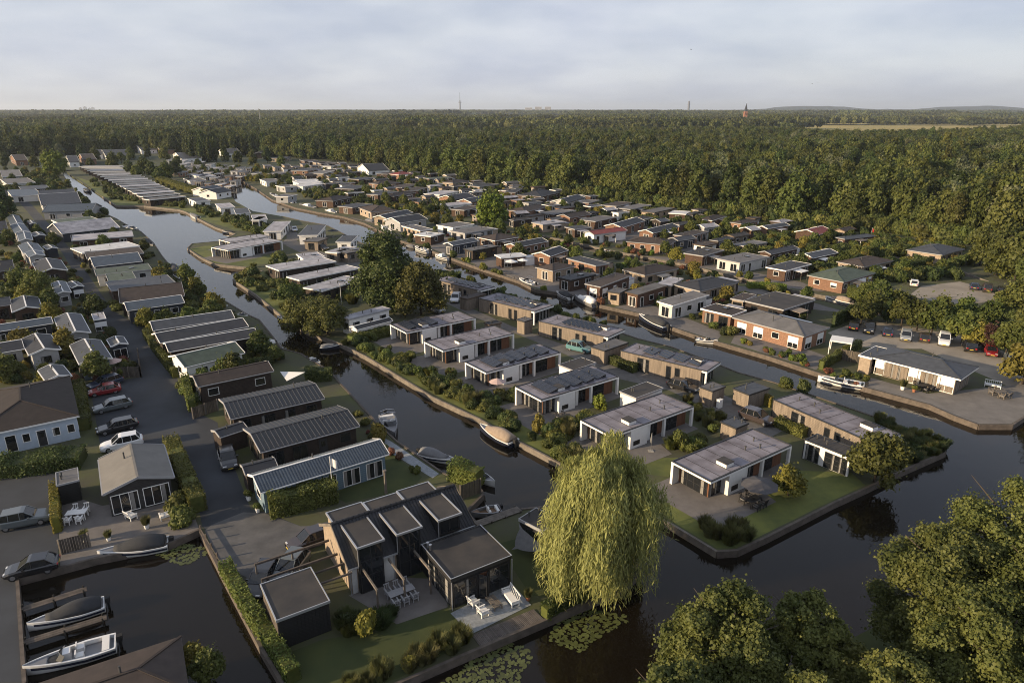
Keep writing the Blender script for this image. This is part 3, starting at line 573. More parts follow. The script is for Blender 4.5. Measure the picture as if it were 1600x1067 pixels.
# right strips
for h in [
 ('t4',(0,122),(95,157),(312,147),'hip','tan','brown','grey','w'), ('t4',(165,188),(215,208),(428,162),'gy','tan','dark','white','d'), ('t4',(265,213),(325,244),(540,212),'gy','grey','dark','white','w'), ('t4',(335,264),(480,302),(592,292),'flat','tan','grey','white','d'),
 ('t4',(430,332),(566,347),(697,327),'flat','brown','white','white','w'), ('t4',(655,407),(737,420),(940,382),'gy','navy','slate','white','w'), ('t4',(820,442),(892,458),(1097,422),'flat','darkbrown','grey','dark','d'),
 ('t4',(1025,492),(1112,514),(1320,496),'flat','brown','white','white','s'), ('r7',(150,146),(252,172),(394,140),'hip','tan','brown','grey','w'), ('r7',(285,207),(362,228),(520,192),'flat','brown','dark','dark','w'),
 ('r7',(450,252),(547,273),(737,216),'mono','redwood','brown','grey','s'), ('r7',(600,287),(667,308),(718,282),'flat','tan','grey','dark','d'), ('r7',(680,307),(777,323),(962,276),'mono','redwood','grey','brown','w'),
 ('r7',(890,362),(992,389),(1217,336),'mono','palegrey','grey','white','w'), ('r7',(1163,402),(1357,447),(1467,416),'flat','brick','brown','white','d'), ('t5',(218,828),(782,979),(978,906),'hip','brick','grey','grey','s'),
 ('r8',(572,697),(642,709),(747,652),'flat','tan','slate','white','d'),
 ('r2',(390,688),(482,698),(602,672),'hip','brown','brown','grey','w'), ('r2',(550,722),(602,737),(722,716),'flat','brown','dark','grey','w'), ('r2',(150,660),(200,670),(260,655),'flat','grey','grey','white','w'), ('r2',(20,560),(60,575),(130,560),'flat','white','grey','white','w'), ('r2',(120,600),(180,610),(240,598),'flat','grey','grey','white','w')]:
    house(ROW1, *h)
house(ROW1, 'r8', (635,703), (1192,843), (1382,781), 'hip', 'wood', 'slate', 'white', 'd', win=0, over=.8)
o = ALLH[-1]['o']; X_, Y_ = o['_a'] / 2, o['_b'] / 2
for t_, w_, sh_ in ((.10,1.4,1),(.24,2.2,0),(.37,1.4,0),(.50,1.6,1),(.66,3.0,0),(.84,2.2,1)): window(o, -X_ + 2 * X_ * t_, -Y_ + .796, .1, 0, w_, 2.25, 'window', 's' if sh_ else 'd', sh_, not sh_)
for t_ in (.3, .7): window(o, X_ - .796, -Y_ + 2 * Y_ * t_, .1, math.pi / 2, 1.6, 2.2, 'window', 'd', 0, 1)
for h in [
 ('t4',(640,252),(737,278),(907,250),'flat','white','grey','white','d'), ('t4',(700,302),(832,323),(1062,286),'flat','grey','grey','grey','d'), ('t4',(940,352),(1067,382),(1257,351),'hip','brown','brown','white','w'),
 ('t4',(1160,412),(1242,434),(1482,386),'gy','brick','dark','white','w'), ('t4',(1395,474),(1497,505),(1640,456),'gy','brick','dark','white','w'), ('r7',(335,92),(517,139),(592,120),'flat','brick','dark','grey','d'),
 ('r7',(660,167),(822,198),(1032,156),'hip','tan','brown','grey','d'), ('r7',(985,254),(1162,296),(1400,241),'hip','tan','dark','grey','d'), ('r7',(908,240),(985,262),(1062,217),'flat','tan','pale','grey','d'),
 ('t5',(110,362),(282,404),(512,356),'flat','palegrey','grey','grey','w'), ('t5',(320,692),(622,770),(872,691),'flat','darkbrown','felt','grey','d'), ('t5',(200,682),(312,699),(412,652),'flat','tan','brown','grey','d'),
 ('t5',(495,432),(642,465),(842,411),'flat','brown','dark','white','w'), ('t5',(810,497),(1092,554),(1342,481),'hip','brick','green','grey','s'), ('r7',(1070,57),(1182,79),(1312,41),'flat','brown','felt','grey','w'),
 ('r2',(1115,717),(1182,728),(1352,711),'flat','white','pale','white','d'), ('r2',(1235,742),(1302,754),(1412,731),'flat','brown','brown','grey','w'), ('r2',(550,607),(612,623),(722,601),'flat','darkbrown','dark','grey','w'),
 ('r2',(700,652),(762,659),(892,637),'flat','brown','dark','grey','w'), ('r2',(225,572),(267,588),(382,571),'flat','white','white','white','w'), ('r2',(265,594),(292,606),(427,587),'flat','white','white','white','w'), ('r2',(810,660),(862,668),(1000,644),'hip','brown','brown','grey','w'),
 ('r3',(180,767),(262,779),(392,756),'flat','brown','grey','grey','w'), ('r3',(95,832),(192,844),(342,826),'flat','tan','pale','grey','d'), ('r3',(290,862),(392,873),(502,861),'flat','brown','dark','grey','w')]:
    house(ROW2, *h)
for h in [
 ('t4',(705,38),(752,64),(922,41),'gy','brick','dark','white','w'), ('t4',(830,63),(882,84),(1062,51),'gy','brick','dark','white','w'), ('r3',(0,748),(82,764),(237,731),'hip','brick','brown','grey','w'), ('r3',(270,793),(362,803),(497,781),'gy','brick','brown','grey','w'),
 ('r3',(425,812),(522,824),(652,796),'flat','brown','grey','grey','w'), ('r3',(605,844),(687,864),(832,821),'gy','brick','dark','white','w'), ('r3',(800,884),(882,899),(1047,857),'gy','brick','dark','white','w'), ('r3',(415,898),(512,909),(722,882),'gy','white','red','grey','d'),
 ('r3',(712,950),(985,972),(1072,946),'hip','brick','brown','grey','w'), ('r3',(1000,908),(1092,919),(1227,887),'flat','brick','brown','grey','w'), ('t5',(215,258),(332,274),(492,241),'flat','tan','grey','grey','d'), ('t5',(440,318),(522,339),(742,292),'gy','brown','dark','grey','w'),
 ('t5',(725,343),(852,368),(1047,326),'gy','brown','slate','white','w'), ('t5',(1010,398),(1252,435),(1482,386),'hip','tan','brown','grey','d'), ('t5',(20,228),(112,234),(232,207),'hip','darkbrown','dark','grey','w'), ('r2',(1065,648),(1147,658),(1267,636),'flat','palegrey','pale','white','w'),
 ('r2',(720,583),(762,593),(902,581),'hip','brick','brown','grey','w'), ('r2',(850,604),(912,613),(1022,592),'flat','brick','brown','grey','w'), ('r2',(580,557),(642,563),(747,551),'flat','brown','dark','grey','w'), ('r2',(355,517),(422,524),(492,506),'flat','tan','grey','white','w'), ('r2',(265,498),(322,508),(422,491),'flat','brick','dark','grey','w'),
 ('r2',(940,620),(1000,630),(1075,612),'flat','brown','brown','grey','w'), ('t3',(1080,205),(1120,215),(1290,208),'flat','white','white','white','w'), ('r2',(100,520),(150,528),(220,515),'flat','grey','grey','grey','w')]:
    house(ROW3, *h)
for h in [
 ('t5',(185,88),(292,99),(432,76),'hip','brick','brown','grey','w'), ('t5',(430,123),(497,139),(672,111),'gy','brick','slate','white','w'), ('t5',(722,158),(892,186),(1012,156),'gy','brown','red','white','d'), ('t5',(990,208),(1102,219),(1342,192),'hip','redwood','slate','grey','w'), ('r8',(880,33),(1077,74),(1217,36),'hip','tan','slate','grey','d'),
 ('r3',(60,653),(182,669),(302,642),'hip','brown','dark','grey','w'), ('r3',(290,688),(352,709),(462,677),'gy','palegrey','dark','white','d'), ('r3',(405,703),(482,709),(547,691),'flat','brick','grey','grey','w'), ('r3',(550,723),(652,729),(752,706),'flat','tan','brown','grey','w'), ('r3',(670,738),(742,749),(872,721),'flat','darkbrown','grey','grey','w'),
 ('r3',(810,758),(892,769),(1022,741),'flat','tan','grey','dark','d'), ('r3',(985,768),(1087,779),(1117,761),'flat','brown','white','white','w'), ('r3',(1105,770),(1130,778),(1185,764),'flat','darkbrown','dark','dark','d'), ('r3',(1185,803),(1252,819),(1342,792),'hip','brick','brown','white','w'), ('r3',(232,694),(262,704),(300,690),'flat','brick','brown','grey','w'), ('r3',(-20,625),(22,643),(67,616),'flat','brown','dark','grey','w'),
 ('r2',(630,493),(702,509),(772,491),'gy','white','dark','white','w'), ('r2',(770,523),(822,529),(880,518),'flat','brown','brown','grey','w'), ('r2',(830,528),(892,534),(987,526),'hip','brick','red','white','w'), ('r2',(1010,553),(1082,559),(1232,551),'flat','brown','green','grey','w'), ('r2',(1165,578),(1232,584),(1332,571),'hip','tan','brown','grey','w'), ('r2',(1300,603),(1397,607),(1522,591),'flat','tan','dark','grey','w'), ('r2',(1530,627),(1570,634),(1625,620),'flat','redwood','brown','white','w'),
 ('r2',(350,453),(412,463),(482,456),'flat','tan','brown','grey','w'), ('r2',(430,473),(470,479),(530,468),'flat','white','grey','white','w'), ('r2',(270,440),(302,448),(372,441),'flat','brown','brown','grey','w'), ('r2',(130,423),(162,430),(222,421),'flat','tan','dark','grey','w'), ('r2',(0,394),(72,408),(127,378),'gy','darkbrown','dark','grey','w')]:
    house(ROW4, *h)
# low flat chalets massed at the far end, between the canals and the trees
ROW5 = 'cluster at the far end of the water'
rn = random.Random(5)
for j, y0 in enumerate((432, 452, 474, 500, 530)):
    for i in range(9 - j // 2):
        x = 1065 + i * 62 + rn.uniform(-10, 10) + (j % 2) * 26 - j * 4; y = y0 + i * (7 + j * 1.2) + rn.uniform(-4, 4); w = rn.uniform(40, 56)
        if x > 1490 - 0 and y > 545 or (j == 4 and x < 1150): continue
        house(ROW5, 'r1', (x, y), (x + w * .35, y + 7), (x + w, y - 2), 'flat', rn.choice(['white','tan','grey','brown','brick','palegrey']), rn.choice(['grey','pale','dark','brown','slate']), rn.choice(['white','grey','grey']), 'w')
for j in range(9):
    x = 40 + j * 58; house(ROW5, 'r2', (x, 470 - j * 2 + 12 * (j % 2)), (x + 18, 478 - j * 2 + 12 * (j % 2)), (x + 48, 470 - j * 2 + 12 * (j % 2)), 'flat', rn.choice(['tan','brown','brick']), rn.choice(['grey','dark','brown']), 'grey', 'w')
for A, B, C, rf, w, m in (((570,395),(590,408),(628,396),'gy','white','dark'), ((625,390),(660,415),(770,388),'gy','white','dark'), ((490,420),(520,440),(590,430),'gy','brick','brown'), ((1365,385),(1410,400),(1475,388),'gy','white','dark'), ((960,365),(1000,380),(1055,366),'gy','brick','slate'), ((840,365),(880,378),(945,364),'gy','white','slate'), ((60,425),(95,445),(160,435),'gy','brick','brown'), ((1075,410),(1130,432),(1225,415),'gy','white','slate'), ((410,430),(430,455),(485,440),'gy','white','dark')):
    house('village houses before the far trees', 'r1', A, B, C, rf, w, m, 'white', 'w', z=3.6, rise=3.0, name='village_house')
for A, B, C, w, m in (((85,352),(130,366),(190,356),'brick','redtile'), ((850,250),(870,258),(900,248),'white','slate'), ((915,180),(945,186),(985,182),'white','white')):
    house('village houses before the far trees', 'r2', A, B, C, 'gy', w, m, 'white', 'w', z=3.6, rise=2.5, name='village_house')
# small cabins filling the gaps between the rows
def clear(x, y, r): return all((x - cx) ** 2 + (y - cy) ** 2 > (r + .62 * (hx + hy)) ** 2 for cx, cy, _, hx, hy in RECTS)
INF = [(420,262),(560,262),(800,294),(1000,325),(1190,352),(1400,385),(1420,400),(1190,362),(1150,420),(1000,392),(860,365),(800,355),(600,315),(470,300),(420,285)]
ipoly = [tuple(G(*p)[:2]) for p in INF]; ni = tr_n = 0
while ni < 85 and tr_n < 6000:
    tr_n += 1; px_, py_ = rn.uniform(420, 1420), rn.uniform(262, 425); g = G(px_, py_); L_, W_ = rn.uniform(4.5, 8.5), rn.uniform(3.4, 4.8)
    inp = False; j_ = len(ipoly) - 1
    for i_ in range(len(ipoly)):
        if (ipoly[i_][1] > g.y) != (ipoly[j_][1] > g.y) and g.x < (ipoly[j_][0] - ipoly[i_][0]) * (g.y - ipoly[i_][1]) / (ipoly[j_][1] - ipoly[i_][1]) + ipoly[i_][0]: inp = not inp
        j_ = i_
    if not inp or not clear(g.x, g.y, (L_ + W_) * .30): continue
    az = math.radians(36 + rn.uniform(-6, 6)); v_ = Vector((math.cos(az), math.sin(az), 0)); u_ = Vector((v_.y, -v_.x, 0)); zz = rn.uniform(2.4, 2.9); c0 = Vector((g.x, g.y, zz)); P_ = lambda q: ((800 + F * q.x / (q.y * cP - (q.z - HC) * sP)), 533.5 - F * (q.y * sP + (q.z - HC) * cP) / (q.y * cP - (q.z - HC) * sP))
    house('small cabins', 'p', P_(c0 - u_ * W_ / 2 - v_ * L_ / 2), P_(c0 + u_ * W_ / 2 - v_ * L_ / 2), P_(c0 + u_ * W_ / 2 + v_ * L_ / 2), rn.choice(['flat', 'flat', 'gy', 'gy', 'hip']), rn.choice(['brown', 'darkbrown', 'tan', 'white', 'grey', 'brick', 'wood', 'navy']), rn.choice(['dark', 'brown', 'grey', 'slate', 'felt', 'pale']), rn.choice(['white', 'grey', 'brown']), rn.choice('wwd'), z=zz, name='cabin'); ni += 1
# ---------------------------------------------------------------- modern white-framed lodges of the middle strip
def lodge(r, A, B, C, label, panels=0, z=2.7, skin='white', rm='lilac', light=True, prange=(.12, .9), row=None, cube=True, detail=True):
    ctr, rz, a, b = rect(r, A, B, C, z); o = empty('lodge', (ctr.x, ctr.y, 0), rz); X, Y = a / 2, b / 2
    RECTS.append((ctr.x, ctr.y, rz, X + .5, Y + .5)); ALLH.append(dict(o=o, row=row, px=REG[r][0] + B[0] / REG[r][2], wall='wall_white', rm='roof_' + rm, roof='flat', label=label, name='lodge', cat='house'))
    t = .32; ft = .30
    MB().box(-X + .25, -Y + 1.1, -.05, X - 1.0, Y - .25, z - ft - .01).build('wall', 'wall_cedar', o)
    ro = MB().box(-X + .1, -Y + .1, z - ft, X - .1, Y - .1, z - .06).build('roof', 'roof_' + rm, o)
    f = MB(); e = .11
    f.box(-X, -Y, z - ft, X, -Y + e, z - .07); f.box(-X, Y - e, z - ft, X, Y, z - .07); f.box(-X, -Y + e, z - ft, -X + e, Y - e, z - .07); f.box(X - e, -Y + e, z - ft, X, Y - e, z - .07); f.build('fascia', 'trim_white', o)
    f = MB(); e = .16; g = .012
    f.box(-X - g, -Y - g, z - .068, X + g, -Y + e, z + .02); f.box(-X - g, Y - e, z - .068, X + g, Y + g, z + .02); f.box(-X - g, -Y + e, z - .068, -X + e, Y - e, z + .02); f.box(X - e, -Y + e, z - .068, X + g, Y - e, z + .02); f.build('roof_edge', 'trim_dark', o)
    for x0, y0, x1, y1 in ((-X, -Y, -X + t, -Y + .9), (X - t, Y - t, X, Y), (X - t, -Y + b * .62, X, -Y + b * .62 + t)):
        MB().box(x0, y0, -.05, x1, y1, z - ft - .002).build('post', 'wall_white', o)
    # fireplace block on the long side
    k0, k1 = -Y + b * .22, -Y + b * .42
    wb = MB().box(X - 1.6, k0, -.05, X - .02, k1, z - ft - .004).build('white_wall', 'wall_white', o)
    MB().box(X - .03, k0 + .5, .35, X - .012, k0 + 1.6, .95).build('fireplace_niche', 'niche', wb)
    MB().box(X - .95, k1 + .5, -.05, X - .5, k1 + 1.0, z - ft - .004).build('white_wall', 'wall_white', o)
    # end glazing and long side glazing
    W = a - 1.4 - .3; window(o, (-X + .4 + X - 1.0) / 2, -Y + 1.09, 0, 0, W, z - ft - .02, 'glazing', 'd', curt=1, name='glass_wall')
    def lg(y0, y1, x): window(o, x, (y0 + y1) / 2, 0, math.pi / 2, y1 - y0, z - ft - .02, 'glazing', 'd', curt=random.random() < .5, name='glass_wall')
    xs = X - .99
    lg(-Y + 1.15, k0 - .05, xs); lg(k1 + 1.05, -Y + b * .61, xs); lg(-Y + b * .70, -Y + b * .86, xs)
    if detail:
        sm_ = MB()
        for k_ in range(1, 8): y_ = -Y + b * k_ / 8; sm_.box(-X + .2, y_ - .03, z - .061, X - .2, y_ + .03, z - .045)
        sm_.build('roof_seam', 'roof_felt', ro)
        for px, py in ((.1, .25), (.35, .5), (-.2, .62)):
            MB().tube([(X * px, Y * py, z - .07), (X * px, Y * py, z + .34)], .07, 7).tube([(X * px, Y * py, z + .34), (X * px, Y * py, z + .44)], .13, 7).build('vent_pipe', 'vent', ro)
    if cube:
        s = MB().box(X - 2.2, -Y + b * .30 - .6, z - .07, X - .9, -Y + b * .30 + .6, z + .36).build('chimney_box', 'wall_white', ro); MB().box(X - 2.25, -Y + b * .30 - .65, z + .362, X - .85, -Y + b * .30 + .65, z + .43).build('cap', 'roof_felt', s)
    panels_on(o, ro, panels, X, Y, z, prange)
    # paved terrace at the foot of the glass end
    c, s_ = math.cos(rz), math.sin(rz); T = lambda x, y: (ctr.x + x * c - y * s_, ctr.y + x * s_ + y * c)
    P = [T(*q) for q in ((-X - .8, -Y - 3.2), (X + 3.4, -Y - 3.0), (X + 3.6, -Y + b * .45), (X + 1.2, -Y + b * .5), (X + 1.0, Y), (-X - .8, Y))]
    b2 = MB(); b2.quad(*[(x, y, .02 + random.uniform(0, .004)) for x, y in P]); tag(b2.build('terrace', 'paving'), kind='structure'); SHEETS.append(('terrace', P))
    return o
def panels_on(o, ro, n, X, Y, z, pr):
    for i in range(n):
        y = -Y + 2 * Y * (pr[0] + (pr[1] - pr[0]) * (i + .5) / n); d = 2 * Y * (pr[1] - pr[0]) / n * .36; w = X * .68
        sp = MB().slab([(-w, y - d, z + .10), (w, y - d, z + .10), (w, y + d, z + .46), (-w, y + d, z + .46)], .05).build('solar_panel', 'solar', o)
        f = MB()
        for k in range(5): x = -w + 2 * w * k / 4; f.bar((x, y - d, z + .112), (x, y + d, z + .472), .04, .02)
        f.build('panel_frame', 'panel_frame', sp)
        MB().slab([(-w, y + d + .01, z + .40), (w, y + d + .01, z + .40), (w, y + d + .03, z - .05), (-w, y + d + .03, z - .05)], .02).build('panel_back', 'zinc', sp)
lodge('s7', (560,537), (803,657), (1287,439), 'white-framed lodge at the peninsula tip, grey parasol on its terrace')
lodge('s7', (30,287), (213,387), (703,209), 'white-framed lodge partly behind the big willow, no solar panels')
lodge('r7', (25,882), (180,968), (662,822), 'white-framed lodge with five solar panels, third from the peninsula tip', 5)
lodge('p', (728.9,564.6), (759.3,582), (876.7,550.5), 'white-framed lodge with solar panels, fourth from the peninsula tip', 5)
lodge('r6', (1050,602), (1155,663), (1595,557), 'white-framed lodge with bare grey roof, fifth from the peninsula tip', 0)
lodge('r6', (838,497), (927,551), (1357,462), 'white-framed lodge with dark panels beside the old white mobile home', 3, prange=(.05, .5))
lodge('p', (344,383.5), (356,391), (441,376), 'white-framed lodge on the small grassy lobe in the pond, nearer one', 0, rm='pale', cube=False)
lodge('p', (349,373), (359,378.5), (423,369.5), 'white-framed lodge on the small grassy lobe in the pond, rear one', 0, rm='pale', cube=False)
def wood_lodge(r, A, B, C, label, panels=0, z=2.7, rm='lilac', prange=(.2, .9), wall='wall_wood', groups=((.28,2.0,2.2),(.58,.8,2.0),(.68,.8,2.0)), ends='w', box=True, row=None):
    ctr, rz, a, b = rect(r, A, B, C, z); o = empty('timber_lodge', (ctr.x, ctr.y, 0), rz); X, Y = a / 2, b / 2
    RECTS.append((ctr.x, ctr.y, rz, X + .5, Y + .5)); ALLH.append(dict(o=o, row=row, px=REG[r][0] + B[0] / REG[r][2], wall=wall, rm='roof_' + rm, roof='flat', label=label, name='timber_lodge', cat='house'))
    MB().box(-X, -Y, -.05, X - .9, Y - .1, z - .12).build('wall', wall, o)
    MB().box(-X - .08, -Y - .06, -.05, -X - .003, -Y + .12, z + .05).build('corner_trim', 'trim_dark', o)
    ro = MB().box(-X + .02, -Y + .02, z - .118, X - .1, Y - .02, z - .06).build('roof', 'roof_' + rm, o)
    f = MB(); e = .12; f.box(-X - .05, -Y - .05, z - .115, X, -Y + e, z); f.box(-X - .05, Y - e, z - .115, X, Y + .05, z); f.box(-X - .05, -Y + e, z - .115, -X + e, Y - e, z); f.box(X - e, -Y + e, z - .115, X, Y - e, z); f.build('roof_edge', 'trim_dark', o)
    MB().box(X - .8, -Y - .03, z - .40, X + .02, Y + .02, z - .118).box(X - .25, -Y - .03, -.05, X + .02, -Y + .2, z - .402).build('white_frame', 'wall_white' if ends == 'w' else 'trim_dark', o)
    window(o, X - .89, 0, 0, math.pi / 2, b * .84, z - .42, 'glazing', 'd', curt=1, name='glass_wall')
    for t, w, h in groups: window(o, -X + a * t, -Y - .002, .05, 0, w, h, 'glazing' if w > 1.5 else 'window', 'd', curt=w > 1.5)
    sm_ = MB()
    for k_ in range(1, 8): x_ = -X + a * k_ / 8; sm_.box(x_ - .03, -Y + .15, z - .061, x_ + .03, Y - .15, z - .045)
    sm_.build('roof_seam', 'roof_felt', ro)
    for px, py in ((-.75, .1), (-.45, .2), (-.2, -.3)): MB().tube([(X * px, Y * py, z - .07), (X * px, Y * py, z + .36)], .07, 7).tube([(X * px, Y * py, z + .36), (X * px, Y * py, z + .46)], .13, 7).build('vent_pipe', 'vent', ro)
    if box:
        s = MB().box(X * .48, Y * .1, z - .07, X * .48 + 1.6, Y * .1 + 1.0, z + .36).build('chimney_box', 'wall_white', ro); MB().box(X * .48 - .05, Y * .1 - .05, z + .362, X * .48 + 1.65, Y * .1 + 1.05, z + .44).build('cap', 'roof_felt', s)
    for i in range(panels):
        x = -X + 2 * X * (prange[0] + (prange[1] - prange[0]) * (i + .5) / panels); d = 2 * X * (prange[1] - prange[0]) / panels * .34; w = Y * .6
        sp = MB().slab([(x - d, -w, z + .38), (x + d, -w, z + .08), (x + d, w, z + .08), (x - d, w, z + .38)], .05).build('solar_panel', 'solar', o); f = MB()
        for k in range(4): y = -w + 2 * w * k / 3; f.bar((x - d, y, z + .392), (x + d, y, z + .092), .04, .02)
        f.build('panel_frame', 'panel_frame', sp)
    return o
wood_lodge('r7', (165,480), (592,580), (694,530), 'pale timber lodge with one low row of solar panels by the canal', 8, prange=(.28, .82))
wood_lodge('r7', (672,662), (1205,790), (1302,737), 'pale timber lodge with four big solar panels, beside parked black car', 4)
wood_lodge('s8', (35,243), (630,504), (799,452), 'long pale timber lodge nearest the reedy peninsula tip', 0)
wood_lodge('r6', (1100,222), (1385,292), (1466,268), 'pale timber lodge with solar panels, farthest along the inner road', 6)
wood_lodge('p', (747.9,465.5), (835,486.5), (859.5,475.5), 'pale timber lodge with solar panels next to the teal car', 5)
wood_lodge('s8', (222,481), (490,587), (557,547), 'small black and white guest lodge beside the round tree', 0, z=2.4, rm='felt', wall='wall_white', groups=((.2,1.6,2.0),(.72,2.6,1.95)), box=False)
for A, B, C, lab in (((40,467),(77,484),(132,466),'square pale timber store nearest the canal-side lodges'), ((490,634),(572,664),(722,612),'pale timber store with flat brown roof behind the teal car'), ((285,748),(378,784),(522,736),'white carport with flat brown roof between the lodges'), ((665,912),(767,956),(937,892),'white fronted carport on the inner road with brown roof'), ((1153,882),(1240,914),(1322,882),'tall timber store beside the white meter cabinet'), ((1262,0),(1263,1),(1264,0),None)):
    if lab: shed('r7', A, B, C, lab, 'flat', 'wood' if 'timber' in lab else 'white', 'grey' if 'timber' in lab else 'felt', 'dark' if 'timber' in lab else 'grey', z=2.5, win=0)
shed('s7', (923,102), (1032,139), (1157,97), 'timber store with grey flat roof by the yellow hedge', 'flat', 'wood', 'slate', 'dark', z=2.4, win=0)
shed('s7', (846,302), (955,339), (1032,307), 'timber store with white side by the lodge at the tip', 'flat', 'wood', 'slate', 'dark', z=2.2, win=0)
shed('r6', (1262,330), (1305,345), (1425,312), 'flat-topped timber store beside the white van', 'flat', 'wood', 'brown', 'brown', z=2.5, win=0)
shed('r6', (1398,492), (1440,505), (1520,490), 'low open timber bin store at the inner road', 'flat', 'wood', 'felt', 'brown', z=1.6, win=0)
# older and farther lodges on the middle strip
MR = 'lodges at the upper end of the middle strip'
for h in [('r6',(90,133),(140,168),(497,112),'flat','darkbrown','pale','white','d'), ('r6',(216,200),(267,228),(642,152),'flat','darkbrown','pale','white','d'), ('r6',(336,260),(410,294),(668,217),'flat','darkbrown','pale','white','d'), ('r6',(246,67),(292,97),(427,82),'flat','white','pale','white','d'),
          ('r6',(470,40),(500,60),(620,25),'flat','wood','pale','white','d'), ('r6',(500,45),(560,62),(690,40),'flat','wood','grey','dark','d'), ('r2',(65,866),(157,884),(218,822),'flat','white','pale','white','d'), ('r2',(275,902),(385,912),(442,862),'mono','white','slate','white','d'), ('r2',(470,973),(595,956),(637,927),'mono','white','slate','white','d'),
          ('r2',(330,932),(387,950),(452,927),'flat','wood','grey','dark','d'), ('t3',(263,350),(325,375),(435,362),'flat','white','slate','white','d'), ('t3',(478,392),(515,425),(622,405),'flat','white','pale','white','d'), ('t3',(625,432),(640,470),(752,452),'flat','white','slate','white','d'), ('t3',(760,480),(775,518),(885,500),'flat','white','pale','white','d'), ('r2',(0,800),(20,815),(68,792),'flat','white','pale','white','d'),
          ('t3',(375,275),(420,292),(550,272),'gy','white','slate','white','w'), ('t3',(420,295),(490,312),(612,290),'gy','white','dark','white','w'), ('t3',(230,195),(280,215),(380,196),'flat','white','grey','white','w'), ('t3',(290,165),(350,180),(470,168),'flat','palegrey','pale','white','w')]:
    house(MR, *h)
house(None, 'r6', (548,445), (572,470), (832,402), 'flat', 'white', 'pale', 'grey', 'd', label='old white mobile home with a flat roof behind hedges', name='mobile_home', z=3.0)
house(None, 'r6', (612,510), (622,535), (845,478), 'gy', 'white', 'dark', 'white', 'd', label='low white annex with dark roof in front of the mobile home', name='annex', z=2.2)
# the long row of identical narrow lodges along the far pond
def PXY(v, z=0.):
    yc = v.y * sP + (z - HC) * cP; zc = v.y * cP - (z - HC) * sP; return 800 + F * v.x / zc, 533.5 - F * yc / zc
A0, A1, C0, C1 = Q('r1', (483,478), 2.75), Q('r1', (912,680), 2.75), Q('r1', (735,476), 2.75), Q('r1', (1140,658), 2.75); NROW = 18; st_ = (A1 - A0) / (NROW - 1)
for i in range(NROW):
    t = i / (NROW - 1); a = A0.lerp(A1, t); c = C0.lerp(C1, t); b = a + st_ * .52
    house('long row of white lodges beside the far pond', 'p', PXY(a, 2.75), PXY(b, 2.75), PXY(b + (c - a), 2.75), 'flat', 'darkbrown', 'grey' if i % 3 else 'pale', 'white', 'd', name='row_lodge', win=1.2, over=.5)
# ---------------------------------------------------------------- the black barn house in the foreground
E1 = G(544.1, 889.2, 2.7); hz = math.radians(32.5)
bh = empty('barn_house', (E1.x, E1.y, 0), hz)
tag(bh, 'black tiled barn house with flat-roofed dormers and glass garden room in the foreground', 'house')
def loc_pt(x, y, z=0.): return Vector((E1.x + x * math.cos(hz) - y * math.sin(hz), E1.y + x * math.sin(hz) + y * math.cos(hz), z))
for x0, y0, x1, y1 in ((0,0,11.8,7.5), (6.3,-5.9,12,0)): c_ = loc_pt((x0+x1)/2, (y0+y1)/2); RECTS.append((c_.x, c_.y, hz, (x1-x0)/2+.6, (y1-y0)/2+.6))
ZE, ZR, NR = 2.7, 4.78, 3.75
pr = [(.25, -.05), (2*NR-.25, -.05), (2*NR-.25, ZE-.05), (NR, ZR-.22), (.25, ZE-.05)]
MB().loft([[(.25, y, z) for y, z in pr], [(11.55, y, z) for y, z in pr]]).build('wall', 'wall_tan', bh)
rr = MB(); rr.slab([(0,0,ZE),(11.8,0,ZE),(11.8,NR,ZR),(0,NR,ZR)], .18); rr.slab([(0,NR,ZR),(11.8,NR,ZR),(11.8,2*NR,ZE),(0,2*NR,ZE)], .18)
brf = rr.build('roof', 'roof_dark', bh)
tl = MB()                                                   # courses of roof tiles, both slopes
for i in range(40):
    x = .15 + 11.5 * i / 39
    tl.bar((x, 0, ZE + .02), (x, NR, ZR + .02), .16, .09); tl.bar((x, NR, ZR + .02), (x, 2*NR, ZE + .02), .16, .09)
tl.build('tile_rows', 'roof_dark', brf)
for i in range(24): MB().tube([(11.8 * i / 24 + .01, NR, ZR + .09), (11.8 * (i + .93) / 24, NR, ZR + .10)], [.13, .15], 8).build('ridge_tile', 'roof_dark', brf)
for s in (-.03, 11.83): MB().bar((s, 0, ZE - .02), (s, NR, ZR - .02), .06, .26).bar((s, NR, ZR - .02), (s, 2*NR, ZE - .02), .06, .26).build('bargeboard', 'timber_pale', bh)
MB().bar((0, -.08, ZE - .08), (11.8, -.08, ZE - .08), .14, .12).build('gutter', 'zinc', bh)
for x in (.15, 4.0, 6.2): MB().tube([(x, -.1, ZE - .1), (x, .12, ZE - .4), (x, .14, 0)], .05, 7).build('downpipe', 'zinc', bh)
def dormer(x0, x1, y0, y1, z=4.66, glassdown=0.0):
    d = MB().box(x0 + .12, y0 + .25, 2.9, x1 - .12, y1, z - .15).build('dormer', 'wall_black', bh)
    MB().box(x0, y0, z - .14, x1, y1, z - .04).build('dormer_roof', 'roof_felt', d)
    f = MB(); e = .09; f.box(x0-.03, y0-.03, z-.16, x1+.03, y0+e, z+.02); f.box(x0-.03, y0+e, z-.16, x0+e, y1, z+.02); f.box(x1-e, y0+e, z-.16, x1+.03, y1, z+.02); f.build('zinc_edge', 'zinc', d)
    window(bh, (x0 + x1) / 2, y0 + .249, glassdown, 0, x1 - x0 - .4, z - .2 - glassdown, 'window' if glassdown else 'glazing', 'd', name='glass_wall')
    MB().tube([(x0 + .1, y0 + .2, z - .2), (x0 + .1, y0 + .2, 2.8)], .04, 6).build('downpipe', 'zinc', d)
dormer(.72, 3.1, -.42, NR - .05); dormer(4.15, 6.5, -.42, NR - .05); dormer(8.0, 10.3, -.42, NR - .05, glassdown=3.0)
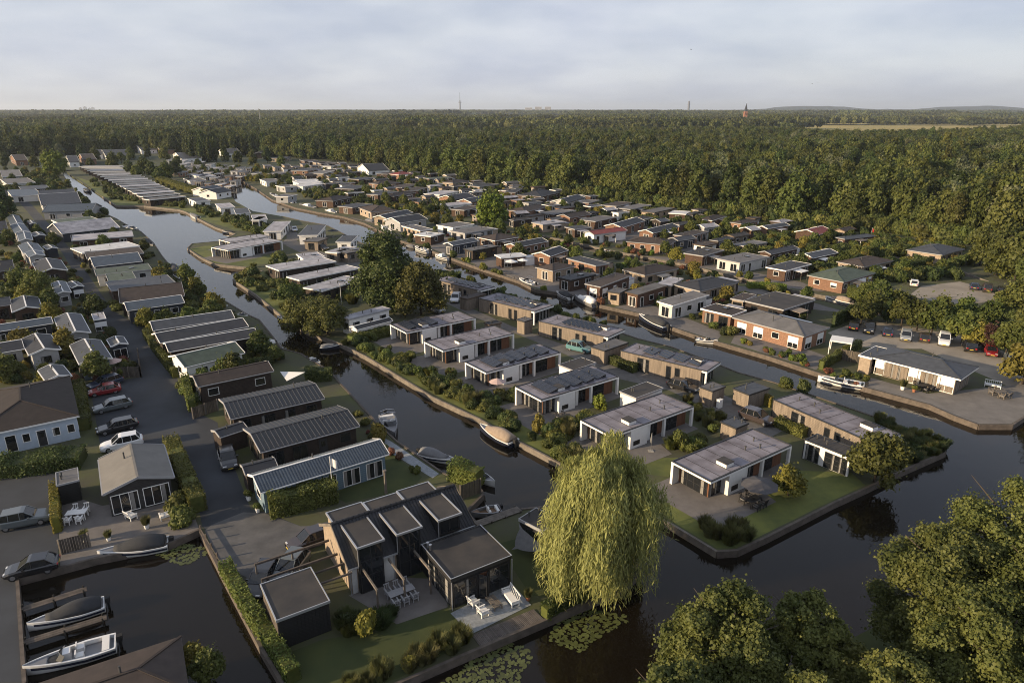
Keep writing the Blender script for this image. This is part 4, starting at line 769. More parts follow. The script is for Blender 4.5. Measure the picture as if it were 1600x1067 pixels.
MB().box(.84, -.165, 0, 2.98, .24, 3.0).build('bay', 'wall_black', bh); MB().box(4.27, -.165, 0, 6.38, .24, 3.0).build('bay', 'wall_black', bh)
for x0, x1, y1 in ((.3, 3.55, 6.1), (3.62, 6.9, 5.9), (6.97, 10.2, 6.1)):
    d = MB().box(x0 + .1, NR + .1, 2.9, x1 - .1, y1 - .1, 4.42).build('dormer', 'wall_tan', bh); MB().box(x0, NR + .12, 4.43, x1, y1, 4.55).build('dormer_roof', 'roof_felt', d)
    f = MB(); f.box(x0-.03, y1-.08, 4.4, x1+.03, y1+.03, 4.61); f.box(x0-.03, NR+.12, 4.4, x0+.08, y1-.08, 4.61); f.box(x1-.08, NR+.12, 4.4, x1+.03, y1-.08, 4.61); f.build('zinc_edge', 'zinc', d)
# tan wall panels on the facade and gable window
for x0, x1 in ((.3, .75), (3.1, 4.1)): MB().box(x0, .19, 0, x1, .246, 2.55).build('render_panel', 'wall_palegrey', bh)
window(bh, .25 - .002, 2.2, .9, -math.pi / 2, 1.2, 1.1, 'window', 'd')
# glass garden room
gx0, gx1, gy0, gy1, gz = 6.3, 12.0, -5.88, -.62, 2.95
gr_ = MB().box(gx0 + .12, gy0 + .12, -.05, gx1 - .12, gy1 + .5, gz - .3).build('garden_room', 'wall_black', bh)
MB().box(gx0 + .05, gy0 + .05, gz - .29, gx1 - .05, gy1 - .05, gz - .06).build('flat_roof', 'roof_felt', gr_)
f = MB(); e = .1; f.box(gx0, gy0, gz-.32, gx1, gy0+e, gz); f.box(gx0, gy1-e, gz-.32, gx1, gy1, gz); f.box(gx0, gy0+e, gz-.32, gx0+e, gy1-e, gz); f.box(gx1-e, gy0+e, gz-.32, gx1, gy1-e, gz); f.build('roof_edge', 'trim_dark', gr_)
f = MB(); f.box(gx0-.02, gy0-.02, gz+.002, gx1+.02, gy0+.05, gz+.04); f.box(gx0-.02, gy0+.05, gz+.002, gx0+.05, gy1, gz+.04); f.box(gx1-.05, gy0+.05, gz+.002, gx1+.02, gy1, gz+.04); f.build('zinc_trim', 'zinc', gr_)
window(bh, gx0 + 1.35, gy0 + .118, .05, 0, 2.2, 2.3, 'glazing', 'd', curt=1, name='glass_wall'); window(bh, gx1 - 1.2, gy0 + .118, .05, 0, 1.9, 2.3, 'glazing', 'd', name='glass_wall')
for x, a in ((gx0 + 2.55, -.9), (gx1 - 2.25, math.pi + .9)):
    d = link('open_door', MB().box(0, -.03, 0, .9, .03, 2.3).mesh('open_door', 'trim_dark'), bh, (x, gy0 + .08, .03), a); MB().box(.12, -.04, .25, .78, .04, 2.15).build('pane', 'glass', d)
MB().box(gx0 + 2.6, gy0 + .10, .05, gx1 - 2.3, gy0 + .119, 2.3).build('doorway', 'wall_cedar', gr_)
window(bh, gx0 + .118, (gy0 + gy1) / 2 - .3, .05, -math.pi / 2, 4.2, 2.3, 'glazing', 'd', curt=1, name='glass_wall')
for x, y in ((gx0 + .3, gy1 - .5), (gx0 + .35, gy1 - .9)): MB().tube([(x, y, gz - .1), (x, y, gz + .4)], .09, 8).tube([(x, y, gz + .4), (x, y, gz + .5)], .14, 8).build('flue', 'steel', gr_)
for x, y in ((gx0 + .02, gy0 - .06), (gx1 - .02, gy0 - .06)): MB().tube([(x, y, gz - .3), (x, y, 0)], .05, 7).build('downpipe', 'zinc', gr_)
# pergola beams in front of the facade
for x in (1.15, 3.45, 5.75):
    p = empty('pergola_beam', loc_pt(x, 0), hz); tag(p, 'weathered timber pergola beam on a post, ' + {1.15: 'left', 3.45: 'middle', 5.75: 'right'}[x] + ' of three before the barn house', 'pergola')
    MB().bar((0, -.05, 2.35), (0, -3.3, 2.35), .14, .18).build('beam', 'timber_pale', p); MB().box(-.07, -3.28, 0, .07, -3.14, 2.26).build('post', 'timber', p)
for k, y in enumerate((1.2, -.3)):
    p = empty('pergola_beam', loc_pt(-2.5, y), hz); tag(p, ('farther' if k == 0 else 'nearer') + ' timber beam bridging black shed and barn house gable', 'pergola')
    MB().bar((0, 0, 2.5), (2.7, 0, 2.5), .12, .16).build('beam', 'timber', p)
for k in range(2):
    p = empty('carport_rail', loc_pt(-6.2, 3.0 + 2.3 * k), hz); tag(p, ('nearer' if k == 0 else 'farther') + ' timber carport beam over the parked cars by the barn house', 'pergola')
    MB().bar((0, 0, 2.3), (6.3, 0, 2.3), .14, .18).build('beam', 'timber', p)
    for x in (0.1, 3.1): MB().box(x - .07, -.07, 0, x + .07, .07, 2.2).build('post', 'timber_pale', p)
sb = empty('shed', loc_pt(-4.5, -.58), hz); tag(sb, 'large black flat-roofed timber shed beside the barn house lawn', 'shed'); c_ = loc_pt(-4.5, -.58); RECTS.append((c_.x, c_.y, hz, 2.4, 2.8))
MB().box(-1.9, -2.3, -.05, 1.9, 2.3, 2.6).build('wall', 'wall_black', sb); MB().box(-1.97, -2.37, 2.602, 1.97, 2.37, 2.76).build('roof', 'roof_felt', sb)
f = MB(); f.box(-2.02,-2.42,2.6,2.02,-2.34,2.83); f.box(-2.02,2.34,2.6,2.02,2.42,2.83); f.box(-2.02,-2.34,2.6,-1.94,2.34,2.83); f.box(1.94,-2.34,2.6,2.02,2.34,2.83); f.build('zinc_edge', 'zinc', sb)
for i in range(14): MB().box(-1.9 + i * .2743 + .02, -2.335, .05, -1.9 + (i + 1) * .2743 - .02, -2.302, 2.55).build('plank', 'wall_black', sb)
for i in range(17): MB().box(-1.935, -2.3 + i * .2705 + .02, .05, -1.902, -2.3 + (i + 1) * .2705 - .02, 2.55).build('plank', 'timber', sb)
# canal-side shed with grey sail
ob = house(None, 's5', (895,810), (1062,895), (1150,800), 'flat', 'black', 'felt', 'grey', 'd', z=2.6, name='shed', label='black canal-side garden shed half hidden by the willow', cat='shed', over=.1, win=.6)
A3, B3, C3_ = Q('s5', (898,838), 2.4), Q('s5', (850,1018), .5), Q('s5', (1115,1028), 1.6); sl = MB(); M_ = 10; idx = {}
for i in range(M_ + 1):
    for j in range(M_ + 1 - i):
        k = M_ - i - j; p = (A3 * i + B3 * j + C3_ * k) / M_; ctr_ = (A3 + B3 + C3_) / 3; q = (i * j + j * k + i * k) / (M_ * M_ / 3); p = p + (ctr_ - p) * .28 * (1 - q) * (0 if max(i, j, k) == M_ else 1); p.z -= .25 * q; idx[i, j] = len(sl.v); sl.v.append(tuple(p))
for i in range(M_):
    for j in range(M_ - i):
        sl.f.append((idx[i, j], idx[i + 1, j], idx[i, j + 1]))
        if i + j < M_ - 1: sl.f.append((idx[i + 1, j], idx[i + 1, j + 1], idx[i, j + 1]))
o = sl.build('shade_sail', 'canvas_grey'); tag(o, 'grey triangular shade sail stretched beside the willow', 'shade sail')
# deck and terrace boards
dk = empty('deck', Q('s6', (550, 690)), 0); dp = [Q('s6', q) for q in ((548,690),(602,762),(1006,597),(935,528))]; tag(dk, 'weathered timber deck along the water below the white garden seats', 'deck')
nb = 44
for i in range(nb):
    t0, t1 = i / nb + .002, (i + 1) / nb - .003; q = [dp[0].lerp(dp[3], t0), dp[1].lerp(dp[2], t0), dp[1].lerp(dp[2], t1), dp[0].lerp(dp[3], t1)]
    q = [v - dk.location for v in q]; MB().slab([(v.x, v.y, .07 + random.uniform(-.006, .006)) for v in q], .06).build('plank', 'deck', dk)
# garden furniture on the terrace
def chair(loc, rz, label, w=.75, m='trim_white', long=False):
    o = empty('garden_sofa' if long else 'garden_chair', loc, rz); tag(o, label, 'sofa' if long else 'chair', None)
    W = w / 2
    MB().box(-W, -.35, .30, W, .35, .38).build('seat', m, o); MB().box(-W + .06, -.32, .381, W - .06, .28, .50).build('cushion', 'canvas_white' if m == 'trim_white' else 'canvas_grey', o)
    n = max(3, int(w / .22)); bk = MB()
    for i in range(n): x = -W + .07 + (w - .14) * i / (n - 1); bk.bar((x, .30, .40), (x, .48, .95), .09, .03)
    bk.bar((-W, .47, .93), (W, .47, .93), .06, .08).build('backrest', m, o)
    for x in (-W + .04, W - .04):
        for y in (-.31, .33): MB().box(x - .035, y - .035, 0, x + .035, y + .035, .58 if y < 0 else .5).build('leg', m, o)
        MB().box(x - .06, -.38, .58, x + .06, .42, .62).build('armrest', m, o)
    return o
hz2 = hz
chair(Q('s6', (560, 500)), hz2 + math.pi / 2 + .15, 'white garden chair left of the low table, farther of two'); chair(Q('s6', (620, 560)), hz2 + math.pi / 2 + .05, 'white garden chair left of the low table, nearer of two')
chair(Q('s6', (790, 470)), hz2 - math.pi / 2 - .1, 'white garden sofa on the blue-grey terrace', 1.9, long=True)
def table(loc, rz, w, d, h, m, label, name='table', cat='table'):
    o = empty(name, loc, rz); tag(o, label, cat); n = max(3, int(d / .14))
    for i in range(n): y0 = -d/2 + d * i / n; MB().box(-w/2, y0 + .006, h - .04, w/2, y0 + d / n - .006, h).build('slat', m, o)
    for x in (-w/2 + .06, w/2 - .06):
        for y in (-d/2 + .06, d/2 - .06): MB().box(x - .035, y - .035, 0, x + .035, y + .035, h - .041).build('leg', m, o)
    return o
table(Q('s6', (687, 500)), hz2 + math.pi / 2, 1.5, .8, .42, 'timber_pale', 'low pale slatted coffee table between the white seats', 'coffee_table')
pt = table(Q('s6', (110, 455)), hz2, 2.2, .8, .75, 'trim_grey', 'long grey outdoor dining table under the pergola beams', 'dining_table')
for k, (dx, dy) in enumerate(((-.8,-.75),(0,-.75),(.8,-.75),(-.8,.75),(0,.75),(.8,.75))):
    c = chair(pt.location + Vector((math.cos(hz) * dx - math.sin(hz) * dy, math.sin(hz) * dx + math.cos(hz) * dy, 0)), hz2 + (math.pi if dy < 0 else 0), 'grey shell chair at the grey dining table by the barn house', .5, 'trim_grey'); c['group'] = 'dining chairs under the pergola'
# ---------------------------------------------------------------- cars
CARC = {}
def car_parts(kind):
    if kind in CARC: return CARC[kind]
    L, W, H = dict(hatch=(4.1,1.74,1.46), wagon=(4.7,1.82,1.48), suv=(4.55,1.88,1.66), van=(4.6,1.85,1.85))[kind]; l = L / 2; w = W / 2; gr = .2
    sh = H * .60
    def S(x, ww, zb, zt): return [(x, -ww * .9, zb), (x, -ww, zb + .18), (x, -ww, zt - .12), (x, -ww * .86, zt), (x, ww * .86, zt), (x, ww, zt - .12), (x, ww, zb + .18), (x, ww * .9, zb)]
    tail = .98 if kind != 'hatch' else .97
    body = MB().loft([S(-l, w * .80, .42, sh * .86), S(-l + .12, w * .92, .30, sh * .98), S(-l + .6, w, gr, sh * 1.02), S(-.3, w, gr, sh), S(l * .42, w, gr, sh * .98), S(l - .55, w * .97, gr, sh * .88), S(l - .12, w * .88, .30, sh * .74), S(l, w * .74, .38, sh * .60)]); body.sm = False
    r0, r1 = (-l + .28, l * .44)
    def C(x, ww, z): return [(x, -ww, z[0]), (x, -ww * .84, z[1]), (x, ww * .84, z[1]), (x, ww, z[0])]
    back = .55 if kind in ('hatch',) else .38
    cab = MB().loft([C(r0, w * .84, (sh - .05, sh + .02)), C(r0 + back, w * .90, (sh - .05, H - .07)), C(0, w * .92, (sh - .05, H - .04)), C(r1 - .75, w * .90, (sh - .05, H - .07)), C(r1, w * .84, (sh - .06, sh + .01))])
    roof = MB().loft([[(r0 + back - .05, -w * .74, H - .09), (r0 + back - .05, -w * .70, H - .045), (r0 + back - .05, w * .70, H - .045), (r0 + back - .05, w * .74, H - .09)], [(-.1, -w * .78, H - .06), (-.1, -w * .72, H), (-.1, w * .72, H), (-.1, w * .78, H - .06)], [(r1 - .78, -w * .75, H - .09), (r1 - .78, -w * .70, H - .05), (r1 - .78, w * .70, H - .05), (r1 - .78, w * .75, H - .09)]])
    pil = roof
    for s in (-1, 1):
        pil.bar((r1 + .02, s * w * .83, sh), (r1 - .76, s * w * .76, H - .06), .07, .06); pil.bar((-.15, s * w * .935, sh), (-.15, s * w * .79, H - .05), .09, .05); pil.bar((r0, s * w * .83, sh), (r0 + back, s * w * .76, H - .07), .16, .07)
        if kind != 'hatch': pil.bar((r0 + back + .55, s * w * .93, sh), (r0 + back + .55, s * w * .78, H - .05), .09, .05)
    tyre = MB().tube([(0, -.11, 0), (0, .11, 0)], .33, 16); rim = MB().tube([(0, -.118, 0), (0, .118, 0)], .20, 10)
    hl = MB().box(-.1, -.17, -.06, .03, .17, .07); tlm = MB().box(-.03, -.13, -.09, .06, .13, .09); mir = MB().box(-.08, -.10, -.06, .08, .10, .07); pl = MB().box(-.012, -.26, -.055, .012, .26, .055)
    r = dict(L=L, w=w, l=l, sh=sh, H=H, r1=r1, body=body, pil=pil, roof=roof, cab=cab.mesh('windows', 'glass'), tyre=tyre.mesh('wheel', 'rubber'), rim=rim.mesh('rim', 'steel'), hl=hl.mesh('headlight', 'lamp_clear'), tl=tlm.mesh('taillight', 'lamp_red'), mir=mir, pl=pl.mesh('number_plate', 'plate'), pm={})
    CARC[kind] = r; return r
NCAR = 0
def car(loc, rz, kind, paint, label, group=None):
    c = car_parts(kind); o = empty('parked_car', loc, rz); tag(o, label, 'car', group)
    if paint not in c['pm']: c['pm'][paint] = (c['body'].mesh('body', 'paint_' + paint, False), c['roof'].mesh('roof', 'paint_' + paint), c['mir'].mesh('mirror', 'paint_' + paint))
    b, r, m = c['pm'][paint]; link('body', b, o); link('window_glass', c['cab'], o); link('roof', r, o)
    for sx in (-1, 1):
        for sy in (-1, 1):
            w = link('wheel', c['tyre'], o, (sx * c['l'] * .62, sy * (c['w'] - .12), .33)); link('rim', c['rim'], w)
    for s in (-1, 1):
        link('headlight', c['hl'], o, (c['l'] - .12, s * c['w'] * .60, c['sh'] * .70)); link('taillight', c['tl'], o, (-c['l'] + .02, s * c['w'] * .66, c['sh'] * .80)); link('mirror', m, o, (c['r1'] - .45, s * (c['w'] + .05), c['sh'] + .04))
    link('number_plate', c['pl'], o, (c['l'] + .005, 0, .45)); link('number_plate', c['pl'], o, (-c['l'] - .005, 0, .60))
    RECTS.append((loc[0], loc[1], rz, c['l'] + .3, c['w'] + .3)); return o
def car2(r, front, rear, kind, paint, label):
    f, b = Q(r, front), Q(r, rear); d = f - b; m = (f + b) / 2; car((m.x, m.y, .012), math.atan2(d.y, d.x), kind, paint, label)
car2('s1', (738,482), (1010,425), 'suv', 'white', 'white SUV, last in the line of cars left of the lane')
car2('s1', (705,362), (975,300), 'wagon', 'black', 'black estate car next to the white SUV')
car2('s1', (670,212), (938,150), 'wagon', 'grey', 'dark grey estate car behind the red hatchback')
car2('s1', (650,88), (852,50), 'hatch', 'red', 'red hatchback in the line of cars left of the lane')
car2('r5', (570,905), (735,858), 'wagon', 'navy', 'dark estate car against the wooden fence, beyond the red hatchback')
car2('s1', (345,965), (20,1030), 'suv', 'grey', 'grey SUV at the left edge beside the thin hedge')
car2('s2', (100,345), (345,292), 'hatch', 'black', 'black hatchback parked at the corner of the boat basin')
car2('s4', (700,165), (885,95), 'hatch', 'brown', 'dark hatchback under the eaves on the gravel yard')
car2('s4', (430,480), (520,330), 'wagon', 'black', 'black car under the carport beams, next to the shed')
car2('s4', (610,400), (720,262), 'suv', 'grey', 'dark SUV under the carport beams, nearer the barn house')
car2('s3', (262,672), (228,560), 'suv', 'black', 'black car between the ribbed-roof sheds and blue house')
car2('r7', (485,680), (350,650), 'suv', 'teal', 'teal car beside the pale timber lodge')
car2('r7', (1145,928), (972,880), 'wagon', 'black', 'black estate car in front of the timber lodge with four panels')
car2('s7', (1168,328), (988,268), 'suv', 'brown', 'dark SUV at the end of the inner road')
car2('r6', (1222,375), (1245,340), 'suv', 'white', 'white van-like car far up the inner road')
car2('r6', (1135,430), (1085,415), 'wagon', 'silver', 'silver car in the shade beneath the two big trees')
car2('t3', (1110,622), (1095,590), 'hatch', 'white', 'white hatchback beside the far white lodges')
car2('t3', (1360,762), (1280,745), 'suv', 'black', 'black car on the curved drive among far lodges')
for i, (x, y, k, p, s) in enumerate(((530,528,'hatch','black','black hatchback, farthest left in the long car park row'), (625,545,'suv','black','black SUV, second from left in the car park row'), (735,565,'hatch','navy','dark blue hatchback, third from left in the car park row'), (850,590,'wagon','silver','silver estate car, fourth from left in the car park row'), (965,600,'hatch','brown','brown hatchback left of the white van'), (1085,620,'van','white','white van in the car park row'), (1240,655,'suv','black','black SUV right of the white van'), (1370,685,'hatch','red','red hatchback in the car park row'), (1500,728,'hatch','grey','grey hatchback at the right end of the car park row'))):
    g = Q('r8', (x, y)); car((g.x, g.y, .012), math.radians(62 + random.uniform(-4, 4) + (180 if i % 2 else 0)), k, p, s)
for x, y, k, p, s in ((900,262,'hatch','white','white car in the back car park behind the trees'), (1270,282,'hatch','navy','dark blue car in the back car park'), (1350,295,'van','brown','brown van in the back car park'), (1440,305,'wagon','black','black car at the right end of the back car park')):
    g = Q('r8', (x, y)); car((g.x, g.y, .012), math.radians(60), k, p, s)
# ---------------------------------------------------------------- boats
def hull_half(t, full=.5): return max(.04, math.sin(math.pi * min(1, (1 - t) * .62 + .0) ) ** .75) if t > .38 else 1.0 - .12 * ((.38 - t) / .38) ** 2
BOATC = {}
def boat_meshes(kind, L, W, hull):
    key = (kind, hull)
    if key in BOATC: return BOATC[key]
    secs = []; deck = []; rim = MB(); n = 13; L_, W_ = 6.0, 2.1
    for i in range(n):
        t = i / (n - 1); x = -3 + 6 * t; hb = hull_half(t) * W_ / 2; sh = .62 + .25 * t ** 2; kb = -.35 + .55 * max(0, t - .7) ** 1.5 * 3
        kb = min(kb, sh - .15)
        secs.append([(x, -hb, sh), (x, -hb * .9, .12), (x, -hb * .45, kb * .8), (x, 0, kb), (x, hb * .45, kb * .8), (x, hb * .9, .12), (x, hb, sh)])
    h = MB().loft(secs, cap=False, closed=False); m0 = len(h.v); h.f.append(tuple(range(7)))
    dk_ = MB(); z0 = .30 if kind in ('open', 'rib') else .5
    dk_.loft([[(s[0][0], s[0][1] * .86, (z0 if s[0][0] < 1.2 else s[0][2] - .03)), (s[0][0], s[6][1] * .86, (z0 if s[0][0] < 1.2 else s[0][2] - .03))] for s in secs], cap=False, closed=False)
    for side_ in (0, 6): 
        rim.loft([[(s[side_][0], s[side_][1] * k, s[side_][2] + z) for k, z in ((1.03, -.04), (1.03, .05), (.84, .05), (.84, -.25))] for s in secs], cap=True)
    rim.box(-3.02, -.9, .45, -2.9, .9, .64)
    mo = MB().box(-3.5, -.2, .55, -3.08, .2, 1.05).box(-3.4, -.09, -.5, -3.2, .09, .56)
    cv = []
    for i in range(11):
        t = i / 10; x = -2.75 + 4.3 * t; hb = hull_half((x + 3) / 6) * W_ / 2 * .97; hgt = .72 + (.55 * math.sin(math.pi * min(1, .15 + t * .95)) if kind != 'low' else .18 * math.sin(math.pi * t)); sh = .66 + .2 * ((x + 3) / 6) ** 2
        cv.append([(x, -hb, sh), (x, -hb * .8, sh + (hgt - .5) * .55), (x, -hb * .3, sh + hgt - .35), (x, hb * .3, sh + hgt - .35), (x, hb * .8, sh + (hgt - .5) * .55), (x, hb, sh)])
    cover = MB().loft(cv)
    ws = MB().slab([(.55, -.8, .68), (.9, -.35, .72), (.55, -.3, 1.18), (.25, -.72, 1.12)], .02).slab([(.9, -.35, .72), (.9, .35, .72), (.55, .3, 1.18), (.55, -.3, 1.18)], .02).slab([(.9, .35, .72), (.55, .8, .68), (.25, .72, 1.12), (.55, .3, 1.18)], .02)
    seats = MB().box(-2.6, -.85, .31, -2.1, .85, .72).box(-.9, -.75, .31, -.4, -.2, .75).box(-.9, .2, .31, -.4, .75, .75).box(-.45, -.75, .75, -.36, -.2, 1.05).box(-.45, .2, .75, -.36, .75, 1.05)
    con = MB().box(-.05, -.35, .31, .45, .35, 1.05); cab = MB().loft([[(-.6, -.75, .6), (-.6, -.62, 1.45), (-.6, .62, 1.45), (-.6, .75, .6)], [(.7, -.72, .62), (.45, -.55, 1.42), (.45, .55, 1.42), (.7, .72, .62)], [(1.6, -.45, .75), (1.5, -.35, .95), (1.5, .35, .95), (1.6, .45, .75)]])
    arch = MB()
    for x in (-1.6, -.7): arch.tube([(x, -.95, .6), (x - .05, -.9, 1.7), (x, 0, 1.95), (x - .05, .9, 1.7), (x, .95, .6)], .03, 6)
    st_ = MB()
    for sd in (-1, 1): st_.loft([[(q[0][0], sd * (abs(q[0][1]) * .985 + .035), q[0][2] * .80), (q[0][0], sd * (abs(q[0][1]) * .95 + .045), q[0][2] * .80 - .22)] for q in secs[:-1]], cap=False, closed=False)
    pit = MB().loft([[(x_, -hull_half((x_ + 3) / 6) * .78, .60 + .06 * (x_ + 3) / 6), (x_, 0, .66 + .06 * (x_ + 3) / 6), (x_, hull_half((x_ + 3) / 6) * .78, .60 + .06 * (x_ + 3) / 6)] for x_ in (.9, 1.4, 1.9, 2.3)], cap=False, closed=False)
    BOATC[key] = dict(stripe=st_.mesh('stripe', 'boat_navy'), pit=pit.mesh('cockpit_cover', 'canvas_dark'), hull=h.mesh('hull', hull, True), deck=dk_.mesh('deck', 'boat_wood' if kind == 'open' else 'boat_grey'), rim=rim.mesh('gunwale', 'boat_white' if hull != 'boat_grey' else 'boat_grey'), motor=mo.mesh('outboard_motor', 'rubber'), cover=cover, ws=ws.mesh('windscreen', 'glass'), seats=seats.mesh('seats', 'canvas_white'), con=con.mesh('console', 'boat_white'), cab=cab.mesh('cabin', 'boat_white'), arch=arch.mesh('frame', 'steel'), cm={})
    return BOATC[key]
def boat(r, bow, stern, kind, hull, label, cover='canvas_dark', w=1.0, motor=True):
    a, b = Q(r, bow, -.3), Q(r, stern, -.3); d = a - b; L = d.length; m = (a + b) / 2; s = L / 6.3
    o = empty('boat', (m.x, m.y, -.66 + .10), math.atan2(d.y, d.x)); tag(o, label, 'boat'); B = boat_meshes(kind, L, 2, 'boat_' + hull)
    sy = min(1.15, max(.72, s * w)); o.scale = (s, sy, min(1.15, max(.75, s)))
    link('hull', B['hull'], o); link('deck', B['deck'], o); link('gunwale', B['rim'], o)
    if motor: link('outboard_motor', B['motor'], o)
    if kind in ('covered', 'low'):
        if cover not in B['cm']: B['cm'][cover] = B['cover'].mesh('cover', cover, True)
        link('canvas_cover', B['cm'][cover], o)
    if kind in ('speed', 'cabin', 'rib') or (kind == 'covered' and hull == 'white'): link('stripe', B['stripe'], o)
    if kind in ('speed', 'rib'): link('cockpit_cover', B['pit'], o)
    if kind == 'speed': link('windscreen', B['ws'], o); link('seat', B['seats'], o)
    if kind == 'open': link('seat', B['seats'], o)
    if kind == 'rib': link('console', B['con'], o); link('seat', B['seats'], o); link('windscreen', B['ws'], o)
    if kind == 'cabin': link('cabin', B['cab'], o); link('windscreen', B['ws'], o)
    if kind == 'arch': link('frame', B['arch'], o); link('windscreen', B['ws'], o); link('seat', B['seats'], o)
    return o
for a in [('s2',(650,215),(1150,128),'covered','white','white boat with dark canvas hood along the patio quay','canvas_dark'), ('s2',(175,700),(720,535),'covered','white','boat under a long black cover in the boat basin','canvas_dark'), ('s2',(145,1000),(800,800),'rib','white','white open motorboat with console at the bottom left corner','canvas_dark'),
  ('s5',(635,205),(870,320),'covered','navy','navy sloop with tan canvas hood along the lodge bank','canvas_tan'), ('s5',(485,440),(235,375),'covered','white','white boat with grey tarpaulin by the paved quay','canvas_grey'), ('s5',(745,590),(520,480),'low','white','white-bowed boat with flat dark cover moored behind the hedge','canvas_dark'), ('s5',(575,790),(780,750),'open','grey','grey open dinghy in the narrow slip'),
  ('r6',(518,640),(395,645),'low','navy','small dark boat with grey cover beneath the bushes','canvas_grey'), ('r6',(400,750),(320,715),'speed','white','small white-bowed boat beside the triangular canvas'), ('s3',(1352,440),(1292,300),'arch','grey','dark boat with a tubular frame beside the golden shrub'), ('r5',(1362,348),(1275,340),'speed','white','small white speedboat by the dense shrubs, left bank'), ('r5',(1412,398),(1340,378),'arch','white','white boat with frame, second along the left bank'), ('r5',(1535,462),(1450,435),'speed','white','white speedboat beside the slate-roofed house, left bank'),
  ('r5',(1110,240),(1070,150),'covered','navy','black boat with arched frame, far left bank','canvas_dark'), ('r1',(870,885),(780,860),'speed','white','white boat moored beside the pale navy-walled chalet'), ('r1',(960,985),(900,955),'covered','grey','grey covered boat by the white-roofed chalet','canvas_dark'), ('r1',(520,625),(560,640),'low','navy','dark barge at the bend of the far pond','canvas_dark'), ('r1',(360,580),(395,600),'speed','white','tiny white boat on the far left bank'), ('t3',(535,615),(630,620),'low','navy','dark boat in the notch of the far pond','canvas_dark'),
  ('t3',(285,480),(350,510),'low','white','pale dinghy along the far pond bank','canvas_grey'), ('r6',(10,640),(125,620),'covered','white','white boat under a white cover near the brown chalet','canvas_white'), ('r6',(130,460),(195,470),'open','navy','dark rowing boat at the small jetty'),
  ('r2',(85,655),(140,675),'speed','white','white boat, first along the far canal bank'), ('r2',(190,695),(240,715),'speed','white','white boat, second along the far canal bank'), ('r2',(270,725),(380,745),'cabin','grey','grey-green cabin cruiser by the round bush'), ('r2',(430,762),(510,775),'cabin','white','white cabin boat at the brown chalet'), ('r2',(680,820),(740,832),'low','grey','grey skiff on the far canal bank','canvas_grey'),
  ('t4',(170,270),(240,320),'cabin','white','cream cabin boat beside the black gabled boathouse'), ('t4',(255,330),(310,385),'covered','navy','black covered boat next to the cream one','canvas_dark'), ('t4',(370,425),(440,432),'low','grey','small grey dinghy under the white chalet','canvas_grey'), ('t4',(440,440),(555,470),'speed','white','white bowrider with dark cockpit on the middle canal'), ('t4',(600,500),(712,525),'cabin','white','white cabin boat below the dark tan-fronted box house'), ('t4',(1255,690),(1385,735),'arch','white','white fishing boat with raised rods and frame'), ('t4',(1545,790),(1660,835),'covered','white','white boat with black cover, left of the silver-covered boat','canvas_dark'),
  ('r7',(385,335),(520,390),'covered','grey','boat under a silver-grey cover on the middle canal','canvas_white'), ('r7',(780,455),(960,530),'covered','navy','dark sloop with a white rim below the pale grey house','canvas_dark'), ('r7',(1275,615),(1135,595),'speed','white','small white boat in front of the brick bungalow'), ('r8',(300,840),(600,890),'speed','white','large white and black speedboat at the stone terrace'), ('r8',(350,340),(520,375),'covered','white','boat in the narrow back canal behind the car park','canvas_tan'), ('r3',(560,1010),(640,1030),'speed','white','white boat on land by the brick bay-window house'), ('t4',(1250,310),(1330,330),'low','navy','dark hull in the narrow canal behind the second row','canvas_dark'), ('r3',(1370,905),(1450,920),'low','white','white covered dinghy near the forest-side canal','canvas_white')]:
    boat(*a)
for k, (p0, p1) in enumerate((((130,575),(585,430)), ((140,800),(720,620)))):
    a, b = Q('s2', p0, -.1), Q('s2', p1, -.1); j = empty('jetty', (a.x, a.y, 0)); tag(j, ('farther' if k == 0 else 'nearer') + ' narrow timber finger jetty in the boat basin', 'jetty'); d = b - a; n = d.length; u = d.normalized(); v = Vector((-u.y, u.x, 0))
    for i in range(3): MB().bar(tuple(v * (i - 1) * .24 + Vector((0,0,-.1))), tuple(d + v * (i - 1) * .24 + Vector((0,0,-.1))), .22, .06).build('plank', 'timber', j)
    for t in (.05, .5, .95):
        for s in (-.34, .34): q = d * t + v * s; MB().tube([(q.x, q.y, -1.2), (q.x, q.y, .12)], .07, 7).build('pile', 'timber_black', j)
a, b = Q('s5', (612,850), .1), Q('s5', (905,745), .1); j = empty('jetty', (a.x, a.y, 0)); tag(j, 'pale timber jetty beside the slip near the willow', 'jetty'); d = b - a; v = Vector((-d.y, d.x, 0)).normalized()
for i in range(4): MB().bar(tuple(v * (i - 1.5) * .26 + Vector((0,0,.1))), tuple(d + v * (i - 1.5) * .26 + Vector((0,0,.1))), .24, .06).build('plank', 'timber_pale', j)
for t in (.3, .6, .95):
    for s in (-.55, .55): q = d * t + v * s; MB().tube([(q.x, q.y, -1.2), (q.x, q.y, .25)], .08, 7).build('pile', 'timber', j)
# boathouse roof at the bottom edge
house(None, 's2', (1222,748), (140,1103), (200,1500), 'hip', 'darkbrown', 'brown', 'grey', 'd', z=2.3, label='dark brown hipped boathouse roof cut by the bottom edge', name='boathouse', win=0)
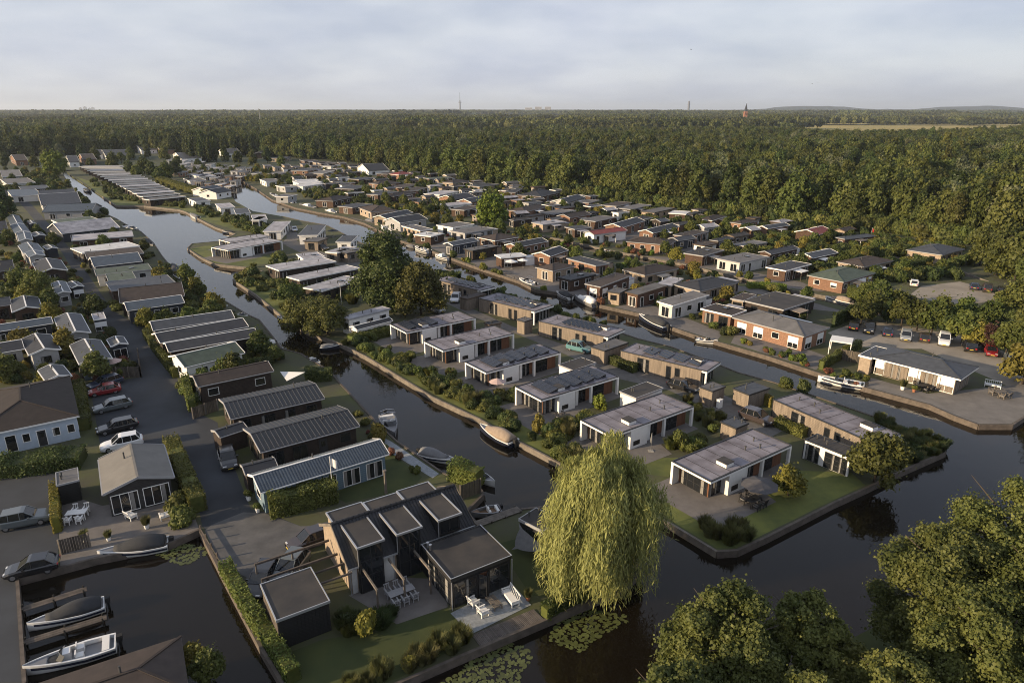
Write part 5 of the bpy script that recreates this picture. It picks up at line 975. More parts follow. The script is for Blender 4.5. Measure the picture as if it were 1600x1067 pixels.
# ---------------------------------------------------------------- plants
def inside(P, x, y):
    c = False; n = len(P); j = n - 1
    for i in range(n):
        if (P[i][1] > y) != (P[j][1] > y) and x < (P[j][0] - P[i][0]) * (y - P[i][1]) / (P[j][1] - P[i][1]) + P[i][0]: c = not c
        j = i
    return c
def hits(x, y, pad=0):
    for cx, cy, rz, hx, hy in RECTS:
        dx, dy = x - cx, y - cy
        if dx * dx + dy * dy > (hx + hy + pad) ** 2: continue
        c, s = math.cos(rz), math.sin(rz)
        if abs(dx * c + dy * s) < hx + pad and abs(-dx * s + dy * c) < hy + pad: return True
    return False
def on_sheet(x, y, kinds=('road', 'car_park', 'gravel_yard', 'patio')): return any(n in kinds and inside(P, x, y) for n, P in SHEETS)
def on_land(x, y): return any(inside(P, x, y) for P in LANDS)
def trunk_mesh(name, H, r, n=5, seed=0, spread=1.0, z0=.35):
    rnd = random.Random(seed); b = MB(); b.tube([(0,0,-.3), (.05*H*.2, 0, H*.3), (0, .02*H, H*.62), (.02*H, 0, H*.86)], [r, r*.75, r*.5, r*.15], 8)
    for i in range(n):
        a = i * 2.4 + rnd.random(); h0 = H * (z0 + .38 * i / n); l = H * .26 * spread
        b.tube([(0,0,h0), (math.cos(a)*l*.5, math.sin(a)*l*.5, h0 + l*.42), (math.cos(a)*l, math.sin(a)*l, h0 + l*.75)], [r*.4, r*.26, r*.08], 6)
    return b.mesh(name, 'bark', True)
PT = {}
for k, (R, H, z0, nl, nq, lf, m, sd) in dict(oak=(5.2,15,.8,26,4200,0.74,'leaf_forest',1), ash=(4.3,16,1.0,24,3900,0.7,'leaf_forest_dark',2), alder=(3.8,15,.7,24,3700,0.66,'leaf_forest',3), maple=(5.6,14,.8,27,4300,0.74,'leaf_forest_yellow',4), birch=(3.4,13,1,23,3200,0.58,'leaf_forest_yellow',5), silver=(4.4,15,1,24,3600,0.66,'leaf_silver',6), lime=(3.2,6.6,.5,18,3600,.42,'leaf_lime',7), garden=(2.3,5.2,.9,13,2000,.34,'leaf_mid',8), dark=(3.6,11,1.2,16,3200,.5,'leaf_dark',9), gold=(2.2,4.6,.7,12,1900,.32,'leaf_gold',10), purple=(2.2,4.8,.7,12,1500,.36,'leaf_purple',12)).items():
    PT[k] = (crown('crown', tree_lobes(R, H, z0, nl, sd), nq, lf, m, sd, spray=.2), trunk_mesh('trunk', H, R * .055, 6, sd))
for k, (R, H, z0, nl, nq, lf, m, sd) in dict(oak2=(5.8,13.5,.8,30,4200,.7,'leaf_forest_dark',21), ash2=(3.6,17,1.0,26,3600,.62,'leaf_forest_yellow',22), maple2=(4.9,15,.6,30,4200,.66,'leaf_forest',23), snag=(2.6,11,1.0,16,1500,.55,'leaf_silver',24)).items():
    PT[k] = (crown('crown', tree_lobes(R, H, z0, nl, sd, .85), nq, lf, m, sd, spray=.35), trunk_mesh('trunk', H, R * .055, 6, sd))
PT['poplar'] = (crown('crown', [((0,0,2+i*1.25),(1.5*math.sin(math.pi*(.12+.8*i/9))+.3,)*2+(1.5,)) for i in range(10)], 1700, .6, 'leaf_dark', 20), trunk_mesh('trunk', 14, .25, 3, 20))
def tree(loc, kind, s, label, group=None, name='tree', rz=None, sz=None):
    o = empty(name, loc, random.uniform(0, 6.28) if rz is None else rz); o.scale = (s, s, sz or s); tag(o, label, 'tree', group); c, t = PT[kind]
    link('crown', c, o); link('trunk', t, o); return o
SH = {}
for k, (R, H, nq, lf, m, sd) in dict(round=(.9,1.5,700,.17,'leaf_mid',31), wide=(1.3,1.3,800,.18,'leaf_olive',32), dark=(.9,1.7,700,.17,'leaf_dark',33), gold=(.7,1.2,600,.15,'leaf_gold',34), red=(.7,1.1,500,.15,'leaf_red',35), lime=(.8,1.3,600,.16,'leaf_lime',36)).items():
    SH[k] = crown('shrub', [((0,0,H*.45),(R*.7,R*.7,H*.45))] + [((R*.5*math.cos(i*1.3),R*.5*math.sin(i*1.3),H*(.25+.09*(i%5))),(R*.45,R*.45,H*.33)) for i in range(8)], nq, lf, m, sd, core=.8)
def blades(name, n, R, H, m, seed, w=.05):
    rng = np.random.default_rng(seed); a = rng.uniform(0, 6.283, n); r = R * np.sqrt(rng.random(n)) * .6; base = np.stack([r*np.cos(a), r*np.sin(a), np.zeros(n)], 1)
    h = H * rng.uniform(.6, 1.1, n); o = (rng.random(n) * .5 + .15)[:, None] * R * np.stack([np.cos(a), np.sin(a), np.zeros(n)], 1) + np.array([0,0,1]) * h[:, None]
    sd = np.stack([-np.sin(a + .7), np.cos(a + .7), np.zeros(n)], 1) * w; mid = base + o * np.array([.35,.35,.62])
    V = np.stack([base - sd, base + sd, mid + sd * 1.1, mid - sd * 1.1, mid - sd * 1.1, mid + sd * 1.1, base + o + sd * .2, base + o - sd * .2], 1).reshape(-1, 3)
    return mesh_np(name, V, np.arange(len(V)).reshape(-1, 4), m)
SH['tuft'] = blades('grass_tuft', 420, .9, 1.5, 'reed', 41, .035); SH['reeds'] = blades('grass_tuft', 500, 1.3, 1.3, 'leaf_dark', 42, .05); SH['pampas'] = blades('grass_tuft', 500, 1.0, 1.1, 'leaf_olive', 43, .035)
def shrub(loc, kind, s, label, group, sz=None, name='shrub'):
    o = link(name, SH[kind], None, loc, random.uniform(0, 6.28), (s, s, sz or s * random.uniform(.8, 1.2))); return tag(o, label, 'shrub' if name != 'grass_tuft' else 'grass', group)
# individual trees named in the photograph
def at(r, p, z=0): return Q(r, p, z)
def bigtree(label, loc, R, H, z0, nl, nq, leaf, m, seed, core=.68, name='tree', tr=.055, k=1.0, spray=.4):
    o = empty(name, loc, 0); tag(o, label, 'tree'); link('crown', crown('crown', tree_lobes(R, H, z0, nl, seed, k), nq, leaf, m, seed, core, spray=spray), o); link('trunk', trunk_mesh('trunk', H, R * tr, 7, seed), o); return o
bigtree('tallest dark broad tree of the middle strip, beside the mobile home', G(604,482), 6.2, 15.5, 1.5, 26, 13000, .42, 'leaf_dark', 51)
bigtree('broad tree right of the tallest one on the middle strip', G(658,492), 5.0, 10.2, 1.2, 22, 9000, .42, 'leaf_olive', 52)
for x, y, R, H, m, s, lab in ((470,512,3.4,5.6,'leaf_olive',53,'olive green tree overhanging the canal, left of the pair'), (512,522,4.2,7.2,'leaf_olive',54,'olive green tree overhanging the canal, right of the pair'), (455,478,2.8,4.4,'leaf_mid',55,'low bushy tree by the little jetty'), (1366,752,3.0,5.4,'leaf_olive',56,'round full tree at the bank of the peninsula'), (64,478,3.2,8.0,'leaf_olive',57,'tall loose garden tree among the left chalets'), (35,470,2.6,7.0,'leaf_mid',58,'loose garden tree left of the tall one among chalets'), (106,560,1.6,5.2,'leaf_gold',60,'slim yellow-green tree between two left chalets')):
    bigtree(lab, G(x, y), R, H, .6, 16, 5200, .3, m, s)
tree(G(770,352), 'lime', 1.75, 'bright lime green round tree rising above the roofs'); tree(G(88,275), 'lime', 2.3, 'yellow-green willow at the far head of the left canal')
tree(G(5,350), 'dark', 1.3, 'dark tree at the left edge of the photo')
for i, (x, y) in enumerate(((203,275),(215,280),(226,272),(238,278),(250,285),(262,282),(275,276),(190,255),(178,262))): tree(G(x, y), ['dark','garden','oak'][i % 3], [.9,1.6,.75][i % 3], 'tree in the green clump right of the far lodge row', 'trees clumped beside the far lodges')
for i in range(11): tree(G(292 + i * 4.6, 252 + (i % 3)), 'poplar', 1.25, 'dark columnar poplar, %s from left in the row at far left' % ORD[i], 'row of poplars')
BELT = [(1345,508,'garden',1.0),(1362,500,'garden',1.2),(1385,505,'dark',.42),(1408,510,'garden',1.25),(1432,517,'garden',1.15),(1455,522,'garden',1.25),(1480,530,'dark',.42),(1502,537,'garden',1.2),(1525,542,'gold',1.0),(1548,550,'purple',1.0),(1570,557,'garden',1.2),(1592,562,'garden',1.3),(1350,482,'garden',1.1),(1372,487,'garden',1.3),(1398,492,'garden',1.0),(1422,497,'purple',.8),(1468,503,'garden',1.0),(1504,512,'garden',1.15),(1540,520,'garden',1.2),(1575,530,'dark',.5)]
for i, (x, y, k, s) in enumerate(sorted(BELT)): tree(G(x, y), k, s, 'leafy %s tree, %s from left in the belt between the car parks' % (dict(garden='green', dark='dark', gold='yellowish', purple='purplish')[k], ORD[i]), 'belt of trees by the car park')
tree(G(1597,600), 'gold', 1.4, 'yellow-green tree at the right edge beside the car park')
for i, (x, y, s) in enumerate(sorted(((1555,430,1.0),(1585,440,1.05),(1530,415,.9),(1600,470,1.0),(1625,490,1.1),(1580,500,.75),(1615,540,.8),(1640,600,.9)))): tree(G(x, y), ['oak','alder','maple'][i % 3], s * .8, 'big leafy tree at the right edge, %s from left of those coming forward' % ORD[i], 'forward trees at the right edge')
# willow
def willow():
    rng = np.random.default_rng(77); o = empty('willow_tree', G(938, 908), 0); tag(o, 'big yellow-green weeping willow at the water by the barn house', 'tree')
    H, R = 12.9, 4.9; Ps = []; Ns = []; n = 3200
    tips = []
    br = []
    for i in range(30):
        a = i * 2.4 + rng.normal() * .35; q = math.sqrt((i + .5) / 30); br.append((a, R * .80 * q * (1 + .08 * rng.normal()), H * (1.0 - .38 * q ** 2) + rng.normal() * .45, rng.uniform(.6, 1.35), max(.9, rng.uniform(.0, 5.8)) if q > .5 else 99))
    for i in range(n):
        a0, rb, zb, rad, ze_ = br[int(rng.integers(0, 30))]; f_ = rng.uniform(0, 6.283); w_ = rad * math.sqrt(rng.random()); x0, y0 = rb * math.cos(a0) + w_ * math.cos(f_), rb * math.sin(a0) + w_ * math.sin(f_)
        r0 = math.hypot(x0, y0); a = math.atan2(y0, x0); q = min(1, r0 / R); z0 = zb - .5 * w_ * w_ - rng.random() * .5
        zend = max(.8, ze_ + rng.normal() * .7) if ze_ < 50 else z0 - rng.uniform(2.0, 4.5); m = max(6, int((z0 - zend) / .34)); t = np.linspace(0, 1, m)
        out_ = r0 + (.9 + .5 * rng.random()) * (1 - np.exp(-3 * t)) * (q + .2); sw = rng.normal() * .25
        x = out_ * np.cos(a + sw * t * .3); y = out_ * np.sin(a + sw * t * .3); z = z0 + .35 * np.sin(np.minimum(t * 5, math.pi)) - (z0 - zend) * t ** 1.05
        P = np.stack([x, y, z], 1) + rng.normal(size=(m, 3)) * .10; Ps.append(P); Ns.append(np.tile([math.cos(a), math.sin(a), .25], (m, 1)) + rng.normal(size=(m, 3)) * .6)
    P = np.concatenate(Ps); Nn = np.concatenate(Ns); Nn /= np.linalg.norm(Nn, axis=1, keepdims=True); k = len(P)
    dn = np.tile([0., 0., -1.], (k, 1)) + rng.normal(size=(k, 3)) * .2; dn -= (dn * Nn).sum(1, keepdims=True) * Nn; dn /= np.linalg.norm(dn, axis=1, keepdims=True); sd = np.cross(dn, Nn)
    L_ = rng.uniform(.22, .42, k)[:, None]; W_ = rng.uniform(.028, .055, k)[:, None]
    V = np.stack([P - dn * L_, P + sd * W_, P + dn * L_, P - sd * W_], 1).reshape(-1, 3)
    link('crown', mesh_np('crown', V, np.arange(len(V)).reshape(-1, 4), 'leaf_willow'), o)
    bv, bf = blob((0, 0, 7.2), (R * .40, R * .40, 2.6), 12, 9, rng, .15); link('inner_foliage', mesh_np('inner_foliage', bv, bf, 'leaf_willow'), o)
    link('trunk', trunk_mesh('trunk', 11, .45, 7, 5, .9), o)
willow()
# near trees at the lower right corner
def at3(px, py, z): v = G(px, py, z); return v
for i, (px, py, zc, R, H, lab) in enumerate(((1138,1000,7.0,4.2,10.6,'near leafy tree at bottom centre, its crown over the dark water'), (1262,985,6.2,2.9,9.2,'thin near tree between the two bigger bottom crowns'), (1485,905,8.0,4.9,11.8,'big near tree at lower right, left crown of the mass'), (1590,835,10.0,5.2,14.6,'big near tree touching the right edge, tallest of the corner'), (1575,1000,8.0,5.0,11.0,'near tree in the bottom right corner'), (1405,1085,6.5,3.6,8.8,'near tree low at the bottom edge, right of centre'), (1275,1110,6.5,3.0,8.4,'small near crown rising from the bottom edge'), (1340,1068,4.6,3.0,6.6,'low near crown joining the bottom trees below the open water'), (1055,1105,7.0,3.4,9.5,'near crown at the bottom edge beside the water'), (1660,940,8.5,5.0,12.5,'near crown cut by the right edge'))):
    p = at3(px, py, zc); bigtree(lab, (p.x, p.y, 0), R, H, 2.4, 62, 56000 if i not in (1, 5, 6) else 28000, .165, 'leaf_near', 90 + i, .6, k=.66, spray=.28)
# hedges
def hedge(r, pts, w, h, m, label, leaf=.16, dens=75, lump=.12):
    P = [Q(r, p) for p in pts]; o0 = P[0]; rng = np.random.default_rng(int(abs(o0.x * 31 + o0.y * 17)) + 3); Vs = []; Fs = []; n = 0; pp = []; nn_ = []
    core = MB()
    for a, b in zip(P, P[1:]):
        d = b - a; L = d.length; u = d.normalized(); v = Vector((-u.y, u.x, 0)); k = int((L * (2 * h + w) + 2 * w * h) * dens)
        s = rng.uniform(-.02, 1.02, k) * L; per = rng.random(k) * (2 * h + w); side_ = np.where(per < h, -1, np.where(per < h + w, 0, 1))
        y = np.where(side_ == 0, (per - h - w / 2), side_ * w / 2); z = np.where(side_ == -1, per, np.where(side_ == 0, h, per - h - w))
        wob = 1 + lump * (np.sin(s * 1.7 + o0.x) + np.sin(s * .73 + 2)) * .6; z = z * wob + rng.normal(size=k) * .06; y = y * (1 + rng.normal(size=k) * .10)
        pos = np.array(a - o0)[None] + np.array(u)[None] * s[:, None] + np.array(v)[None] * y[:, None]; pos[:, 2] = z
        nr = np.array(v)[None] * side_[:, None] + np.array([0, 0, 1.])[None] * (side_ == 0)[:, None] + rng.normal(size=(k, 3)) * .6; pp.append(pos); nn_.append(nr)
        q = lambda t, s_: tuple((a - o0) + u * (L * t) + v * (s_ * w * .42))[:2]
        core.prism([q(0, -1), q(1, -1), q(1, 1), q(0, 1)], 0, h * .9)
    V, Fq = cards(np.concatenate(pp), np.concatenate(nn_), leaf * rng.uniform(.6, 1.4, sum(len(x) for x in pp)), 1, rng)
    o = link('hedge', mesh_np('hedge', V, Fq, m), None, o0); tag(o, label, 'hedge'); core.build('hedge_body', m, o); return o
for a in [('s1',[(1232,470),(1420,915)],1.5,1.9,'leaf_olive','clipped hedge between the beige-roofed house and the lane'), ('s1',[(402,800),(418,1060)],.7,1.7,'leaf_gold','thin yellowish hedge beside the grey SUV'), ('s4',[(235,330),(420,650),(560,850),(690,1060)],1.0,1.3,'leaf_mid','long hedge along the dark inlet by the black shed'), ('s3',[(520,960),(960,850)],2.0,2.3,'leaf_olive','bulky hedge in front of the blue house'), ('r5',[(1150,880),(1190,1040)],.9,1.8,'leaf_mid','bright hedge right of the lane beside the brown chalet'), ('r5',[(905,580),(985,690),(1090,830)],1.0,1.5,'leaf_olive','hedge along the lane at the dark-roofed long houses'),
   ('s6',[(1000,580),(1130,505),(1270,440)],.9,1.1,'leaf_mid','low trimmed hedge on the bank right of the deck'), ('s5',[(455,540),(640,600)],1.6,2.2,'leaf_mid','lit hedge at the canal behind the barn house'), ('r8',[(850,205),(992,172)],1.2,3.4,'leaf_dark','tall clipped hedge by the back car park'), ('r8',[(500,335),(600,375)],1.4,2.6,'leaf_mid','light green hedge below the awning house'), ('r8',[(400,520),(535,455)],.6,2.6,'leaf_dark','tall dark hedge at the left end of the car park'), ('r8',[(325,780),(440,715),(560,650)],.8,1.5,'leaf_mid','hedge between the brick bungalow terrace and the slate-roofed house'), ('t5',[(500,205),(650,225)],1.6,2.2,'leaf_dark','thick dark hedge before the red-roofed cabin'), ('t4',[(960,240),(1060,238),(1140,215)],2.4,3.0,'leaf_dark','square dark hedge under the lime tree'), ('t4',[(1345,80),(1410,78)],2.0,2.4,'leaf_lime','bright lime clipped hedge block near the forest'), ('t3',[(40,225),(230,290),(440,345)],3.0,3.2,'leaf_olive','long tall hedge behind the row of white lodges'), ('r6',[(310,370),(460,345),(640,300)],1.6,1.5,'leaf_dark','dark hedge below the pale roofed lodges'), ('r6',[(590,625),(700,590),(830,560)],2.2,1.6,'leaf_mid','hedge before the low white annex'), ('s7',[(1100,190),(1160,215)],.5,1.6,'leaf_gold','golden hedge beside the dark SUV'), ('r7',[(560,720),(660,760),(760,800)],1.2,1.4,'leaf_dark','hedge below the four-panel timber lodge'), ('s8',[(50,400),(215,470)],1.2,1.2,'leaf_mid','hedge at the foot of the long timber lodge'), ('r6',[(310,850),(470,840)],1.6,1.8,'leaf_dark','dark hedge beside the triangular white canvas'), ('t5',[(340,600),(480,600),(640,615)],1.8,1.2,'leaf_lime','pale leafy mound on the terrace behind the flat dark roof'), ('t3',[(1005,205),(1160,200)],3.0,2.4,'leaf_mid','broad green hedge among the far chalets'), ('s1',[(-60,640),(300,600),(600,560)],3.4,1.6,'leaf_dark','dark hedge mass below the pale blue bungalow'), ('s1',[(570,60),(610,330)],1.4,1.7,'leaf_mid','hedge between the brown roof and the parked cars')]:
    hedge(*a)
# fences
def fence(r, pts, h, label, m='fence_wood', n=None, rail=False):
    P = [Q(r, p) for p in pts]; o = empty('rail_fence' if rail else 'board_fence', (P[0].x, P[0].y, 0)); tag(o, label, 'fence')
    for a, b in zip(P, P[1:]):
        d = b - a; L = d.length; u = d.normalized(); a0 = a - P[0]; k = max(1, round(L / 1.8)); v = Vector((-u.y, u.x, 0)) * .05
        for i in range(k + 1): q = a0 + u * L * i / k; MB().box(q.x - .07, q.y - .07, 0, q.x + .07, q.y + .07, h + .08).build('post', 'timber_pale' if not rail else 'timber', o)
        if rail: MB().bar(tuple(a0 + Vector((0, 0, h * .55))), tuple(a0 + d + Vector((0, 0, h * .55))), .05, .12).build('rail', m, o)
        else:
            nb = int(L / .2)
            for i in range(nb): q0 = a0 + u * (L * i / nb + .01) + v; q1 = a0 + u * (L * (i + 1) / nb - .01) + v; MB().slab([(q0.x, q0.y, h), (q1.x, q1.y, h), (q1.x + .001, q1.y, .03), (q0.x + .001, q0.y, .03)], .02).bar((q0.x, q0.y, h / 2), (q1.x, q1.y, h / 2), .02, h).build('board', m, o)
fence('s4', [(60,45),(212,300)], .62, 'low post and rail fence along the inlet beside the gravel yard', rail=True)
fence('r5', [(505,838),(872,828),(858,712)], 1.7, 'brown board fence behind the parked cars')
fence('s3', [(10,320),(175,262)], 1.6, 'weathered board fence beside the ribbed-roof house')
fence('s2', [(415,200),(610,150)], 1.5, 'dark board fence by the basin next to the black hatchback')
fence('r8', [(445,720),(575,745)], 1.8, 'grey board fence left of the slate-roofed house')
fence('s5', [(510,690),(645,640)], 1.7, 'timber fence behind the barn house by the slip')
# scattered garden shrubs
MASSP = []; INDIV = []; SHK = ['round','wide','dark','gold','red','lime']
def scatter(poly, n, kinds, smin, smax, label, group, name='shrub', sheets=('road', 'car_park', 'gravel_yard', 'patio', 'terrace'), pad=.4, lawn=1.0, keep=None):
    xs = [p[0] for p in poly]; ys = [p[1] for p in poly]; k = 0; tries = 0
    while k < n and tries < n * 40:
        tries += 1; px, py = random.uniform(min(xs), max(xs)), random.uniform(min(ys), max(ys))
        if not inside(poly, px, py): continue
        g = G(px, py)
        if hits(g.x, g.y, pad) or on_sheet(g.x, g.y, sheets) or not on_land(g.x, g.y): continue
        if lawn < 1 and on_sheet(g.x, g.y, ('lawn',)) and random.random() > lawn: continue
        k += 1; kd, ss = random.choice(kinds), random.uniform(smin, smax)
        if keep is not None and k > keep: MASSP.append((g.x, g.y, ss, SHK.index(kd) if kd in SHK else 0))
        else: INDIV.append((px, (g.x, g.y, 0), kd, ss, label, group, name))
scatter([(600,330),(640,385),(800,445),(1000,495),(1140,530),(1260,505),(1260,460),(1000,380),(800,320)], 380, ['round','dark','wide','gold','lime','round','red'], .7, 1.4, 'small garden shrub among the houses beyond the middle canal', 'garden shrubs beyond the middle canal', pad=.15, keep=32)
scatter([(400,290),(600,340),(800,330),(1000,370),(1300,440),(1500,440),(1500,390),(1200,345),(800,292),(550,260),(420,255)], 1000, ['round','dark','wide','gold','round','dark','round'], .9, 2.2, 'garden shrub among the rows near the forest', 'garden shrubs near the forest', pad=.15, keep=15)
scatter([(1145,530),(1260,560),(1275,578),(1200,552)], 28, ['gold','lime','round','red','round'], .5, .8, 'small border shrub before the brick bungalow', 'border shrubs at the brick bungalow', sheets=('road',), pad=.1)
scatter([(140,283),(180,315),(280,324),(420,372),(450,360),(400,345),(250,310),(160,285)], 110, ['wide','round','dark','pampas'], .8, 1.8, 'rounded shrub on the bank before the far lodges', 'bank shrubs at the far lodges', keep=10)
scatter([(366,436),(450,498),(500,500),(560,470),(440,400),(400,400)], 55, ['wide','round','dark','pampas'], .9, 1.7, 'shrub in the gardens of the upper lodges', 'shrubs at the upper lodges', pad=.2, keep=26)
scatter([(520,532),(575,555),(750,650),(900,733),(960,700),(900,640),(740,590),(600,530)], 130, ['wide','round','pampas','tuft','dark'], .6, 1.2, 'shrub or tall grass clump on the lodge bank', 'plants along the lodge bank', lawn=.55, pad=.3, keep=62)
scatter([(1000,640),(1050,730),(1110,690),(1130,650),(1060,620)], 22, ['round','pampas','gold','tuft'], .6, 1.1, 'plant between the two lodges nearest the tip', 'plants between the tip lodges', pad=.3)
scatter([(650,440),(1060,545),(1180,590),(1250,612),(1380,655),(1350,640),(1100,560),(900,490),(700,425)], 60, ['round','dark','reeds','wide'], .7, 1.3, 'waterside shrub behind the timber lodges', 'waterside shrubs at the timber lodges', pad=.2, keep=26)
scatter([(1362,650),(1410,668),(1478,694),(1474,706),(1440,720),(1400,735),(1385,700)], 75, ['reeds','pampas','tuft','pampas'], .5, .85, 'clump of reeds and grass on the peninsula tip', 'reed clumps at the tip', name='grass_tuft', pad=.2, sheets=('road',))
scatter([(1085,825),(1140,855),(1180,838),(1130,815)], 12, ['tuft','pampas','tuft'], .8, 1.1, 'feathery grass clump on the corner lawn', 'grass clumps on the corner lawn', name='grass_tuft')
scatter([(105,390),(300,640),(320,640),(440,560),(280,430),(150,330)], 300, ['round','dark','wide','gold'], .6, 1.3, 'garden shrub among the chalets by the left canal', 'shrubs by the left canal', pad=.1, keep=22)
scatter([(0,320),(90,380),(215,590),(140,600),(0,600)], 260, ['round','dark','wide','gold','red'], .6, 1.3, 'garden shrub among the chalets left of the lane', 'shrubs left of the lane', pad=.1, keep=22)
scatter([(30,250),(110,290),(200,340),(100,330),(0,300),(0,255)], 110, ['round','dark','wide'], 1.0, 2.4, 'shrub among the farthest chalets on the left', 'far left shrubs', pad=.1, keep=4)
scatter([(470,1100),(625,1058),(735,1003),(725,990),(620,1040),(520,1085)], 22, ['tuft','gold','pampas','tuft'], .6, .9, 'tall border plant along the lawn at the bottom edge', 'border plants at the bottom lawn', sheets=('road',))
scatter([(430,960),(520,995),(620,975),(610,960),(520,975)], 14, ['dark','reeds'], .5, .8, 'dark border plant below the black shed', 'border plants below the shed', sheets=('road',))
scatter([(1280,590),(1352,606),(1365,590),(1300,575)], 12, ['red','gold','round'], .5, .8, 'flowering border shrub at the slate-roofed house', 'border shrubs at the slate house', sheets=('road',))
# small garden trees standing between the houses, too many to pick apart
for poly, n in (([(600,330),(640,375),(800,425),(1000,470),(1130,490),(1260,500),(1260,460),(1000,380),(800,320)], 34), ([(400,290),(600,340),(800,330),(1000,370),(1300,440),(1500,440),(1500,390),(1200,345),(800,292),(550,260),(420,255)], 150), ([(105,390),(300,640),(320,640),(440,560),(280,430),(150,330)], 26), ([(0,320),(90,380),(215,590),(140,600),(0,600)], 26), ([(200,245),(400,245),(430,290),(340,280),(250,270)], 60), ([(0,250),(100,250),(130,300),(40,300),(0,300)], 30)):
    k = tr = 0; xs = [p[0] for p in poly]; ys = [p[1] for p in poly]
    while k < n and tr < 4000:
        tr += 1; px, py = random.uniform(min(xs), max(xs)), random.uniform(min(ys), max(ys))
        if not inside(poly, px, py): continue
        g = G(px, py)
        if hits(g.x, g.y, .5) or on_sheet(g.x, g.y, ('road', 'car_park')) or not on_land(g.x, g.y): continue
        k += 1; MASSP.append((g.x, g.y, random.uniform(.45, .95), random.choice([6, 6, 7])))
scatter([(545,632),(560,645),(612,695),(690,742),(655,745),(600,706),(560,665)], 16, ['round','gold','red','wide'], .4, .8, 'border shrub on the quay beside the blue house', 'border shrubs at the blue house quay', sheets=('quay_path',), pad=.2)
for i, (x, y, k, s_) in enumerate(sorted(((30,258,'oak',.7),(55,262,'maple',.6),(112,262,'oak',.6),(128,250,'ash',.8),(150,252,'oak',.75),(165,250,'maple',.7),(185,248,'ash',.8),(205,250,'oak',.7),(232,249,'birch',.9),(258,250,'oak',.8),(278,262,'maple',.6),(330,252,'oak',.8),(352,254,'ash',.8),(372,256,'maple',.7),(395,258,'oak',.7),(418,255,'ash',.8),(440,262,'oak',.6),(470,262,'maple',.6),(10,262,'ash',.7),(75,250,'oak',.9),(95,246,'silver',.8),(310,262,'garden',1.2),(290,255,'oak',.7),(142,262,'garden',1.3),(172,262,'garden',1.2)))):
    g = G(x, y)
    if not hits(g.x, g.y, .2): tree((g.x, g.y, 0), k, s_, 'village tree at far left, %s from left before the wood' % ORD[i], 'village trees at far left')
def emit():
    by = {}
    for q in INDIV: by.setdefault(q[5], []).append(q)
    for g_, L_ in by.items():
        L_.sort(key=lambda q: q[0])
        for i, (px, lc, kd, ss, lab, grp, nm) in enumerate(L_): shrub(lc, kd, ss, (ORD[i] + ' from left: ' + lab) if len(L_) <= 100 else lab, grp, name=nm)
emit()
for r, p, k, s, lab in (('s4',(1180,740),'gold',1.0,'yellow-green young tree in the lawn before the pergola'), ('s3',(1250,470),'gold',1.1,'golden shrub at the canal beside the blue house'), ('s8',(120,800),'dark',.9,'dark shrub beside the parasol terrace'), ('s5',(1030,230),'gold',1.0,'slim yellow-green bush on the lodge lawn'), ('s1',(1270,905),'wide',.8,'big palm-like shrub by the black house patio'), ('s1',(1310,1000),'wide',.8,'second palm-like shrub by the black house patio'), ('r7',(540,1030),'lime',1.0,'young yellow-green bush between two lodges'), ('s7',(620,460),'round',.9,'white-flowering bush between the tip lodges')):
    g = Q(r, p); shrub((g.x, g.y, 0), k, s * 1.3, lab, None, s * 2.0)
tree(Q('s2', (1420,1060)), 'garden', .55, 'leafy bush at the bottom beside the boathouse roof'); tree(Q('s2', (1320,985)), 'gold', .5, 'bright yellow-green bush at the boathouse corner')
tree(Q('s7', (1262, 740)), 'gold', .75, 'slim young tree on the lawn at the peninsula tip')
# ---------------------------------------------------------------- woods (front trees one by one, the rest as one mass each)
FX = [-400,0,100,200,300,400,460,525,600,675,800,920,980,1087,1200,1250,1400,1525,1600,2200]; FY = [246,246,243,239,241,243,247,252,262,274,290,304,314,328,343,350,362,382,412,520]
def proj(X, Y, z=0.):
    yc = Y * sP + (z - HC) * cP; zc = Y * cP - (z - HC) * sP; return 800 + F * X / zc, 533.5 - F * yc / zc
def pts_grid(y0, y1, step, rng, margin=60):
    o = []
    for Y in np.arange(y0, y1, step):
        hw = (Y * .947 + 12) * .75 + margin; xs = np.arange(-hw, hw, step); o.append(np.stack([xs + rng.uniform(-.45, .45, len(xs)) * step, Y + rng.uniform(-.45, .45, len(xs)) * step], 1))
    return np.concatenate(o)
FIELDS = [[(400,1060),(1500,1060),(2900,2700),(1200,2900),(720,1900)], [(-130,1450),(150,1450),(330,4300),(-300,4300)], [(-60,1150),(60,1150),(70,1330),(-70,1330)], [(2000,3400),(3400,3400),(3800,4200),(2200,4200)]]
for i, P in enumerate(FIELDS): b_ = MB(); b_.quad(*[(x, y, .02) for x, y in P]); tag(b_.build('field', 'field'), kind='structure')
def infield(x, y): return any(inside(P, x, y) for P in FIELDS)
rng = np.random.default_rng(3); T1 = pts_grid(190, 1150, 6.3, rng); px, py = proj(T1[:, 0], T1[:, 1]); lim = np.interp(px, FX, FY); T1 = T1[(py < lim) & (px > -140) & (px < 1740)]
px, py = proj(T1[:, 0], T1[:, 1]); T1 = T1[[not infield(x, y) and not (x > 200 and y > 1040) for x, y in T1]]; px, py = proj(T1[:, 0], T1[:, 1]); front = np.interp(px, FX, FY) - py
big = np.interp(px, FX, FY); order = np.argsort(front / (1 + 0 * py) - (py - 240) * .08); vis = (px > -40) & (px < 1640)
sel = [i for i in order if vis[i]][:280]; selset = set(sel); FE = sorted(h['px'] for h in ALLH if h['row'] == ROW4); KN = ['oak','ash','alder','maple','oak','alder','birch','silver']
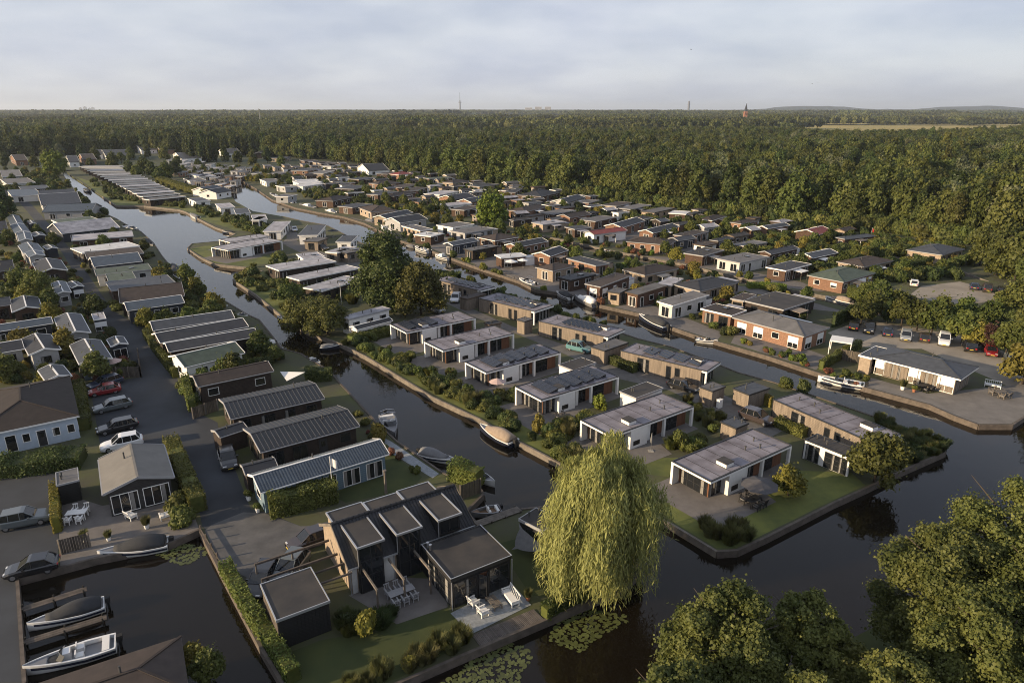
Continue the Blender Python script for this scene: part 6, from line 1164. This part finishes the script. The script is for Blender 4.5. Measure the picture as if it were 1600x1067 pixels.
for i in sel:
    k = KN[int(rng.integers(0, 7 if rng.random() < .93 else 8))]; s = float(rng.uniform(.8, 1.25)); pxi = float(proj(T1[i, 0], T1[i, 1])[0]); nb_ = min(range(len(FE)), key=lambda q: abs(FE[q] - pxi))
    o = tree((T1[i, 0], T1[i, 1], 0), k, s * (1.02 if pxi < 1330 else .84), '%s at the wood edge behind the %s house from left in forest-edge row' % (dict(oak='broad green tree', ash='tall dark tree', alder='slim green tree', maple='wide yellowish tree', birch='small yellowish tree', silver='silvery pale tree')[k], ORD[nb_]) if pxi > 400 else '%s at the far left wood edge behind the village' % dict(oak='broad green tree', ash='tall dark tree', alder='slim green tree', maple='wide yellowish tree', birch='small yellowish tree', silver='silvery pale tree')[k], 'trees along the front edge of the wood', sz=s * 1.05)
protos = bpy.data.collections.new('wood_kinds')
for j, k in enumerate(('oak','ash','alder','maple','birch','silver','oak2','ash2','maple2','oak2','maple2','snag')): protos.objects.link(bpy.data.objects.new('wood_kind_%d' % j, PT[k][0]))
def patch(seed, size=56, n=58, m='leaf_far', quads=2600, leaf=2.6):
    r = np.random.default_rng(seed); lob = []
    for _ in range(n): s = r.uniform(3.2, 5.6); z = r.uniform(7, 13.5); lob.append(((r.uniform(-size/2, size/2), r.uniform(-size/2, size/2), z), (s, s, z * .55)))
    return crown('canopy_patch', lob, quads, leaf, m, seed, .8)
pcol = bpy.data.collections.new('canopy_kinds')
for j in range(3): pcol.objects.link(bpy.data.objects.new('canopy_kind_%d' % j, patch(60 + j)))
def mass(name, P, S, col, label, nk, knd=None):
    n = len(P); me = bpy.data.meshes.new(name); me.vertices.add(n); me.vertices.foreach_set('co', np.concatenate([P, np.zeros((n, 1))], 1).astype(np.float32).ravel())
    for nm, ty, dat in (('siz', 'FLOAT_VECTOR', S), ('rot', 'FLOAT_VECTOR', np.stack([np.zeros(n), np.zeros(n), rng.uniform(0, 6.28, n)], 1)), ('knd', 'INT', rng.integers(0, nk, n) if knd is None else knd)):
        a = me.attributes.new(nm, ty, 'POINT'); a.data.foreach_set('vector' if ty != 'INT' else 'value', np.asarray(dat, np.float32 if ty != 'INT' else np.int32).ravel())
    o = link(name, me); tag(o, label, 'wood' if nk != 7 else 'plants', kind='stuff')
    t = bpy.data.node_groups.new(name, 'GeometryNodeTree'); t.interface.new_socket('Geometry', in_out='INPUT', socket_type='NodeSocketGeometry'); t.interface.new_socket('Geometry', in_out='OUTPUT', socket_type='NodeSocketGeometry')
    gi, go, ip, ci = N('NodeGroupInput', t), N('NodeGroupOutput', t), N('GeometryNodeInstanceOnPoints', t), N('GeometryNodeCollectionInfo', t); ci.inputs['Collection'].default_value = col; ci.inputs['Separate Children'].default_value = True; ci.inputs['Reset Children'].default_value = True
    ip.inputs['Pick Instance'].default_value = True
    for nm, ty, sk in (('siz', 'FLOAT_VECTOR', 'Scale'), ('rot', 'FLOAT_VECTOR', 'Rotation'), ('knd', 'INT', 'Instance Index')):
        na = N('GeometryNodeInputNamedAttribute', t); na.data_type = ty; na.inputs['Name'].default_value = nm; t.links.new(na.outputs['Attribute'], ip.inputs[sk])
    t.links.new(gi.outputs[0], ip.inputs['Points']); t.links.new(ci.outputs[0], ip.inputs['Instance']); t.links.new(ip.outputs[0], go.inputs[0])
    md = o.modifiers.new('trees', 'NODES'); md.node_group = t; return o
rest = np.array([i for i in range(len(T1)) if i not in selset]); RP = T1[rest]; thin_ = (np.sin(RP[:, 0] * .021 + RP[:, 1] * .013) + np.sin(RP[:, 1] * .031 - RP[:, 0] * .017 + 2) + rng.uniform(-.8, .8, len(RP))) > -1.75; RP = RP[thin_]; s = rng.choice([.62, .8, .95, 1.1, 1.25], len(RP), p=[.14, .24, .30, .22, .10]) * rng.uniform(.93, 1.07, len(RP)) * np.where(proj(RP[:, 0], RP[:, 1])[0] < 520, 1.3, 1.0); lowf = np.interp(RP[:, 1], [250, 450, 1000], [1.0, .93, .80]) + .18 * np.sin(RP[:, 0] * .013 + 1) * np.sin(RP[:, 1] * .011)
mass('forest', RP, np.stack([s * rng.uniform(.68, 1.05, len(s)), s * rng.uniform(.68, 1.05, len(s)), s ** .8 * lowf * rng.uniform(.85, 1.15, len(RP))], 1), protos, 'dense green wood stretching behind the houses', 12)
T2 = pts_grid(1150, 3200, 44, rng); T2 = T2[[not infield(x, y) or (y > 1500 and math.sin(y * .013 + x * .002) > .86) for x, y in T2]]; gap = np.sin(T2[:, 0] * .004 + T2[:, 1] * .002) + np.sin(T2[:, 1] * .006 + 1) > -1.55; T2 = T2[gap]; s = rng.uniform(.9, 1.15, len(T2))
mass('far_woodland', T2, np.stack([s, s, s * rng.uniform(.65, 1.2, len(T2))], 1), pcol, 'far woodland receding to the horizon', 3)
T3 = pts_grid(3200, 12500, 125, rng); T3 = T3[[not infield(x, y) for x, y in T3]]; s = rng.uniform(1.9, 2.6, len(T3)); gap = np.sin(T3[:, 0] * .0013 + T3[:, 1] * .0007) + np.sin(T3[:, 1] * .0021 + 1) > -1.2; T3, s = T3[gap], s[gap]
mass('distant_woodland', T3, np.stack([s, s, rng.uniform(.8, 1.9, len(T3))], 1), pcol, 'distant woodland along the horizon', 3)
# undergrowth at the wood's edge and the many small garden plants
U = []
for i in range(900):
    px_ = random.uniform(420, 1640); py_ = np.interp(px_, FX, FY) + random.uniform(-3, 3.5); g = G(px_, py_)
    if not hits(g.x, g.y, .3) and on_land(g.x, g.y): U.append((g.x, g.y, random.uniform(1.6, 3.2), random.choice([0, 1, 2, 0])))
scol = bpy.data.collections.new('shrub_kinds')
for j, m_ in enumerate([SH[k] for k in SHK] + [PT['garden'][0], PT['gold'][0]]): scol.objects.link(bpy.data.objects.new('shrub_kind_%d' % j, m_))
for nm, L_, lab in (('undergrowth', U, 'undergrowth bushes along the foot of the wood'), ('garden_planting', MASSP, 'dense small planting filling the gardens between the houses')):
    A_ = np.array(L_); mass(nm, A_[:, :2], np.stack([A_[:, 2], A_[:, 2], A_[:, 2] * (1.25 if nm == 'undergrowth' else 1)], 1), scol, lab, 7, A_[:, 3].astype(np.int32))
# hills on the horizon
def ridge(Y, depth, xs, hs, name='hill'):
    b = MB(); k = len(xs); rnd = random.Random(int(Y)); jit = [h * (1 + rnd.uniform(-.05, .05)) for h in hs]; secs = []
    for x, h in zip(xs, jit): secs.append([(x, Y, -1), (x, Y + depth * .3, h * .7), (x, Y + depth * .55, h), (x, Y + depth, -1)])
    b.loft(secs, cap=False, closed=False); o = b.build(name, 'hillside', None, True); tag(o, kind='structure'); return o
xs = np.linspace(2500, 14500, 70); hs = [18 + 150 * max(0, math.exp(-((x - 6000) / 1300) ** 2)) + 150 * max(0, math.exp(-((x - 9400) / 1500) ** 2)) + 6 * math.sin(x * .006) + 5 * math.sin(x * .017) for x in xs]
ridge(8000, 1800, xs * .62, [h * .5 for h in hs])
xs = np.linspace(-15000, 9000, 110); ridge(13000, 2500, xs, [34 + 16 * math.exp(-((x + 1000) / 3500) ** 2) + 6 * math.sin(x * .003) + 4 * math.sin(x * .011 + 2) for x in xs])
# ---------------------------------------------------------------- landmarks far off
def far_at(px, Y): zc = Y * cP + HC * sP; return (px - 800) / F * zc
x = far_at(719, 9000); o = empty('radio_tower', (x, 9000, 0)); tag(o, 'slim grey radio tower on the horizon', 'tower'); MB().tube([(0,0,0),(0,0,150)], [11,8], 10).build('shaft', 'distant', o); MB().tube([(0,0,120),(0,0,132)], 18, 12).build('platform', 'distant', o); MB().tube([(0,0,150),(0,0,245)], [4,2], 6).build('mast', 'distant', o)
x = far_at(1163, 1900); o = empty('church_tower', (x, 1900, 0)); tag(o, 'reddish church tower with pointed spire among far trees', 'church'); MB().box(-4,-4,0,4,4,34).build('tower', 'tower_red', o); MB().loft([[(-4,-4,34),(4,-4,34),(4,4,34),(-4,4,34)], [(-.2,-.2,54),(.2,-.2,54),(.2,.2,54),(-.2,.2,54)]]).build('spire', 'roof_slate', o); MB().box(4.1,-5,0,38,5,14).build('nave', 'tower_red', o)
for dx in (-2.2, 2.2): MB().box(dx - .8, -4.1, 24, dx + .8, -4.01, 31).build('belfry_window', 'niche', o)
x = far_at(1075, 5000); o = empty('water_tower', (x, 5000, 0)); tag(o, 'dark tower standing on the horizon left of the church', 'tower'); MB().tube([(0,0,0),(0,0,70)], 7, 10).build('shaft', 'distant', o); MB().tube([(0,0,70),(0,0,96)], [8,5], 10).build('head', 'distant', o)
for k, (p, w, h) in enumerate(((826,70,58),(841,64,66),(856,60,66))):
    x = far_at(p, 7000); o = empty('apartment_block', (x, 7000, 0)); tag(o, ('left', 'middle', 'right')[k] + ' of three pale apartment blocks on the horizon', 'building'); MB().box(-w/2, -10, 0, w/2, 10, h).build('wall', 'concrete', o)
    for i in range(6): MB().box(-w/2 + 3, -10.4, 8 + i * h * .14, w/2 - 3, -10.02, 11 + i * h * .14).build('window_band', 'distant', o)
x = far_at(408, 1500); o = empty('lattice_mast', (x, 1500, 0)); tag(o, 'pale lattice mast above the far trees at left', 'mast'); m_ = MB()
for a in range(3): m_.tube([(1.4*math.cos(a*2.1),1.4*math.sin(a*2.1),0),(.5*math.cos(a*2.1),.5*math.sin(a*2.1),41)], .22, 5)
m_.build('leg', 'concrete', o); m_ = MB()
for i in range(13): m_.tube([(1.2-.05*i,0,i*3.1),(-.6+.03*i,1-.05*i,i*3.1+1.5),(-.6+.03*i,-1+.05*i,i*3.1+3)], .12, 4)
m_.build('brace', 'concrete', o)
for k, (p, h) in enumerate(((127,70),(134,85),(141,62),(146,74))):
    x = far_at(p, 11800); o = empty('tower_block', (x, 11800, 0)); tag(o, 'hazy tower block on the far left horizon', 'building', 'hazy tower blocks'); MB().box(-22, -12, 0, 22, 12, h).build('wall', 'distant', o); MB().box(-8, -6, h, 8, 6, h + 8).build('roof_plant', 'distant', o)
for k, (p, q, D, lab) in enumerate(((1080,78,160,'dark bird gliding high in the sky'), (1269,131,230,'distant bird low in the right sky, left of two'), (1278,130,230,'distant bird low in the right sky, right of two'))):
    x, y = (p - 800) / F, -(q - 533.5) / F; d = Vector((x, cP + y * sP, -sP + y * cP)) * D; o = empty('bird', d + Vector((0, 0, HC)), 2.2 + k); tag(o, lab, 'bird')
    MB().tube([(-.22,0,0),(-.08,0,.03),(.1,0,.03),(.24,0,.02)], [.01,.06,.05,.01], 6).build('body', 'niche', o)
    for s in (-1, 1): MB().quad((.1,0,.03),(-.06,0,.03),(-.05,s*.28,.14),(.08,s*.28,.15)).quad((.08,s*.28,.15),(-.05,s*.28,.14),(-.04,s*.55,.08)).build('wing', 'niche', o)
# ---------------------------------------------------------------- small things
def pole(r, base, top_h, label, m='trim_white', rad=.05, flag=None, name='flagpole'):
    g = Q(r, base); o = empty(name, (g.x, g.y, 0)); tag(o, label, 'pole'); MB().tube([(0,0,0),(0,0,top_h)], [rad, rad*.7], 8).build('shaft', m, o); MB().tube([(0,0,top_h),(0,0,top_h+.1)], rad*1.3, 8).build('finial', m, o)
    if flag:
        f = MB(); 
        for i in range(6): f.v += [(.05 + i*.13, .06*math.sin(i*1.3), top_h - .1 - i*.05), (.05 + i*.13, .06*math.sin(i*1.3), top_h - 1.0 - i*.07)]
        f.f = [(2*i, 2*i+1, 2*i+3, 2*i+2) for i in range(5)]; f.build('flag', flag, o)
pole('s3', (943,838), 4.6, 'white flagpole with hanging flag in front of the blue house', flag='canvas_white'); pole('s3', (1294,812), 2.6, 'thick bleached timber post at the lawn edge', 'timber_pale', .16, name='timber_post'); pole('r6', (528,375), 4.2, 'white flagpole beside the hedges of the upper lodges'); pole('t5', (1300,225), 3.6, 'flagpole with red flag near the forest edge', flag='red_plastic')
def parasol(r, p, m, label, R=1.5, h=2.4, closed=False):
    g = Q(r, p); o = empty('parasol', (g.x, g.y, 0)); tag(o, label, 'parasol'); MB().tube([(0,0,0),(0,0,h)], .03, 7).build('pole', 'steel', o); MB().box(-.3,-.3,0,.3,.3,.08).build('base', 'stone', o)
    c = MB()
    if closed: c.tube([(0,0,h-1.3),(0,0,h-.9),(0,0,h)], [.10,.16,.03], 8)
    else:
        for i in range(8): a0, a1 = i*math.pi/4, (i+1)*math.pi/4; c.quad((0,0,h), (R*math.cos(a0),R*math.sin(a0),h-.55), (R*math.cos(a1),R*math.sin(a1),h-.55))
    c.build('canopy', m, o)
parasol('s7', (1080,770), 'canvas_slate', 'open grey parasol on the terrace at the peninsula tip', 1.9); parasol('r6', (1490,930), 'pinkish', 'pale parasol before the fourth lodge', 1.2); parasol('r5', (700,800), 'pinkish', 'pinkish parasol behind the board fence'); parasol('s7', (445,475), 'canvas_grey', 'closed parasol on the second lodge terrace', closed=True); parasol('t4', (1195,600), 'canvas_white', 'white parasol, left of two on the canal terrace', 1.7); parasol('t4', (1285,590), 'canvas_white', 'white parasol, right of two on the canal terrace', 1.5); parasol('t3', (1405,650), 'canvas_dark', 'dark parasol standing at the canal by far lodges', 1.8); parasol('s8', (775,580), 'canvas_white', 'closed pale parasol at the end of the long timber lodge', closed=True)
def dining(r, p, rz, label, m='trim_dark', n=4):
    g = Q(r, p); table((g.x, g.y, .025), rz, 1.8, .9, .74, m, label, 'garden_table')
    for k, (dx, dy) in enumerate(((-.5,-.8),(.5,-.8),(-.5,.8),(.5,.8))[:n]): c = chair((g.x + dx*math.cos(rz) - dy*math.sin(rz), g.y + dx*math.sin(rz) + dy*math.cos(rz), .025), rz + (math.pi if dy < 0 else 0), 'garden chair at the ' + label.split(' ', 1)[1][:60], .5, m); c['group'] = label
dining('s7', (1050,795), .6, 'dark table under the grey parasol'); dining('s5', (1210,165), .6, 'dark table on third lodge terrace'); dining('s1', (555,960), .2, 'white table on patio by black house', 'trim_white'); dining('r8', (960,905), .3, 'dark table before slate-roofed house'); dining('r8', (1430,945), .3, 'pale table on right stone terrace', 'timber_pale')
chair(Q('s1', (940,960)), 2.6, 'white lounge chair on the patio of the black house', 1.0, long=True); chair(Q('s1', (1180,960)), -2.5, 'white lounge chair by the palm-like shrubs', .9)
chair(Q('r8', (1385,890)), -.6, 'white outdoor sofa at the right end of the slate-roofed house', 2.0, long=True)
for k, (r, p, s, lab) in enumerate((('s1',(1050,1030),1.0,'white pot with palm on the patio'), ('s2',(575,110),.9,'white pot with palm at the board fence'), ('s2',(735,105),.8,'white pot with palm at the quay'), ('s6',(900,470),.8,'potted small palm at the terrace corner'), ('r8',(900,920),.9,'terracotta pot with plant before the slate-roofed house'), ('r8',(830,905),1.2,'pot with tall grass before the slate-roofed house'), ('s3',(380,860),1.0,'pale pot with shrub at the blue gable'), ('s3',(440,940),.9,'pale tub with plant at the lane corner'))):
    g = Q(r, p); o = empty('potted_plant', (g.x, g.y, .03)); o.scale = (s,)*3; tag(o, lab, 'plant'); MB().tube([(0,0,0),(0,0,.5)], [.2,.28], 10).build('pot', 'terracotta' if 'terra' in lab else 'trim_white', o); link('leaves', SH['tuft' if 'grass' in lab or 'palm' in lab else 'round'], o, (0,0,.45), 0, .55)
# white pavilion at the car park, awnings, meter cabinet, canvas triangle
g = [Q('r8', q, 2.4) for q in ((355,592),(490,612),(557,592))]; u = g[1] - g[0]; v = g[2] - g[1]; o = empty('pavilion', ((g[0]+g[2])/2)[:2] + (0,) if False else ((g[0].x+g[2].x)/2, (g[0].y+g[2].y)/2, 0), math.atan2(u.y, u.x)); tag(o, 'white garden pavilion beside the car park', 'pavilion'); a_, b_2 = u.length/2, v.length/2
MB().slab([(-a_,-b_2,2.4),(a_,-b_2,2.4),(a_,b_2,2.4),(-a_,b_2,2.4)], .22).build('canopy', 'canvas_white', o)
for sx in (-1,1):
    for sy in (-1,1): MB().box(sx*a_-.06*(1+sx), sy*b_2-.06*(1+sy), 0, sx*a_+.06*(1-sx), sy*b_2+.06*(1-sy), 2.18).build('post', 'trim_white', o)
g = Q('s7', (852,215)); o = MB().box(-.35,-.25,0,.35,.25,1.15).box(-.38,-.28,1.151,.38,.28,1.2).build('meter_cabinet', 'wall_white', None, loc=(g.x, g.y, 0)); o.rotation_euler.z = .6; tag(o, 'white metal cabinet beside the tall timber store', 'cabinet')
P3 = [Q('r6', q, z) for q, z in (((148,792),2.4),((302,796),2.4),((190,850),1.6))]; o = MB().slab([tuple(p) for p in P3], .03).build('shade_sail', 'canvas_white'); tag(o, 'white triangular canvas among shrubs by the brown chalet', 'shade sail')
g = Q('t5', (1190,600)); o = empty('awning', (g.x, g.y, 0), .6); tag(o, 'rolled-out white awning on the hipped house by the trees', 'awning'); aw = MB(); aw.loft([[(-1.6, -.2-.9*math.sin(t), 1.4+.9*math.cos(t)), (1.6, -.2-.9*math.sin(t), 1.4+.9*math.cos(t))] for t in (0,.4,.8,1.2,1.57)], cap=False, closed=False); aw.build('canopy', 'canvas_white', o); MB().bar((-1.6,-.2,2.3),(1.6,-.2,2.3),.1).build('roller', 'trim_white', o)
# low jetties along the middle canal
for k, (p0, p1, w) in enumerate((((905,575),(1080,605),1.4), ((1100,610),(1260,680),2.2), ((-60,205),(150,250),1.2))):
    a, b = Q('t4', p0, .05), Q('t4', p1, .05); j = empty('jetty', (a.x, a.y, 0)); tag(j, ('brown landing below the brown white-fronted house', 'pale landing under the two white parasols', 'brown landing at the far canal bank')[k], 'jetty'); d = b - a; v = Vector((-d.y, d.x, 0)).normalized(); n = int(w / .3)
    for i in range(n): MB().bar(tuple(v * (i - n/2) * -.3 + Vector((0,0,.08 + .004*(i % 2)))), tuple(d + v * (i - n/2) * -.3 + Vector((0,0,.08 + .004*(i % 2)))), .28, .06).build('plank', ('deck', 'timber_pale', 'deck')[k], j)
    for t in (.1, .5, .9): q = d * t - v * w * .4; MB().tube([(q.x, q.y, -1.2), (q.x, q.y, .5)], .09, 7).build('pile', 'timber', j)
# lily pads
pad = MB(); pad.quad(*[(math.cos(a) * (1 if i else .15), math.sin(a), .0) for i, a in enumerate(np.linspace(.25, 6.03, 15))]); padm = pad.mesh('lily_pad', 'lily')
np_ = 0; spots = []
ZN = [([(1035,720),(1090,560),(1250,520),(1500,560),(1520,600),(1300,720),(1230,800),(1100,740)],105,'s6'), ([(330,1000),(480,900),(720,740),(860,750),(940,830),(860,900),(840,1000),(600,1060)],150,'s6'), ([(1060,200),(1170,110),(1390,150),(1390,200),(1240,270),(1150,240)],60,'s2'), ([(1000,560),(1070,550),(1060,600),(1010,590)],6,'t2'), ([(950,680),(1000,690),(990,740),(950,720)],5,'t2')]
for poly, n, r in ZN:
    k = tr = 0; xs = [p[0] for p in poly]; ys = [p[1] for p in poly]
    while k < n and tr < 6000:
        tr += 1; q = (random.uniform(min(xs), max(xs)), random.uniform(min(ys), max(ys)))
        if not inside(poly, *q): continue
        g = Q(r, q, -.6); s = random.uniform(.16, .34)
        if on_land(g.x, g.y) or any((g.x - x) ** 2 + (g.y - y) ** 2 < (.8 * (s + s2)) ** 2 for x, y, s2 in spots): continue
        spots.append((g.x, g.y, s)); k += 1; o = link('lily_pad', padm, None, (g.x, g.y, -.606 + random.uniform(0, .012)), random.uniform(0, 6.28), (s, s, 1)); o.rotation_euler.x = random.uniform(-.03, .03)
        tag(o, 'round green lily pad floating on the dark water', 'lily pad', 'lily pads on the dark water')
# ---------------------------------------------------------------- labels of the houses, by their row
SHORT = {ROW_L: 'left canal row', ROW_W: 'lane row', ROW1: 'middle canal row', ROW2: 'second row back', ROW3: 'third row back', ROW4: 'forest-edge row', MR: 'upper lodge group'}
rows = {}
for h in ALLH:
    o = h['o']; cat = h['cat'] or 'house'
    for kk in ('_a', '_b'):
        if kk in o: del o[kk]
    if h['label']: tag(o, h['label'], cat); continue
    rows.setdefault(h['row'], []).append(h)
for r_, hs_ in rows.items():
    if r_ == ROW5:
        for h in hs_: pass
        hs_.sort(key=lambda h: h['px'])
        for i, h in enumerate(hs_): tag(h['o'], 'small %s flat-roofed chalet, %s from left in the far cluster' % (WORD[h['wall']], ORD[i]), 'house', 'chalets clustered at the far end')
        continue
    hs_.sort(key=lambda h: h['px'])
    for i, h in enumerate(hs_):
        w, rf = WORD[h['wall']], WORD[h['rm']]
        if h['name'] == 'row_lodge': tag(h['o'], ORD[i] + ' white lodge from the far end of the long identical row', 'house', 'long row of white lodges')
        elif h['name'] == 'cabin': tag(h['o'], 'small %s cabin with %s roof, %s from left of those between rows' % (w, rf, ORD[i]), 'house', 'small cabins between the rows')
        elif h['name'] == 'village_house': tag(h['o'], '%s village house with steep %s roof, %s from left before the far trees' % (w, rf, ORD[i]), 'house', 'village houses')
        else: tag(h['o'], '%s %s with %s %s roof, %s from left in the %s' % (w, h['name'].replace('_', ' '), rf, KW[h['roof']], ORD[i], SHORT[r_]), cat, SHORT[r_])
# ---------------------------------------------------------------- haze: one box of pale air round the whole place
HAZE = .00006
if HAZE:
    hm = bpy.data.materials.new('haze'); hm.use_nodes = True; t = hm.node_tree; t.nodes.clear(); vo = N('ShaderNodeVolumePrincipled', t); vo.inputs['Color'].default_value = (.76, .86, 1, 1); vo.inputs['Density'].default_value = HAZE; vo.inputs['Anisotropy'].default_value = .2
    mo = N('ShaderNodeOutputMaterial', t); t.links.new(vo.outputs[0], mo.inputs['Volume']); MATS['haze'] = hm
    o = MB().box(-29000, -700, -5, 29000, 44000, 280).build('haze', 'haze'); tag(o, kind='stuff')
